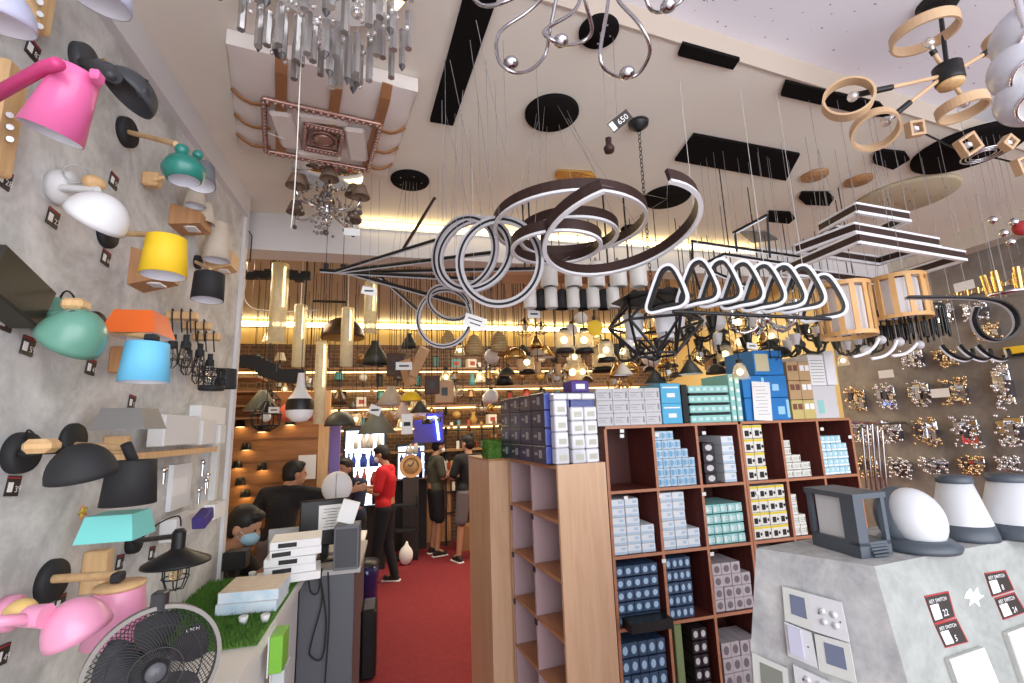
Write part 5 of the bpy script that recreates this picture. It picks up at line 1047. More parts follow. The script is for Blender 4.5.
# 4 long black plate + ring trio below it
t = thing('ceiling_plate', 'long black rectangular ceiling plate with many thin wires', 'ceiling plate', at(460,60,Z=H)); canopy(t, [(466,-10),(501,-12),(453,126),(430,122)])
t4 = t
def ringbar(t, c, R, axis, w=.02, th=.02, grey=True):
    P = circ(c, axis, R, 48); part(t, 'ring', MB().sweep(P, axis, rect(w, th), True), LGR)
    for s_ in (-1,1): part(t, 'black_line', MB().sweep(P, axis, rect(w*.3, .003, s_*th*.52), True), BLACK)
LGR = mat('grey_silicone', (.5,.48,.5), .4)
top = [at(x, y, Z=H-.04) for x, y in ((442,100),(450,60),(463,90),(470,40),(446,115),(476,20))]
for i, (px, py, rx, ax_, lab) in enumerate([(464,253,36,(-.45,.1,-.85),'grey ring pendant with black line, left one of three linked below the long plate'),(474,254,38,(-.3,.25,-.9),'grey ring pendant with black line, middle of three linked rings'),(499,262,42,(-.25,-.05,-.95),'large grey ring pendant with black line, right and frontmost of three linked rings')]):
    c = at(px, py, c=[2.3,2.25,2.12][i]); R = rx*[2.3,2.25,2.12][i]/F; t = thing('ring_pendant', lab, 'pendant lamp', c, 'ring trio'); ringbar(t, c, R, cd(*ax_), .036, .016)
    for k in (0,1): e_ = c+V(.6*R*(1 if k else -1),0,R*.78); wires(t, [(V(e_.x,e_.y,H-.04) if False else top[i*2+k], e_)])
for i, (px, py, R, ax_, lab) in enumerate([(444,318,.16,(-.25,.1,-1),'thin grey ring pendant hanging lowest below the ring trio'),(449,303,.12,(-.2,-.7,-.75),'small tilted grey ring pendant between the ring trio and the lowest ring')]):
    c = at(px, py, c=2.6); t = thing('ring_pendant', lab, 'pendant lamp', c); ringbar(t, c, R, cd(*ax_), .024, .01); wires(t, [(V(c.x-.03,c.y,H), c+V(-.03,0,R*.9))])
c = at(475,322,c=2.5); t = thing('price_tag', 'white price tag with handwriting hanging beside the thin grey rings', 'tag', c); Rt = Matrix.Rotation(.3,3,'Y'); part(t, 'card', MB().box(c, (.12,.002,.07), Rt), PAPER); part(t, 'writing', MB().box(c+V(0,-.0015,.012), (.08,.001,.006), Rt).box(c+V(0,-.0015,-.012), (.06,.001,.006), Rt), BLK_T); wires(t, [(c+V(0,0,.03), V(c.x,c.y,H))], m=CORDW)
# 5 multi-ring pendant under the round plate
t = thing('ring_chandelier', 'brown ring chandelier of three flat stacked rings under a round dark plate', 'chandelier', at(552,115,Z=H)); cc, Rc = canopy_disc(t, 552, 116, 27)
rings = []
for (px, py, R, c_) in ((569,222,.355,2.2),(568,233,.235,2.25),(556,243,.2,2.1)):
    c = at(px, py, c=c_); led(t, circ(c, (0,0,1), R, 56), (0,0,1), .045, .014); rings.append((c, R))
for k in range(8): a = k*PI/4; c, R = rings[k % 3]; wires(t, [(cc+V(Rc*.6*math.cos(a),Rc*.6*math.sin(a),0), c+V(R*math.cos(a),R*math.sin(a),.02))])
# spiral C-shaped pendant
t = thing('ring_pendant', 'large open C-shaped brown ring pendant tilted towards the entrance', 'pendant lamp', at(667,197,Z=H)); cc, Rc = canopy_disc(t, 667, 199, 23)
c = at(619,229,c=2.0); nrm = cd(.16,-.92,-.36); x_, y_, z_ = basis(nrm, V(0,1,0)); import cmath
pts = []
for k in range(46):
    a = math.radians(-60+ (300)*k/45); pts.append(c+cd(1,0,0)*(.335*math.sin(a-math.radians(180)+math.radians(90)-math.radians(0)) if False else 0))
# in-plane axes chosen so that the gap lies on the far side
gx = cd(1,.08,0); gx = (gx-nrm*gx.dot(nrm)).normalized(); gy = nrm.cross(gx); gy = gy if gy.dot(cd(0,1,0)) > 0 else -gy
pts = [c+gx*(.335*math.cos(a))+gy*(.335*math.sin(a)) for a in [math.radians(112+ (68-112+360)*k/47) for k in range(48)]]
led(t, pts, nrm, .05, .016, False, side=1)
for k in (0, 16, 32, 47): wires(t, [(cc+V(0,0,0), pts[k])])
# other ceiling plates
for (px, py, r, m_, lab) in [(599,34,20,BROWN,'round dark ceiling plate behind the chrome loops'),(410,182,19,BROWN,'round dark ceiling plate left of the LED glow'),(815,177,12,OAK,'small round wooden ceiling plate near the oval black plate'),(859,182,12,OAK,'small round wooden ceiling plate beside the cream disc'),(630,230,9,BROWN,'small dark ceiling plate near the LED strip behind the C-shaped ring'),(640,238,1,None,'')]:
    if not m_: continue
    t = thing('ceiling_plate', lab, 'ceiling plate', at(px,py,Z=H)); cc, Rc = canopy_disc(t, px, py, r, .018, PLATE if m_ is BROWN else m_)
    mb = MB()
    for k in range(5): a = k*1.256; mb.sph(cc+V(Rc*.6*math.cos(a),Rc*.6*math.sin(a),0), .004, 6, 4)
    part(t, 'wire_grips', mb, STEEL)
    if px in (410,): wires(t, [(cc+V(.02*k,0,0), at(405+7*k, 262, c=2.7)) for k in range(-2,3)])
for (pts, m_, lab, nw) in [([(694,135),(800,155),(786,181),(675,161)],BLACK,'wide black rectangular ceiling plate with pale wires',3),([(683,44),(740,60),(733,70),(678,56)],BLACK,'small black rectangular ceiling plate near the raised ceiling',0),([(786,82),(880,104),(893,118),(868,116),(781,96)],BROWN,'long dark brown ceiling plate behind the wooden ring lamp',3),([(876,150),(905,153),(910,160),(893,170),(872,163)],BLACK,'black hexagonal ceiling plate',2),([(802,193),(828,193),(834,199),(829,206),(806,205),(799,199)],BLACK,'black oval ceiling plate below the wooden ones',2),([(769,212),(790,213),(795,219),(789,224),(768,222)],BLACK,'black oval ceiling plate above the rectangular frame pendant',2),([(558,171),(592,173),(597,179),(592,185),(560,182),(555,176)],GOLD,'brass rounded bar ceiling plate above the ring chandelier',0),([(740,233),(765,232),(778,240),(752,243)],mat('grey_plate',(.2,.19,.18),.5),'grey ceiling plate seen through the frame pendant',0)]:
    t = thing('ceiling_plate', lab, 'ceiling plate', at(pts[0][0],pts[0][1],Z=H)); canopy(t, pts, .016, PLATE if m_ in (BLACK, BROWN) else m_)
    xs = sorted(p[0] for p in pts); ys = sorted(p[1] for p in pts)
    for k in range(nw): x = xs[0]+(xs[-1]-xs[0])*(k+1)/(nw+1); y = (ys[0]+ys[-1])/2; p = at(x, y, Z=H-.016); wires(t, [(p, V(p.x,p.y,2.75))])
t = thing('ceiling_disc', 'large cream ceiling disc with small dark holes', 'ceiling plate', at(905,197,Z=H)); cc, Rc = canopy_disc(t, 905, 199, 42, .03, mat('cream_disc', (.52,.44,.3), .6)); mb = MB(); random.seed(2)
for k in range(16): a = random.random()*6.28; r = random.uniform(.2,.9)*Rc; mb.lathe([(.006,0),(.0005,-.002)], cc+V(r*math.cos(a),r*math.sin(a),-.0005), (0,0,1), 8)
part(t, 'holes', mb, BLK_T)
# conical plate with chain and geometric cage chandelier
cc = at(639,131,Z=H-.05); t = thing('cage_chandelier', 'black geometric cage chandelier with white cup shades on a long chain', 'chandelier', (cc.x,cc.y,H)); part(t, 'ceiling_plate', MB().lathe([(.012,0),(.05,.03),(.055,.049),(.001,.049)], cc, (0,0,1), 24), BLACK)
G = at(657,318,c=2.15); G = V(cc.x+.02, cc.y+.05, 0); G.z = at(655,325,Y=G.y).z; ctop = G+V(0,0,.14)
mb = MB(); nl = 40
for k in range(nl): p = cc.lerp(ctop, (k+.5)/nl); mb.tube(circ(p, (1,0,0) if k % 2 else (0,1,0), .008, 8, R2=.014, hint=(0,0,1)), .0022, 4, True)
part(t, 'chain', mb, BLACK); Rg = .225
oct_ = lambda r, z, o=0: [G+V(r*math.cos(2*PI*k/6+o), r*math.sin(2*PI*k/6+o), z) for k in range(6)]
A_, B_, C_ = oct_(.13,.13), oct_(Rg,.0,.52), oct_(.1,-.15)
mb = MB()
for k in range(6):
    for a, b in ((A_[k],A_[(k+1)%6]),(A_[k],B_[k]),(A_[(k+1)%6],B_[k]),(B_[k],B_[(k+1)%6]),(B_[k],C_[k]),(B_[k],C_[(k+1)%6]),(C_[k],C_[(k+1)%6])): mb.cyl(a, b, .007, .007, 6)
part(t, 'cage', mb, BLACK); part(t, 'top_plate', MB().lathe([(.001,.02),(.2,0),(.205,-.006),(.001,-.004)], G+V(0,0,.135), (0,0,1), 6, False), BLACK)
for k in range(3): a = k*2.09+.5; p = G+V(.1*math.cos(a), .1*math.sin(a), 0); part(t, 'cup_shade', MB().lathe([(.04,-.06),(.052,.06),(.048,.06),(.036,-.055)], p, (0,0,1), 16), OPAL); part(t, 'arm', MB().tube([G+V(0,0,-.08), p+V(0,0,-.07), p+V(0,0,-.05)], .005, 6), BLACK)
mb = MB()
for k in range(3): a = k*2.09; mb.tube(smooth_pts([G+V(0,0,.14), G+V(.1*math.cos(a),.1*math.sin(a),.2), G+V(.16*math.cos(a),.16*math.sin(a),.15)],5), .005, 6)
part(t, 'scrolls', mb, BLACK)
# small brown pendant and price card
c = at(609,148,c=1.75); t = thing('pendant_light', 'tiny dark brown spool pendant on a thin wire near the price card', 'pendant lamp', (c.x,c.y,H)); part(t, 'body', MB().lathe([(.001,.04),(.012,.04),(.011,.015),(.021,.0),(.018,-.016),(.001,-.016)], c, (0,0,1), 16), BROWN); wires(t, [(c+V(0,0,.04), V(c.x,c.y,H))])
c = at(620,121,c=1.8); xd = cd(.78,.62,0); yd = cd(-.5,.86,0); yd = (yd-xd*yd.dot(xd)).normalized(); t = thing('price_card', 'slanted black price card hanging below the ceiling beside the chain lamp', 'price card', c)
Rm = Matrix((xd, yd, xd.cross(yd))).transposed(); part(t, 'card', MB().box(c, (.095,.045,.002), Rm), CARD); part(t, 'white_panel', MB().box(c-xd*.035+xd.cross(yd)*.0016, (.02,.035,.001), Rm), WHT_T); text_part(t, '650', c-xd*.012-yd*.012+xd.cross(yd)*.001, xd, yd, .032, WHT_T); wires(t, [(c+yd*.02, V(c.x,c.y,H))])
# chrome loop chandelier at the top
pc = at(575,-55,c=1.25); t = thing('loop_chandelier', 'chrome loop chandelier with small spotlight balls at the top edge', 'chandelier', (pc.x,pc.y,H)); SMC = mat('smoky_chrome', (.5,.48,.5), .12, 1)
part(t, 'ceiling_plate', MB().lathe([(.001,0),(.1,0),(.1,.03),(.001,.03)], (pc.x,pc.y,max(pc.z+.1,H-.03) if pc.z < H-.1 else H-.03), (0,0,1)), SMC)
loops = [[(560,-20),(530,10),(500,32),(498,58),(512,72),(530,70),(545,55),(550,30),(560,-20)],[(585,-20),(575,10),(545,30),(552,40),(565,45),(582,42),(592,30),(585,0),(586,-20)],[(610,-20),(607,10),(600,55),(608,72),(625,78),(640,72),(650,50),(640,25),(618,0),(612,-20)],[(560,-30),(520,-5),(490,6),(475,0),(470,-20)],[(640,-30),(648,5),(660,12),(680,2),(690,-15)]]
for i, L_ in enumerate(loops):
    P = [at(x, y, c=1.25+.05*math.sin(k*1.3+i)) for k, (x, y) in enumerate(L_)]; part(t, 'loop_tube', MB().tube(smooth_pts(P, 5), .0052, 8), SMC)
for (x, y) in ((511,63),(561,41),(627,73),(668,6)): p = at(x, y, c=1.24); part(t, 'spot_ball', MB().sph(p, (.021,.021,.015), 16, 10), SMC); part(t, 'lens', MB().sph(p+cd(-.1,-.3,-1)*.013, (.009,.009,.009)), OPAL)
part(t, 'stem', MB().cyl(pc+V(0,0,-.03), (pc.x,pc.y,H-.02 if pc.z < H-.05 else pc.z+.02), .01), SMC)
# wooden ring sputnik
P0 = at(940,8,Z=HF-.03); t = thing('wooden_ring_chandelier', 'chandelier with wooden rings on rods round a black hub at the upper right', 'chandelier', (P0.x,P0.y,HF)); part(t, 'ceiling_plate', MB().lathe([(.001,0),(.06,0),(.075,.029),(.001,.029)], P0, (0,0,1)), BLACK)
hub = V(P0.x-.02, P0.y+.01, at(950,72,Y=P0.y).z); ch = (hub-CAMPOS).dot(FU); part(t, 'stem', MB().cyl(P0, hub+V(0,0,.03), .008), BLACK); part(t, 'hub', MB().lathe([(.001,-.04),(.045,-.04),(.048,-.03),(.048,.035),(.001,.04)], hub, (0,0,1), 20), BLACK); part(t, 'wooden_disc', MB().lathe([(.001,-.056),(.04,-.054),(.044,-.041),(.001,-.041)], hub, (0,0,1), 20), PINE)
LW = mat('light_wood', (.66,.46,.28), .45, noise=((.58,.38,.22), 10, .2))
for (x1,y1,x2,y2,cx_,cy_,R,ax_,dc) in [(935,78,856,95,848,99,.083,(-.45,.25,-.85),-.02),(930,86,893,116,875,130,.078,(-.25,-.75,-.6),.0),(938,60,932,50,924,33,.105,(.05,-1,-.12),-.0),(958,92,965,100,962,108,.08,(.1,-1,-.2),.06),(966,66,996,46,1008,38,.07,(.1,-1,-.3),.0)]:
    e1 = at(x1,y1,c=ch); e2 = at(x2,y2,c=ch+dc); rc = at(cx_,cy_,c=ch+dc); m_ = e1.lerp(e2,.55)
    part(t, 'rod', MB().cyl(hub.lerp(e1,.6), m_, .008), LW); part(t, 'black_sleeve', MB().cyl(m_, e2, .0115), BLACK); part(t, 'wooden_ring', MB().sweep(circ(rc, cd(*ax_), R, 36), cd(*ax_), rect(.009,.042), True), LW); bulb(t, e2+(rc-e2)*.4, .02, mat('clear_bulb', (.9,.85,.8), .05, .3, trans=.6), e2-m_)
# white pod lamp at the right edge
pc = at(1030,45,c=1.15); t = thing('pod_pendant', 'white stacked pod pendant with chrome-rimmed openings at the right edge', 'pendant lamp', (pc.x,pc.y,HF)); GW = mat('glossy_pod', (.6,.6,.66), .2)
for (x, y, r) in ((1034,34,.085),(1026,68,.075),(1030,98,.07)):
    p = at(x, y, c=1.2); d_ = cd(-.28,-.62,-.73); part(t, 'pod', MB().lathe([(max(.001,r*math.sin(math.radians(a))), -r*math.cos(math.radians(a))) for a in range(0,141,10)], p, d_, 28), GW); rc = p+d_*r*.77; part(t, 'chrome_rim', MB().tube(circ(rc, d_, r*.65, 32), .0045, 6, True), CHROME); part(t, 'lens', MB().lathe([(.001,-.004),(r*.64,.0)], rc, d_, 24), mat('pod_lens', (.6,.6,.6), .25, .5))
part(t, 'stem', MB().cyl((pc.x,pc.y,pc.z+.05), (pc.x,pc.y,HF), .008), CHROME)
# wooden square frames with a round black plate
t = thing('square_frame_lamp', 'ceiling lamp with small wooden square frames under a dark round plate', 'ceiling lamp', at(965,150,Z=H)); cc, Rc = canopy_disc(t, 968, 152, 44, .03, PLATE)
cq = (cc-CAMPOS).dot(FU)-.35
for (x, y, s_, rz) in ((968,145,.085,.6),(915,129,.065,.15),(1024,165,.075,.4),(1008,143,.05,.9)):
    p = at(x, y, c=cq); d1 = cd(math.cos(rz), math.sin(rz), 0); d2 = cd(-math.sin(rz)+.1, math.cos(rz), 0); d2 = (d2-d1*d2.dot(d1)).normalized(); nn = d1.cross(d2)
    part(t, 'square_frame', MB().sweep([p+d1*(a*s_/2)+d2*(b*s_/2) for a, b in ((-1,-1),(1,-1),(1,1),(-1,1))], nn, [(-.009,-.02),(.009,-.02),(.009,.02),(-.009,.02)], True), LW); part(t, 'led_plate', MB().box(p, (.03,.02,.02)), OPAL)
    part(t, 'arm', MB().cyl(p, cc+V(.05*(x-968)/40,0,0), .005), BLACK)
mb = MB()
for k in range(3): mb.tube(circ(at(983,155,c=cq+.1), (0,0,1), .05+.02*k, 20), .004, 6, True)
part(t, 'chrome_coils', mb, CHROME)
# three-tier rectangular frame pendant
t = thing('tiered_frame_pendant', 'pendant of three stacked brown rectangular frames edged in white', 'pendant lamp', at(880,190,Z=H))
for i, (L_, T_, R_, z) in enumerate([((783,270),(858,238),(964,256),2.72),((797,249),(854,228),(938,243),2.80),((820,228),(856,208),(908,217),2.90)]):
    l, tt, r = at(*L_,Z=z), at(*T_,Z=z), at(*R_,Z=z); b = l+r-tt; P = [l, tt, r, b]
    for a_, b_ in ((0,1),(1,2),(2,3),(3,0)):
        d = (P[b_]-P[a_]); u = d.normalized(); R3 = Matrix((u, V(0,0,1).cross(u), V(0,0,1))).transposed(); mid = (P[a_]+P[b_])/2
        part(t, 'frame_bar', MB().box(mid, (d.length,.014,.034), R3), BROWN); part(t, 'diffuser', MB().box(mid-V(0,0,.024), (d.length+.012,.02,.014), R3), OPAL); part(t, 'upper_diffuser', MB().box(mid+V(0,0,.0225), (d.length+.012,.02,.011), R3), OPAL)
    if i < 3: wires(t, [(p, V(p.x,p.y,H)) for p in (l, r)])
# row of eight rounded loops
t = thing('loop_row_pendant', 'linear pendant of eight rounded black loops with white fronts', 'pendant lamp', at(750,250,Z=H)); smooth_xy = lambda Q: [(v.x, -v.y) for v in smooth_pts([V(a, b, 0) for a, b in Q], 4, True)]
centers = [(668,289,1.95),(699,283,1.98),(721,283,2.0),(743,285,2.02),(764,287,2.04),(784,288,2.06),(803,289,2.08),(824,298,2.1)]
bar = []; LS = .007
for i, (x, y, c_) in enumerate(centers):
    p = at(x, y, c=c_); nn = cd(-.5,.1,-.86); e1 = cd(0,1,0); e1 = (e1-nn*e1.dot(nn)).normalized(); e2 = nn.cross(e1); e2 = e2 if e2.dot(cd(1,0,0)) > 0 else -e2; s_ = .1; rr = .05; P = []
    P = [p+e2*(a*.0019*c_)+e1*(b*.002*c_) for a, b in smooth_xy([(-7,-21),(1,-24),(8,-17),(17,2),(19,12),(14,18),(-2,21),(-17,24),(-21,20),(-18,8),(-12,-10)])]; part(t, 'loop', MB().sweep(P, nn, [(-.009+LS,-.014),(.004+LS,-.014),(.004+LS,.014),(-.009+LS,.014)], True), BLACK); part(t, 'diffuser', MB().sweep(P, nn, [(-.006-LS*1.2,-.014),(.006-LS*1.2,-.014),(.006-LS*1.2,.014),(-.006-LS*1.2,.014)], True), OPAL); bar.append(p+e1*.1)
part(t, 'bar', MB().cyl(bar[0]+V(0,0,-.2), bar[-1]+V(0,0,-.2), .008), BLACK); wires(t, [(b, V(b.x,b.y,H)) for b in (bar[1], bar[4], bar[6])], .0014, mat('pale_wire', (.6,.58,.55), .5))
# rectangular black frame pendant
t = thing('frame_pendant', 'black pendant of crossing rectangular frames behind the row of loops', 'pendant lamp', at(780,218,Z=H)); cF = 2.6
for (a, b, dc) in [((691,241),(803,257),.1),((692,241),(693,268),.1),((733,233),(767,215),0),((767,215),(770,258),0),((735,233),(737,252),0),((724,254),(790,264),-.1),((724,254),(700,266),-.1),((738,261),(745,316),-.1),((803,257),(792,290),.1),((700,266),(745,285),-.1),((693,268),(700,290),.1)]:
    A1, B1 = at(*a,c=cF+dc), at(*b,c=cF+dc); part(t, 'frame_bar', MB().tube([A1,B1], .0085, 4, sm=False), BLACK); part(t, 'diffuser', MB().tube([A1-V(0,0,.01),B1-V(0,0,.01)], .004, 4, sm=False), OPAL)
wires(t, [(at(733,233,c=cF), V(at(733,233,c=cF).x,at(733,233,c=cF).y,H)), (at(767,215,c=cF), V(at(767,215,c=cF).x,at(767,215,c=cF).y,H)), (at(803,257,c=cF+.1), V(at(803,257,c=cF+.1).x,at(803,257,c=cF+.1).y,H))])
# long branching stick pendant
t = thing('branch_pendant', 'long black branching stick pendant reaching left from the grey rings', 'pendant lamp', at(400,190,Z=H))
for (a, b, ca, cb) in [((320,270),(366,273),2.9,2.9),((335,271),(435,240),2.9,2.6),((340,271),(495,252),2.9,2.6),((345,272),(480,279),2.9,2.7),((350,273),(470,306),2.9,2.7),((380,276),(418,310),2.85,2.9),((403,250),(435,198),2.7,2.9),((340,272),(560,268),2.9,2.9)]:
    A1, B1 = at(*a,c=ca), at(*b,c=cb); part(t, 'stick', MB().tube([A1,B1], .011, 4, sm=False), BROWN if a[0] == 403 else BLACK); part(t, 'diffuser', MB().tube([A1-V(0,0,.013),B1-V(0,0,.013)], .005, 4, sm=False), LGR)
for (x, y) in ((326,270),(343,271)): p = at(x, y, c=2.9); part(t, 'joint', MB().cyl(p+V(0,0,.04), p, .018), BLACK); wires(t, [(p+V(0,0,.04), V(p.x,p.y,H))], .0018, CORDB)
for x in (360,378,405,430,455): p = at(x, 268, c=2.8); wires(t, [(p, V(p.x,p.y,H))])
# two rails of white cylinder lamps below the beam
WL2 = mat('orange_brown_rail', (.42,.2,.1), .5)
OWH = mat('milky_glass', (.78,.76,.72), .3)
for r_, (xs, y, w, h, c_, lab) in enumerate([([436,549,573,596,618,638],275,17,25,2.95,'upper'),([530,551,573,593,613],298,13,21,2.95,'lower')]):
    xs = [x for x in xs if x > 500]; A1, B1 = at(xs[0]-(46 if y < 290 else 14),y+(2 if y < 290 else 4),c=3.05), at(xs[-1]+14,y+2,c=3.05); t = thing('lamp_rail', 'brown wooden rail carrying the %s row of white glass lamps' % lab, 'rail', (A1+B1)/2); part(t, 'rail', MB().tube([A1,B1], .045 if y < 290 else .03, 4, sm=False), WL2); part(t, 'hanger', MB().cyl(A1.lerp(B1,.15), V(A1.lerp(B1,.15).x,A1.lerp(B1,.15).y,H), .006), BLACK); part(t, 'hanger', MB().cyl(A1.lerp(B1,.85), V(A1.lerp(B1,.85).x,A1.lerp(B1,.85).y,H), .006), BLACK)
    for i, x in enumerate(xs):
        c = at(x, y, c=c_-.04); R = w/2*c_/F; hh2 = h*c_/F; t = thing('glass_lamp', 'white cylinder glass lamp, %s from the left on the %s wooden rail' % (['first','second','third','fourth','fifth','sixth'][i], lab), 'wall lamp', c, '%s row of white glass lamps' % lab); part(t, 'glass', MB().lathe([(R*.8,-hh2/2),(R,-hh2/2+.01),(R*.98,hh2/2-.01),(R*.8,hh2/2),(.001,hh2/2)], c, (0,0,1), 20), OWH); part(t, 'cap', MB().lathe([(R*.55,0),(R*.4,.012),(.008,.014),(.005,.035),(.001,.035)], c+V(0,0,hh2/2), (0,0,1), 14), STEEL)
        if r_ and i < 4: p = at(x+11, y+2, c=c_); solo('black_lamp', 'black tapered lamp hanging between white lamps %s on the lower rail' % ['one and two','two and three','three and four','four and five'][i], 'wall lamp', MB().lathe([(.02,.07),(.035,.05),(.045,-.06),(.04,-.06)], p, (0,0,1), 14), MATTE)
# wooden lanterns with white panels
WL = mat('honey_wood', (.62,.33,.12), .45, noise=((.7,.42,.18), 9, .2))
for i, (x, y, w, h, lab) in enumerate([(845,311,54,52,'slatted honey wood drum lantern with white inner shade, left of two'),(898,299,56,42,'slatted honey wood drum lantern with white inner shade, right of two')]):
    c_ = 2.55+.1*i; c = at(x, y, c=c_); R = w/2*c_/F*.85; hh2 = h*c_/F/2*.95; t = thing('wood_lantern', lab, 'pendant lamp', (c.x,c.y,H), 'wooden slat lanterns')
    for z in (-hh2, hh2): part(t, 'hoop', MB().sweep(circ(c+V(0,0,z), (0,0,1), R, 28), (0,0,1), rect(.012,.022), True), WL)
    for k in range(12): a = k*PI/6; part(t, 'slat', MB().box(c+V(R*math.cos(a),R*math.sin(a),0), (.008,.026,hh2*2), Matrix.Rotation(a,3,'Z')), WL)
    part(t, 'inner_shade', MB().lathe([(R*.72,-hh2*.9),(R*.72,hh2*.9)], c, (0,0,1), 24), OPAL); wires(t, [(c+V(0,0,hh2), V(c.x,c.y,H)), (c+V(R,0,hh2), V(c.x,c.y,H)), (c+V(-R,0,hh2), V(c.x,c.y,H))])
    part(t, 'top_cross', MB().box(c+V(0,0,hh2), (R*2,.02,.012)), WL)
c = at(905,326,c=2.8); t = thing('bead_drum', 'black beaded drum chandelier below the wooden lanterns', 'chandelier', (c.x,c.y,H)); part(t, 'top_hoop', MB().tube(circ(c+V(0,0,.09), (0,0,1), .19, 32), .007, 6, True), BLACK); mb = MB(); random.seed(8)
for k in range(70):
    a = k*2*PI/70; r = .19 if k % 2 else .14
    mb.cyl(c+V(r*math.cos(a),r*math.sin(a),.09), c+V(r*math.cos(a),r*math.sin(a),-.06-random.random()*.04), .006, .006, 5)
part(t, 'bead_strings', mb, mat('black_beads', (.01,.01,.012), .15), kind='stuff'); wires(t, [(c+V(.19,0,.09), V(c.x,c.y,H)),(c+V(-.19,0,.09), V(c.x,c.y,H))])
# black ribbon loop at the right
pts = [at(x, y, c=2.2) for x, y in [(908,297),(930,297),(955,297),(980,298),(1002,302),(1015,312),(1018,326),(1010,337),(996,340),(982,334),(975,320),(978,307)]]
t = thing('ribbon_pendant', 'black ribbon pendant with a straight arm ending in a loop at the right', 'pendant lamp', pts[0]); led(t, smooth_pts(pts, 4), cd(.1,.3,-1), .02, .01, False, BLACK, LGR); wires(t, [(pts[0], V(pts[0].x,pts[0].y,H)), (pts[4], V(pts[4].x,pts[4].y,H))])
for i, (L_, lab) in enumerate([([(853,357),(864,354),(874,347),(879,338)],'white glowing-edge arc, leftmost of three below the black bead drum'),([(871,359),(884,356),(893,349),(897,340)],'white arc, middle of three below the black bead drum'),([(892,356),(904,354),(912,349),(917,343)],'white arc, right of three below the black bead drum')]):
    P = [at(x, y, c=2.6) for x, y in L_]; t = thing('arc_light', lab, 'pendant lamp', P[0], 'white arcs'); part(t, 'arc', MB().tube(smooth_pts(P, 5), .009, 8), OPAL); part(t, 'knob', MB().sph(at(L_[3][0]+2,L_[3][1]+2,c=2.62), .026), LGR); wires(t, [(P[3], V(P[3].x,P[3].y,H))])
for i, (x, y, lab) in enumerate([(957,347,'left'),(975,347,'middle'),(993,347,'right')]):
    P = circ(at(x, y, c=2.6), cd(.1,.6,-.8), .085, 24, math.radians(170), math.radians(350), False); t = thing('arc_light', 'black arc with white inner edge, %s of three under the ribbon loop' % lab, 'pendant lamp', P[0], 'black arcs'); led(t, P, cd(.1,.6,-.8), .016, .01, False, BLACK, OPAL); wires(t, [(P[0], V(P[0].x,P[0].y,H))])
# brass candle chandelier
c = at(1008,285,c=3.0); t = thing('candle_chandelier', 'brass candle-tube chandelier at the right edge', 'chandelier', (c.x,c.y,H)); part(t, 'dish', MB().lathe([(.001,-.08),(.1,-.07),(.12,-.05),(.1,-.06)], c, (0,0,1)), CHROME)
for k in range(6): a = k*PI/3; part(t, 'candle_tube', MB().cyl(c+V(.09*math.cos(a),.09*math.sin(a),-.06), c+V(.1*math.cos(a),.1*math.sin(a),.09), .019), GOLD)
wires(t, [(c, V(c.x,c.y,H))])
# chrome balls cluster
for i, (x, y, m_) in enumerate([(993,220,CHROME),(1004,233,CHROME),(1011,242,CHROME),(1014,222,CHROME),(1022,228,RED_T)]):
    c = at(x, y, c=2.5); t = thing('ball_pendant', ['small chrome ball pendant, leftmost of the cluster at the right edge','small chrome ball pendant, second from the left in the cluster','small chrome ball pendant, lowest of the cluster','small chrome ball pendant next to the red one','small red ball pendant at the right edge'][i], 'pendant lamp', c); part(t, 'ball', MB().sph(c, .022 if m_ is CHROME else .04, 14, 10), m_); wires(t, [(c, V(c.x,c.y,H))])
# thin bare wires hanging from the ceiling
random.seed(31)
for (x, y) in [(445,60),(455,110),(462,120),(470,130),(478,100),(486,60),(495,80),(503,40),(528,170),(536,60),(700,160),(713,150),(757,150),(748,160),(835,150),(850,170),(985,190),(995,190),(1005,195),(965,195),(975,195)]:
    p = at(x, y, Z=H); o = solo('hanging_wire', 'bare thin wire hanging from the front room ceiling', 'wire', MB().cyl(p, V(p.x,p.y,2.7+random.random()*.3), .0011, .0011, 5, False), WIRE, group='bare wires below the front ceiling')
# ceiling stains on the raised part
mb = MB(); random.seed(9)
for i in range(70):
    x, y = random.uniform(640,1010), random.uniform(-5,90); 
    if y > 10+(x-640)*.28: continue
    p = at(x, y, Z=HF-.0015); r = random.uniform(.002,.006); mb.add([p+V(r*math.cos(a),r*math.sin(a)*random.uniform(.4,1),0) for a in (5,4,3,2,1,0)], [(0,1,2,3,4,5)])
solo('ceiling_specks', 'small dark specks on the raised white ceiling', 'specks', mb, mat('speck', (.2,.17,.16), .9), kind='stuff')
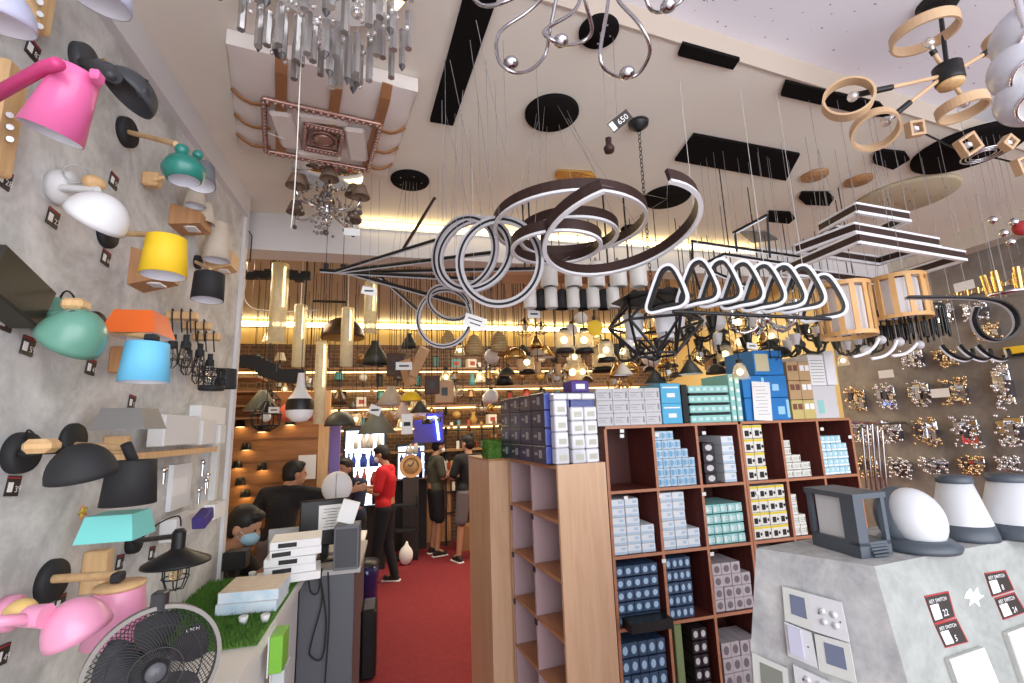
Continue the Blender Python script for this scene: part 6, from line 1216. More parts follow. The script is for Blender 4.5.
# ================= wall crystal lamps on the right wall =================
def crystal_sconce(i, px, py, w, h, lab, X=5.0, seed=0, m2=CHROME):
    p = at(px, py, X=X-.05); k = (p-CAMPOS).dot(FU)/F; W_, H_ = abs(at(px+w/2,py,X=X-.05).y-at(px-w/2,py,X=X-.05).y)*.5, h*k*.5; random.seed(seed+i*7)
    t = thing('crystal_wall_lamp', lab, 'wall lamp', (X, p.y, p.z), 'crystal wall lamps'); part(t, 'backplate', MB().box((X-.012, p.y, p.z), (.02, W_*1.3, H_*1.5), bev=.003), m2)
    mb = MB()
    for a in range(44): mb.sph((X-random.uniform(.04,.09), p.y+random.uniform(-W_,W_), p.z+random.uniform(-H_,H_)), random.uniform(.01,.02), 6, 4)
    part(t, 'crystals', mb, CRYST if i % 3 else GOLDC, kind='stuff')
    for s_ in (-1,0,1): part(t, 'bar', MB().box((X-.045, p.y+s_*W_*.6, p.z+H_*.2*s_), (.05,.04,.035+H_*.5)), [CHROME, DKT, STEEL][(i+s_)%3]); part(t, 'arm', MB().cyl((X-.02,p.y+s_*W_*.5,p.z+H_*.1*s_), (X-.045,p.y+s_*W_*.6,p.z+H_*.2*s_), .006), m2)
GOLDC = mat('amber_crystal', (.8,.6,.35), .1, .7, trans=.3)
S_ = [(857,400,18,26,'top row, first from the shelves'),(886,396,20,26,'top row, second from the shelves'),(919,394,24,26,'top row, third from the shelves'),(955,391,28,26,'top row, fourth from the shelves, beside a white tag'),
 (863,432,20,26,'second row, first, partly over the chrome rods'),(892,432,22,22,'second row, second from the shelves'),(927,432,26,28,'second row, third from the shelves'),(967,432,28,32,'second row, fourth from the shelves'),(1012,430,30,32,'second row, at the right edge'),
 (869,468,20,22,'bottom row, first from the shelves'),(900,468,24,20,'bottom row, second from the shelves'),(935,466,26,18,'bottom row, third from the shelves'),(974,465,26,18,'bottom row, fourth from the shelves'),(1010,464,22,16,'bottom row, at the right edge'),
 (913,358,22,20,'below the bead drum, left'),(947,359,22,18,'below the bead drum, right'),(941,313,26,24,'upper part of the wall beside the lanterns'),(976,311,28,18,'upper part of the wall behind the ribbon loop'),(988,331,26,18,'behind the lower part of the ribbon loop')]
for i, (x, y, w, h, lab) in enumerate(S_): crystal_sconce(i, x, y, w, h, 'crystal wall lamp, '+lab)
crystal_sconce(20, 1003, 384, 18, 52, 'tall crystal wall lamp with long hanging drops near the right edge')
for i, (x, y, lab) in enumerate([(886,374,'white paper tag on the right wall above the top row'),(940,393,'white paper tag beside the fourth crystal lamp'),(964,286,'white paper tag beside the upper gold lamp row')]): p = at(x, y, X=4.84); t = thing('wall_tag', lab, 'tag', p); part(t, 'paper', MB().box(p, (.003,.15,.08)), PAPER); part(t, 'standoff', MB().cyl(p, (5.0,p.y,p.z), .004), STEEL)
p = at(975,290,X=4.9); t = thing('gold_wall_lamp', 'row of small gold glowing cups high on the right wall', 'wall lamp', p); 
for k in range(7): part(t, 'cup', MB().lathe([(.015,-.03),(.026,.02)], (4.93, p.y-.24+k*.08, p.z), (0,0,1), 10), GOLD)
part(t, 'rail', MB().box((4.97,p.y,p.z), (.05,.56,.03)), CHROME)
p = at(1012,350,X=4.9); t = thing('yellow_card', 'small yellow and black card holder on the right wall', 'card', p); part(t, 'card', MB().box((4.95,p.y,p.z), (.06,.14,.06), bev=.004), YEL); part(t, 'holder', MB().box((4.97,p.y,p.z-.04), (.05,.2,.02)), BLACK)
t = thing('rod_lamp', 'chrome rod lamp with long hanging bars between the shelves and the right wall', 'pendant lamp', at(868,420,X=4.6)); 
for k, (x, y0, y1) in enumerate([(862,428,488),(867,425,490),(872,424,492),(877,426,494),(882,430,492)]): a, b = at(x,y0,X=4.55), at(x+5,y1,X=4.55); part(t, 'rod', MB().cyl(a, b, .012), CHROME)
a = at(870,424,X=4.55); part(t, 'top_plate', MB().box(a+V(.0,0,.02), (.1,.32,.03), bev=.005), CHROME); part(t, 'bracket', MB().cyl(a, (5.0,a.y,a.z), .015), STEEL)
# ================= back room =================
SHELFW = mat('shelf_board_back', (.3,.16,.08), .6); LEDS = mat('shelf_led', (1,.8,.4), .4, emit=3.5, ecol=(1,.72,.3))
slat = woodmat('orange_slat', (.3,.12,.04), (.42,.19,.07), 3, 'X')
# slatted wooden display wall behind the counter
sy = 5.3; sx0, sx1 = at(225,470,Y=sy).x-.5, at(318,470,Y=sy).x
t = thing('slat_wall', 'orange-brown slatted display wall behind the counter, lit by small lamps', 'display wall', ((sx0+sx1)/2,sy,0)); part(t, 'backboard', bx(sx0,sx1,sy,sy+.04,0,2.32), slat)
for k in range(9): part(t, 'slat', bx(sx0,sx1,sy-.02,sy,.3+k*.22,.3+k*.22+.19), slat)
part(t, 'corner_post', bx(sx1, sx1+.1, sy-.06, sy+.04, 0, 2.32), PINE)
for i, (x, y, c_) in enumerate([(240,427,0),(262,432,0),(290,425,0),(246,450,0),(237,468,0),(240,485,0),(262,470,0),(245,497,0)]):
    p = at(x, y, Y=sy-.06); t = thing('spot_lamp', 'small glowing spot lamp on the slatted wall, '+['top left','top, beside the wire globe','top right under the red shade','second row left','third row left','fourth row left','near the standing person','lowest at the left'][i], 'wall lamp', p); part(t, 'body', MB().lathe([(.05,.0),(.035,.07),(.001,.07)], p, (0,0,1), 14), BLACK); part(t, 'lens', MB().lathe([(.001,-.004),(.046,.0)], p, (0,0,1), 14), GLOW); part(t, 'arm', MB().cyl(p+V(0,0,.04), (p.x,sy-.02,p.z+.04), .006), BLACK)
p = at(307,467,Y=sy-.07); t = solo('pinned_notice', 'white notice sheet pinned on the wooden post behind the standing person', 'paper', MB().box(p, (.17,.003,.24)), PAPER)
# shelf boards stacked with flat lamps at the far left
for i, (y, lab) in enumerate([(378,'top'),(392,'second'),(406,'third'),(418,'lowest')]):
    z = at(240,y,Y=5.0).z; t = thing('display_shelf', '%s pale shelf board with stacked flat lamps left of the bulb pendant' % lab, 'shelf', (-2.4,5.0,z)); part(t, 'board', bx(-2.9,at(262,y,Y=5.0).x,4.85,5.25,z-.015,z), SHELFW); part(t, 'bracket', bx(-2.6,-2.57,5.25,5.3,z-.1,z), BLACK)
    for k in range(3):
        xx = -2.35+.16*k; solo('flat_lamp', 'flat round ceiling lamp lying on the %s pale shelf board' % lab, 'ceiling lamp', MB().lathe([(.001,.0),(.07,.0),(.075,.02),(.06,.04),(.001,.045)], (xx,4.98,z+.001), (0,0,1), 16), [LGR,CHAR,CREAM][(k+i)%3], group='flat lamps on the %s pale shelf board' % lab)
# long lit shelves on the far back wall with small lamps on them
random.seed(77); cols = [mat('item_amber',(.5,.3,.08),.3),mat('item_dark',(.03,.025,.025),.4),mat('item_white',(.7,.68,.62),.5),mat('item_bronze',(.25,.13,.06),.3,.4),mat('item_red',(.4,.06,.04),.5),mat('item_teal',(.1,.3,.3),.4)]
kinds = [('table_lamp', [('shade', lambda: MB().lathe([(.05,.26),(.09,.13)],n=14), 0),('base', lambda: MB().lathe([(.001,0),(.06,0),(.06,.01),(.012,.03),(.025,.08),(.012,.13),(.012,.2),(.001,.2)],n=12), 1)], 'table lamp'),
 ('lantern', [('frame', lambda: MB().lathe([(.001,.24),(.05,.22),(.06,.2)],n=6).lathe([(.06,.02),(.05,0),(.001,0)],n=6).cyl((.05,0,.01),(.05,0,.21),.005).cyl((-.05,0,.01),(-.05,0,.21),.005).cyl((0,.05,.01),(0,.05,.21),.005).cyl((0,-.05,.01),(0,-.05,.21),.005), 1),('glass', lambda: MB().lathe([(.04,.03),(.045,.19)],n=12), 0)], 'lantern'),
 ('vase', [('body', lambda: MB().lathe([(.001,0),(.04,0),(.07,.08),(.03,.17),(.04,.22),(.035,.22)],n=14), 3)], 'vase'),
 ('globe_lamp', [('globe', lambda: MB().sph((0,0,.17),.07,14,10), 2),('base', lambda: MB().lathe([(.001,0),(.05,0),(.05,.015),(.015,.03),(.015,.1)],n=12), 1)], 'table lamp'),
 ('box', [('carton', lambda: MB().box((0,0,.08),(.16,.12,.16),bev=.004), 2),('label', lambda: MB().box((0,-.061,.08),(.09,.002,.07)), 4)], 'box')]
def make_item(k, v, loc, label, group):
    nm, ps, cat = kinds[k]; key = (k, v)
    if key not in PROT:
        t = thing(nm, label, cat, loc, group); w = WP[t.name]
        for pn, f, ci in ps:
            mb = f(); mb.v = [(a+w.x,b+w.y,c+w.z) for a,b,c in mb.v]; part(t, pn, mb, cols[(ci+v)%6 if pn in ('shade','body','carton','globe','glass') else ci])
        PROT[key] = t; return t
    return copy_tree(PROT[key], loc, random.uniform(-.3,.3), label, None, cat, group)
PROT = {}
for si, (py, nm_) in enumerate([(368,'top'),(388,'second'),(408,'third'),(430,'fourth'),(456,'fifth'),(484,'lowest')]):
    z = at(300,py,Y=7.9).z; x0, x1 = -3.0, 4.6
    t = thing('long_shelf', '%s long shelf along the far back wall, carrying small lamps' % nm_, 'shelf', (.8,8.0,z)); part(t, 'board', bx(x0,x1,7.85,8.22,z-.03,z), SHELFW)
    if si < 4: part(t, 'led_strip', bx(x0,x1,8.15,8.2,z-.05,z-.031), LEDS)
    for k in range(5): part(t, 'bracket', bx(x0+.3+k*1.75, x0+.34+k*1.75, 8.1,8.235,z-.16,z-.031), BLACK)
    n = 18 if si < 4 else 12
    for k in range(n):
        kk = random.randrange(5); v = random.randrange(6); make_item(kk, v, V(-2.3+5.6*(k+.5)/n+random.uniform(-.04,.04), 8.0+random.uniform(-.03,.03), z+.001), 'small %s on the %s long shelf at the back' % (kinds[kk][0].replace('_',' '), nm_), '%ss on the %s long back shelf' % (kinds[kk][0].replace('_',' '), nm_))
# purple panel, lit display cabinets, neon sign
p0, p1 = at(318,490,Y=5.25), at(340,424,Y=5.25); t = solo('purple_screen', 'tall purple panel beside the lit display', 'panel', bx(p0.x+.09,p1.x,5.3,5.36,0,p1.z), mat('purple_panel_paint', (.22,.16,.5), .5))
def lit_panel(name, x0, y0, x1, y1, Y, col, em, lab, seed, n=40, items=True):
    a, b = at(x0,y1,Y=Y), at(x1,y0,Y=Y); t = thing(name, lab, 'display', ((a.x+b.x)/2,Y,0)); part(t, 'frame', bx(a.x-.04,b.x+.04,Y+.02,Y+.2,0,b.z+.05), MATTE); part(t, 'light_panel', bx(a.x,b.x,Y,Y+.019,a.z,b.z), mat(name+'_glow', col, .5, emit=em, ecol=col)); random.seed(seed)
    for k in range(4): zz = a.z+(b.z-a.z)*k/4; part(t, 'shelf', bx(a.x,b.x,Y-.14,Y,zz-.01,zz), GLASS)
    if items:
        for k in range(n):
            zz = a.z+(b.z-a.z)*(k%4)/4+.001; x = random.uniform(a.x+.04,b.x-.04); h = random.uniform(.12,.26); part(t, 'bottle_lamp', MB().lathe([(.001,0),(.03,0),(.035,h*.5),(.012,h*.8),(.016,h)], (x,Y-.07,zz), (0,0,1), 8), [cols[1],cols[4],mat('item_blue',(.05,.1,.5),.3),cols[2]][k%4])
    return t
lit_panel('display_cabinet', 344, 430, 384, 505, 7.0, (.75,.85,1), 2.6, 'brightly lit white and blue display cabinet behind the red polo person', 1, 36)
lit_panel('glass_cabinet', 398, 446, 424, 478, 7.9, (.7,.8,1), 2.0, 'pale lit display cabinet left of the wooden clock', 2, 20)
t = thing('neon_sign', 'blue neon corner frame above the wooden clock', 'neon sign', at(430,420,Y=7.3)); NEO = mat('blue_neon', (.1,.2,1), .3, emit=9, ecol=(.15,.28,1))
q = [at(418,419,Y=7.3), at(436,417,Y=7.3), at(439,440,Y=7.3)]; part(t, 'tube', MB().tube(q[:2], .018), NEO); part(t, 'tube', MB().tube(q[1:], .018), NEO); qa, qb = at(414,443,Y=7.34), at(443,412,Y=7.34); part(t, 'backing', bx(qa.x,qb.x,7.34,7.37,qa.z,qb.z), mat('sign_backing', (.05,.04,.25), .5)); wires(t, [(V(qa.x+.05,7.36,qb.z), V(qa.x+.05,7.36,BH)), (V(qb.x-.05,7.36,qb.z), V(qb.x-.05,7.36,BH))], .004, CORDB)
# wooden clock on stand
c = at(411,466,Y=7.56); t = thing('wall_clock', 'round wooden clock on a dark stand behind the olive T-shirt', 'clock', (c.x,c.y,0)); part(t, 'rim', MB().sweep(circ(c,(0,1,0),.15,32),(0,1,0),rect(.05,.06),True), WL); part(t, 'dial', MB().lathe([(.001,0),(.14,0),(.14,.02),(.001,.02)], c+V(0,-.01,0), (0,1,0), 28), mat('dial', (.5,.32,.16), .5)); part(t, 'hand', MB().box(c+V(.02,-.02,.03), (.012,.006,.09), Matrix.Rotation(.6,3,'Y')), BLACK); part(t, 'hand', MB().box(c+V(-.02,-.02,.01), (.01,.006,.06), Matrix.Rotation(-1.1,3,'Y')), BLACK)
part(t, 'stand', bx(c.x-.12,c.x+.12,7.54,7.66,0,c.z-.17), mat('dark_stand', (.05,.035,.03), .5))
# low cabinets at the back with dark gear in front
CABW = woodmat('dull_brown_cabinet', (.16,.07,.04), (.22,.1,.06), 3)
for i, (x0, x1, y1, lab) in enumerate([(384,398,505,'low brown cabinet left of the dark shelf stand'),(426,452,478,'brown cabinet behind the olive T-shirt'),(486,503,460,'brown cabinet at the right end of the aisle')]):
    a, b = at(x0,y1,Y=7.75), at(x1,y1,Y=7.95); t = thing('cabinet', lab, 'cabinet', ((a.x+b.x)/2,7.95,0)); part(t, 'body', bx(a.x,b.x,7.96,8.2,0,a.z), CABW); part(t, 'door', bx(a.x+.03,b.x-.03,7.945,7.959,.08,a.z-.05), OAK); part(t, 'handle', MB().cyl((b.x-.07,7.94,a.z*.6),(b.x-.07,7.94,a.z*.6+.12),.008), STEEL)
p = at(405,545,Y=7.4); t = thing('shelf_stand', 'dark low shelf stand beside the low brown cabinet', 'stand', (p.x,7.4,0)); 
for z in (.03,.4,.75): part(t, 'board', bx(p.x-.17,p.x+.17,7.3,7.5,z,z+.03), MATTE)
for s_ in (-.165,.165): part(t, 'post', bx(p.x+s_-.015,p.x+s_+.015,7.3,7.33,0,.9), MATTE)
p = at(406,540,Y=7.2); blob(thing('white_bag', 'white plastic bag on the floor before the dark shelf stand', 'bag', (p.x,7.12,0)), 'bag', [('e',(0,0,.13),(.1,.07,.13)),('c',(0,0,.2),.06,(.01,0,.3),.02)], PAPER, .015, 3)
p = at(483,545,Y=7.25); blob(thing('white_bag', 'large white plastic bag on the carpet beside the black T-shirt person', 'bag', (p.x+.05,7.25,0)), 'bag', [('e',(0,0,.12),(.2,.14,.14)),('e',(.1,.02,.2),(.1,.08,.1)),('c',(-.05,0,.2),.05,(-.02,0,.32),.015)], PAPER, .02, 3)
t = solo('brown_carton', 'open brown carton on the carpet between the two customers', 'carton', bx(1.0,1.24,7.55,7.8,.001,.36), mat('kraft', (.35,.18,.09), .8))
# dense shelving with clutter beyond the customers
for i, (x0, x1, y0, Y_, lab) in enumerate([(446,505,425,8.3,'black rack of tools behind the two customers')]):
    a, b = at(x0,500,Y=Y_-.35), at(x1,y0,Y=Y_-.35); t = thing('tool_rack', lab, 'rack', ((a.x+b.x)/2,Y_-.35,0)); 
    for k in range(6): part(t, 'post', bx(a.x+(b.x-a.x)*k/5-.012,a.x+(b.x-a.x)*k/5+.012,Y_-.37,Y_-.34,0,b.z), BLACK)
    for k in range(5): part(t, 'rail', bx(a.x,b.x,Y_-.38,Y_-.33,.5+k*.33,.52+k*.33), BLACK)
    random.seed(6)
    for k in range(30): x = random.uniform(a.x,b.x); z = .52+.33*(k%5)+.0; part(t, 'tool', MB().box((x,Y_-.385,z+.08), (.05,.04,random.uniform(.08,.18)), bev=.004), cols[k%6])

# ================= pendants over the back of the shop =================
CB = BH
def pend(kind, px, py, c, w, col, lab, group=None, ceil=None, tilt=0):
    P = at(px, py, c=c); R = w/2*c/F; cz = ceil or (CB if P.y > HY+.2 else H)
    nm = {'cone':'cone_pendant','dome':'dome_pendant','bell':'bell_pendant','cage':'cage_pendant','rattan':'rattan_pendant','cyl':'cylinder_pendant','globe':'globe_pendant','glass':'glass_pendant','jar':'jar_pendant','box':'box_pendant','tube':'tube_pendant','cluster':'cluster_pendant','star':'star_pendant'}[kind]
    t = thing(nm, lab, 'pendant lamp', (P.x,P.y,cz), group); top = R
    if kind == 'cone': shade_frustum(t, P+V(0,0,R*.7), P+V(0,0,-R*.5), R*.2, R, col, col if isinstance(col, int) else INNER, n=16); top = R*.7
    elif kind == 'dome': dome(t, P+V(0,0,R*.6), (0,0,-1), R, R*1.0, col, mat('bronze_lining', (.4,.22,.07), .4), n=16); top = R*.6
    elif kind == 'bell': part(t, 'shade', MB().lathe([(.001,R*1.1),(R*.3,R*1.08),(R*.35,R*.7),(R*.75,R*.1),(R,-R*.7),(R*.95,-R*.7)], P, n=16), col); top = R*1.1
    elif kind == 'cage':
        mb = MB()
        for a in range(8): x, y = math.cos(a*PI/4), math.sin(a*PI/4); mb.tube([P+V(x*R*.3,y*R*.3,R), P+V(x*R,y*R,R*.2), P+V(x*R*.9,y*R*.9,-R*.6), P+V(x*R*.25,y*R*.25,-R)], R*.05, 4)
        for z, r in ((R*.2,1),(-R*.6,.9)): mb.tube(circ(P+V(0,0,z), (0,0,1), R*r, 14), R*.05, 4, True)
        part(t, 'wire_cage', mb, col); part(t, 'bulb', MB().sph(P, R*.35, 8, 6), GLOW if px % 3 == 0 else OPAL); part(t, 'socket', MB().cyl(P+V(0,0,R*1.1), P+V(0,0,R*.3), R*.2), MATTE); top = R*1.1
    elif kind == 'rattan':
        prof = [(.25,1.2),(.5,1.0),(.8,.4),(1,-.4),(.9,-1.0),(.6,-1.2)]; part(t, 'woven_shade', MB().lathe([(r*R,h*R) for r,h in prof], P, n=18), RAT); mb = MB()
        for k in range(7): h = 1-.33*k; rr = R*(.5+.5*min(1,(1.0-h)*1.0)) if h > 0 else R*(1-.05*k*0); mb.tube(circ(P+V(0,0,h*R), (0,0,1), min(R*1.01,max(R*.5,rr)), 16), R*.035, 4, True)
        part(t, 'weave_ring', mb, RAT2); top = R*1.2
    elif kind == 'cyl': part(t, 'shade', MB().lathe([(.001,R*2),(R,R*2),(R,-R*2),(R*.9,-R*2)], P, n=16), col); top = R*2
    elif kind == 'globe': part(t, 'globe', MB().sph(P, R, 16, 10), col); part(t, 'cap', MB().cyl(P+V(0,0,R*1.2), P+V(0,0,R*.9), R*.3), MATTE); top = R*1.2
    elif kind == 'glass': part(t, 'glass_shade', MB().lathe([(R*.3,R),(R*.6,R*.6),(R,-R*.8)], P, n=16), GLASST); part(t, 'bulb', MB().sph(P, R*.35, 8, 6), GLOW); part(t, 'cap', MB().cyl(P+V(0,0,R*1.4), P+V(0,0,R), R*.35), col); top = R*1.4
    elif kind == 'jar': part(t, 'glass_jar', MB().lathe([(R*.8,R),(R,R*.6),(R,-R),(.001,-R)], P, n=16), GLASST); part(t, 'lid', MB().lathe([(.001,-R),(R*1.05,-R),(R*1.05,-R*1.5),(.001,-R*1.5)], P, n=16), col); part(t, 'bulb', MB().sph(P, R*.4, 8, 6), GLOW); part(t, 'cap', MB().cyl(P+V(0,0,R*1.3), P+V(0,0,R), R*.5), col); top = R*1.3
    elif kind == 'box': part(t, 'shade', MB().box(P, (R*1.8,R*1.2,R*2.2), Matrix.Rotation(tilt,3,'Y'), bev=R*.05), col); part(t, 'opening', MB().box(P-V(0,R*.61,0), (R*.6,.004,R*.8), Matrix.Rotation(tilt,3,'Y')), BLACK); top = R
    elif kind == 'cluster':
        random.seed(int(px*7+py)); mb = MB()
        for k in range(5): a = k*1.256; e_ = P+V(R*math.cos(a),R*math.sin(a),-R*.1); part(t, 'arm', MB().tube(bez(P+V(0,0,R*.3), P+V(0,0,-R*.5), e_+V(0,0,-R*.6), e_, 6), R*.06, 5), col); part(t, 'cup', MB().lathe([(R*.12,0),(R*.22,R*.45)], e_, n=8), OPAL if k % 2 else col)
        part(t, 'hub', MB().sph(P, R*.22, 8, 6).cyl(P, P+V(0,0,R), R*.06), col)
    elif kind == 'star': part(t, 'shade', MB().cyl(P+V(0,-.01,0), P+V(0,.01,0), R, R, 12), col)
    if not (kind == 'cage' and px < 0): part(t, 'cord', MB().cyl(P+V(0,0,top*.98), (P.x,P.y,cz), .0035, .0035, 5, False), CORDB)
    return t, P, R
RAT = mat('rattan', (.42,.28,.12), .7, noise=((.6,.45,.22), 40, .2), bump=.5); RAT2 = mat('rattan_dark', (.3,.18,.07), .7); GLASST = mat('pendant_glass', (.85,.75,.55), .08, alpha=.35)
RED = mat('salmon_red_enamel', (.6,.1,.07), .5); DOL = mat('dark_olive_enamel', (.05,.05,.04), .5); COP = mat('dark_copper', (.1,.06,.035), .35, .5); SAND = mat('sand_fabric', (.5,.42,.32), .8); WOODP = mat('plywood_shade', (.55,.33,.17), .5, noise=((.48,.27,.13), 8, .2)); GRN = mat('grey_green_enamel', (.2,.2,.15), .5)
hand = [('dome',343,330,4.2,42,COP,'wide bronze dome pendant with golden inside behind the tube pendants'),
 ('cone',262,402,4.2,34,GRN,'grey-green flat cone pendant left of the bulb pendant'),('dome',300,412,4.4,44,RED,'salmon red dome pendant behind the bulb pendant'),
 ('dome',340,420,4.3,30,DOL,'dark dome pendant right of the bulb pendant'),('cone',377,424,4.3,38,GRN,'olive grey flat cone pendant above the red polo person'),
 ('bell',375,355,4.3,26,DOL,'dark green bell pendant over the dark brown box pendant'),('bell',409,342,4.6,16,DOL,'small dark bell pendant right of the dark green one'),
 ('box',396,365,4.2,20,mat('dark_brown_box',(.07,.03,.02),.6),'dark brown box pendant above the neon sign'),('box',444,392,4.4,20,WOODP,'pale plywood box pendant with slot, left of the navy cartons'),('box',432,385,4.3,16,mat('dark_brown_box',(.07,.03,.02),.6),'dark brown box pendant beside the plywood one'),
 ('rattan',448,340,4.2,15,RAT,'woven rattan pendant, left of three behind the grey rings'),('rattan',474,345,4.0,17,RAT,'woven rattan pendant under the white price tag'),('rattan',499,342,4.0,17,RAT,'woven rattan pendant, right of three'),
 ('cone',391,397,4.4,30,SAND,'sand-coloured cone pendant above the yellow one'),('dome',411,397,4.2,20,YEL,'yellow dome pendant beside the dark brown boxes'),('bell',403,412,4.2,18,mat('blush_cream',(.7,.5,.4),.5),'blush cream bell pendant above the white tag'),
 ('cone',420,408,4.4,20,DOL,'dark cone pendant left of the neon sign'),('cage',266,417,4.0,28,BLACK,'round black wire globe pendant in front of the slatted wall'),('glass',268,338,4.4,12,BLACK,'small glass pendant with glowing bulb at the left, near the first tube'),
 ('jar',564,340,3.4,18,BLACK,'glass jar pendant with black lid, left of two above the cartons'),('jar',584,340,3.4,18,BLACK,'glass jar pendant with black lid, right of two above the cartons'),('star',595,328,3.3,16,YEL,'round yellow disc pendant under the white cylinder lamps'),
 ('jar',606,350,3.4,16,BLACK,'glass jar pendant with black lid near the green lamp'),('cone',623,370,3.3,20,CREAM,'small cream cone pendant above the white cartons'),('cyl',520,365,3.6,6,WOODP,'thin wooden tube pendant, left of three'),('cyl',538,368,3.6,6,WOODP,'thin wooden tube pendant, middle of three'),('cyl',558,370,3.6,6,WOODP,'thin wooden tube pendant, right of three'),
 ('bell',505,350,4.4,16,mat('terracotta',(.4,.17,.08),.6),'terracotta bell pendant among the rattan ones'),('cone',523,352,4.0,20,DOL,'dark cone pendant beside the terracotta bell'),('dome',507,372,4.2,16,DOL,'dark dome pendant above the navy cartons'),
 ('cage',738,322,2.7,20,BLACK,'black square-ish wire cage pendant under the loop row'),('cluster',765,318,3.0,60,CHROME,'chrome multi-arm chandelier behind the loop row'),('cluster',860,345,3.2,40,DOL,'dark multi-arm chandelier with white globes under the lanterns'),('globe',866,350,3.0,10,OPAL,'small white globe pendant under the left lantern'),
 ('cluster',690,330,3.6,50,BLACK,'black multi-arm chandelier right of the cage chandelier'),('cluster',725,345,4.0,48,BLACK,'black multi-arm chandelier above the blue cartons'),('cluster',640,350,3.4,46,BLACK,'black multi-arm chandelier above the white cartons'),('cluster',800,345,3.6,46,DOL,'dark multi-arm chandelier above the brown cartons'),('cluster',830,330,3.8,44,BLACK,'black multi-arm chandelier behind the left lantern'),
 ('glass',740,372,3.2,18,BLACK,'clear glass pendant above the teal cartons'),('cage',770,352,3.4,22,BLACK,'black wire cage pendant above the blue cartons'),('cone',690,368,3.4,24,DOL,'dark cone pendant above the teal cartons'),('cage',668,372,3.2,18,BLACK,'small black wire cage pendant above the sky blue cartons'),('cone',655,378,3.3,22,DOL,'dark cone pendant above the white cartons'),('dome',716,370,3.8,20,DOL,'dark dome pendant on the yellow wall side'),('box',712,362,4.2,14,WOODP,'small plywood pendant before the yellow wall')]
for h_ in hand: pend(*h_)
# the two slanted wooden pieces and small tags
for i, (x0,y0,x1,y1,c_,lab) in enumerate([(425,348,412,375,4.1,'slanted pale wooden bar lamp beside the dark brown box'),(404,360,411,385,4.15,'upright pale wooden bar lamp beside the dark brown box')]):
    A1, B1 = at(x0,y0,c=c_), at(x1,y1,c=c_); t = thing('wooden_bar_lamp', lab, 'pendant lamp', (A1.x,A1.y,CB)); part(t, 'bar', MB().tube([A1,B1], .055, 4, sm=False), WOODP); wires(t, [(A1, V(A1.x,A1.y,CB))])
for i, (x, y, w, h, c_, lab) in enumerate([(404,366,16,8,4.0,'white paper tag hanging before the dark brown box'),(407,424,11,20,4.0,'tall white tag with black picture left of the neon sign'),(375,410,12,9,4.0,'tilted white tag above the olive cone pendant'),(369,291,14,8,2.7,'white tag hanging from the stick pendant'),(534,314,13,8,3.0,'white tag under the lower white lamps'),(752,346,12,6,3.0,'white double tag below the loop row'),(274,410,10,6,3.9,'white tag on the wire globe pendant')]):
    p = at(x, y, c=c_); k = c_/F; t = thing('hanging_tag', lab, 'tag', p); part(t, 'card', MB().box(p, (w*k,.003,h*k), Matrix.Rotation([.0,0,.4,.2,0,.1,0][i],3,'Y')), PAPER); part(t, 'print', MB().box(p-V(0,.003,0), (w*k*.6,.001,h*k*.2)), BLK_T); wires(t, [(p+V(0,0,h*k*.4), V(p.x,p.y,CB if p.y > HY+.2 else H))])
# tall crystal tube pendants
TUB = mat('crystal_tube', (.8,.72,.5), .25, alpha=.75, noise=((.7,.6,.38), 40, .2)); 
for i, (x, y0, y1, w, c_, lab) in enumerate([(281,264,345,16,3.95,'tall pale crystal tube pendant, first from the left and highest'),(301,305,368,12,4.0,'tall pale crystal tube pendant, second from the left'),(322,342,424,11,4.0,'tall pale crystal tube pendant, third and lowest'),(348,308,368,12,4.0,'tall pale crystal tube pendant before the bronze dome'),(371,282,335,12,4.1,'tall pale crystal tube pendant, fifth, highest on the right')]):
    a, b = at(x,y0,c=c_), at(x,y1,c=c_); R = w/2*c_/F; t = thing('tube_pendant', lab, 'pendant lamp', (a.x,a.y,CB), 'crystal tube pendants'); part(t, 'tube', MB().lathe([(.001,0),(R*.9,0),(R,-.01),(R,-(a.z-b.z)),(R*.9,-(a.z-b.z))], (a.x,a.y,a.z), (0,0,1), 16), TUB)
    for k in range(4): an = k*PI/2+.4; part(t, 'inner_rod', MB().cyl((a.x+R*.5*math.cos(an),a.y+R*.5*math.sin(an),a.z-.02),(a.x+R*.5*math.cos(an),a.y+R*.5*math.sin(an),a.z-(a.z-b.z)*.55),.01), GLOW if k == 0 else LGR)
    wires(t, [(a, V(a.x,a.y,CB))], .004, CORDW if i != 2 else CORDB)
# big bulb pendant
c = at(300,402,c=3.6); k = 3.6/F; t = thing('bulb_pendant', 'white and black bulb-shaped pendant above the person in black', 'pendant lamp', (c.x,c.y,CB)); part(t, 'white_cone', MB().lathe([(3*k,29*k),(4*k,16*k),(7*k,9*k),(11.5*k,3*k)], c, n=24), WHITE); part(t, 'black_band', MB().lathe([(11.5*k,3*k),(13*k,-2*k),(13.2*k,-8*k)], c, n=24), BLACK); part(t, 'globe', MB().lathe([(13*k,-8*k),(12*k,-14*k),(7*k,-19*k),(.001,-20*k)], c, n=24), OPAL); wires(t, [(c+V(0,0,28*k), V(c.x,c.y,CB))], .003, CORDB)
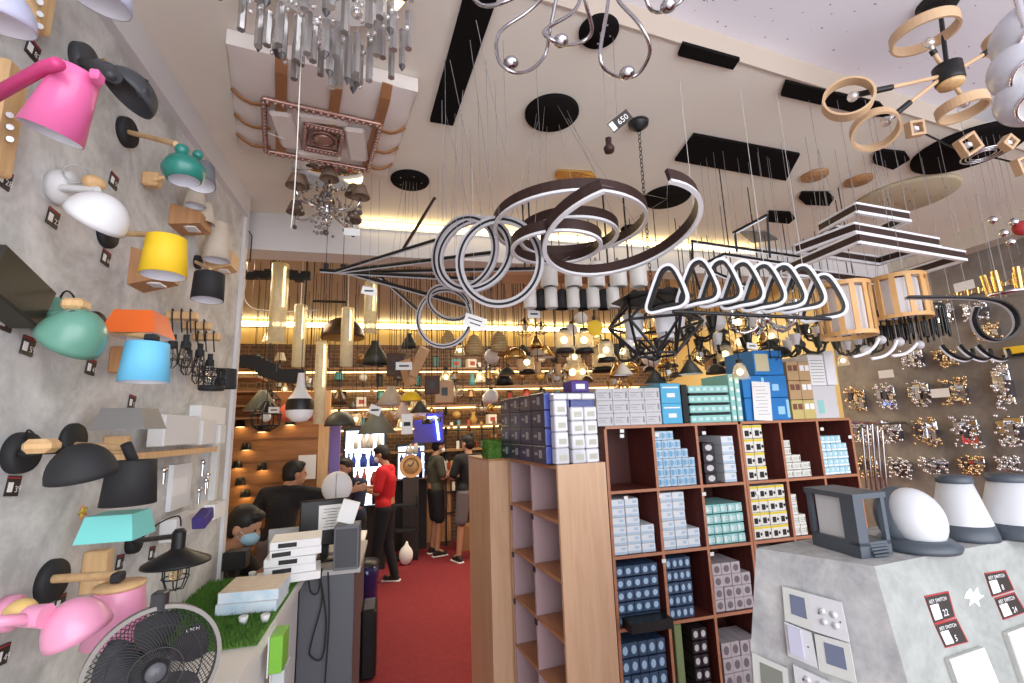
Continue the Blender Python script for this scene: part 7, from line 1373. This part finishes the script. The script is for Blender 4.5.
# dark horizontal linear pieces near the back ceiling
for i, (pts, r, lab) in enumerate([([(243,276),(275,275),(312,278)],.035,'black bristly garland pendant at the upper left of the back room'),([(248,360),(262,366),(275,372),(288,378),(300,376)],.05,'black stepped hanging sign chain left of the bulb pendant')]):
    P = [at(x,y,c=4.0) for x,y in pts]; t = thing('black_garland', lab, 'pendant lamp', P[0]); mb = MB(); random.seed(i)
    for a_, b_ in zip(P, P[1:]):
        for k in range(6): q = a_.lerp(b_, k/6); mb.box(q+V(0,0,random.uniform(-.02,.02)), (r*2.2,r*1.6,r*random.uniform(1.2,2.2)))
    part(t, 'links', mb, MATTE, kind='stuff'); wires(t, [(P[0], V(P[0].x,P[0].y,CB)), (P[-1], V(P[-1].x,P[-1].y,CB))])
t = thing('cable_loop', 'grey chain loop hanging beside the wall end in the back room', 'chain', at(250,270,c=4)); part(t, 'chain', MB().tube(smooth_pts([at(x,y,c=4.0) for x,y in ((247,262),(245,285),(244,298),(252,308),(268,311),(290,312),(318,310))], 5), .006, 6), LGR)
t = thing('frame_bar_pendant', 'thin black horizontal bar pendant behind the second tube', 'pendant lamp', at(330,300,c=4.3)); a, b = at(313,301,c=4.3), at(346,302,c=4.3); part(t, 'bar', MB().cyl(a,b,.012), BLACK); wires(t, [(a, V(a.x,a.y,CB)),(b, V(b.x,b.y,CB))], .004, CORDB); part(t, 'drop', MB().cyl(a, a-V(0,0,.5), .006), BLACK); part(t, 'drop', MB().cyl(b, b-V(0,0,.4), .006), BLACK)
# many more small pendants further back
random.seed(99)
names = {'cone':'cone','dome':'dome','bell':'bell','cage':'wire cage','glass':'glass','globe':'globe','jar':'glass jar','cluster':'multi-arm'}
cl = [(DOL,'dark'),(BLACK,'black'),(COP,'bronze'),(SAND,'sand-coloured'),(GOLD,'brass'),(WOODP,'wooden')]
zones = [(246,330,380,432,14,'above the slatted wall'),(330,440,372,428,18,'above the lit display'),(440,505,350,430,18,'left of the navy cartons'),(500,600,318,380,22,'above the navy cartons'),(600,700,318,385,24,'above the white and sky blue cartons'),(690,800,318,368,22,'above the teal and blue cartons'),(790,850,330,372,8,'above the brown cartons')]
for (x0,x1,y0,y1,n,wh) in zones:
    for k in range(n):
        kd = random.choice(['cone','dome','bell','cage','cage','glass','glass','globe','jar','cluster']); c_ = random.uniform(4.6,6.6) if x1 < 520 else random.uniform(3.75,5.2); m_, cn = random.choice(cl); w = random.uniform(9,20)*4.6/c_*(1.5 if kd == 'cluster' else 1)
        px_, py_ = random.uniform(x0,x1), random.uniform(y0,y1); P = at(px_,py_,c=c_)
        if P.x > 4.8: continue
        lab = '%s %s pendant among the small ones %s' % (cn, names[kd], wh); pend(kd, px_, py_, c_, w, OPAL if kd == 'globe' else m_, lab, lab)
# thin cords hanging in the back
for k in range(46):
    x, y = random.uniform(245,520), random.uniform(330,400); P = at(x,y,c=random.uniform(4.2,6.5)); solo('hanging_cable', 'thin black cord hanging from the back ceiling', 'cord', MB().cyl(P, (P.x,P.y,CB), .003, .003, 4, False), CORDB, group='thin cords in the back room')
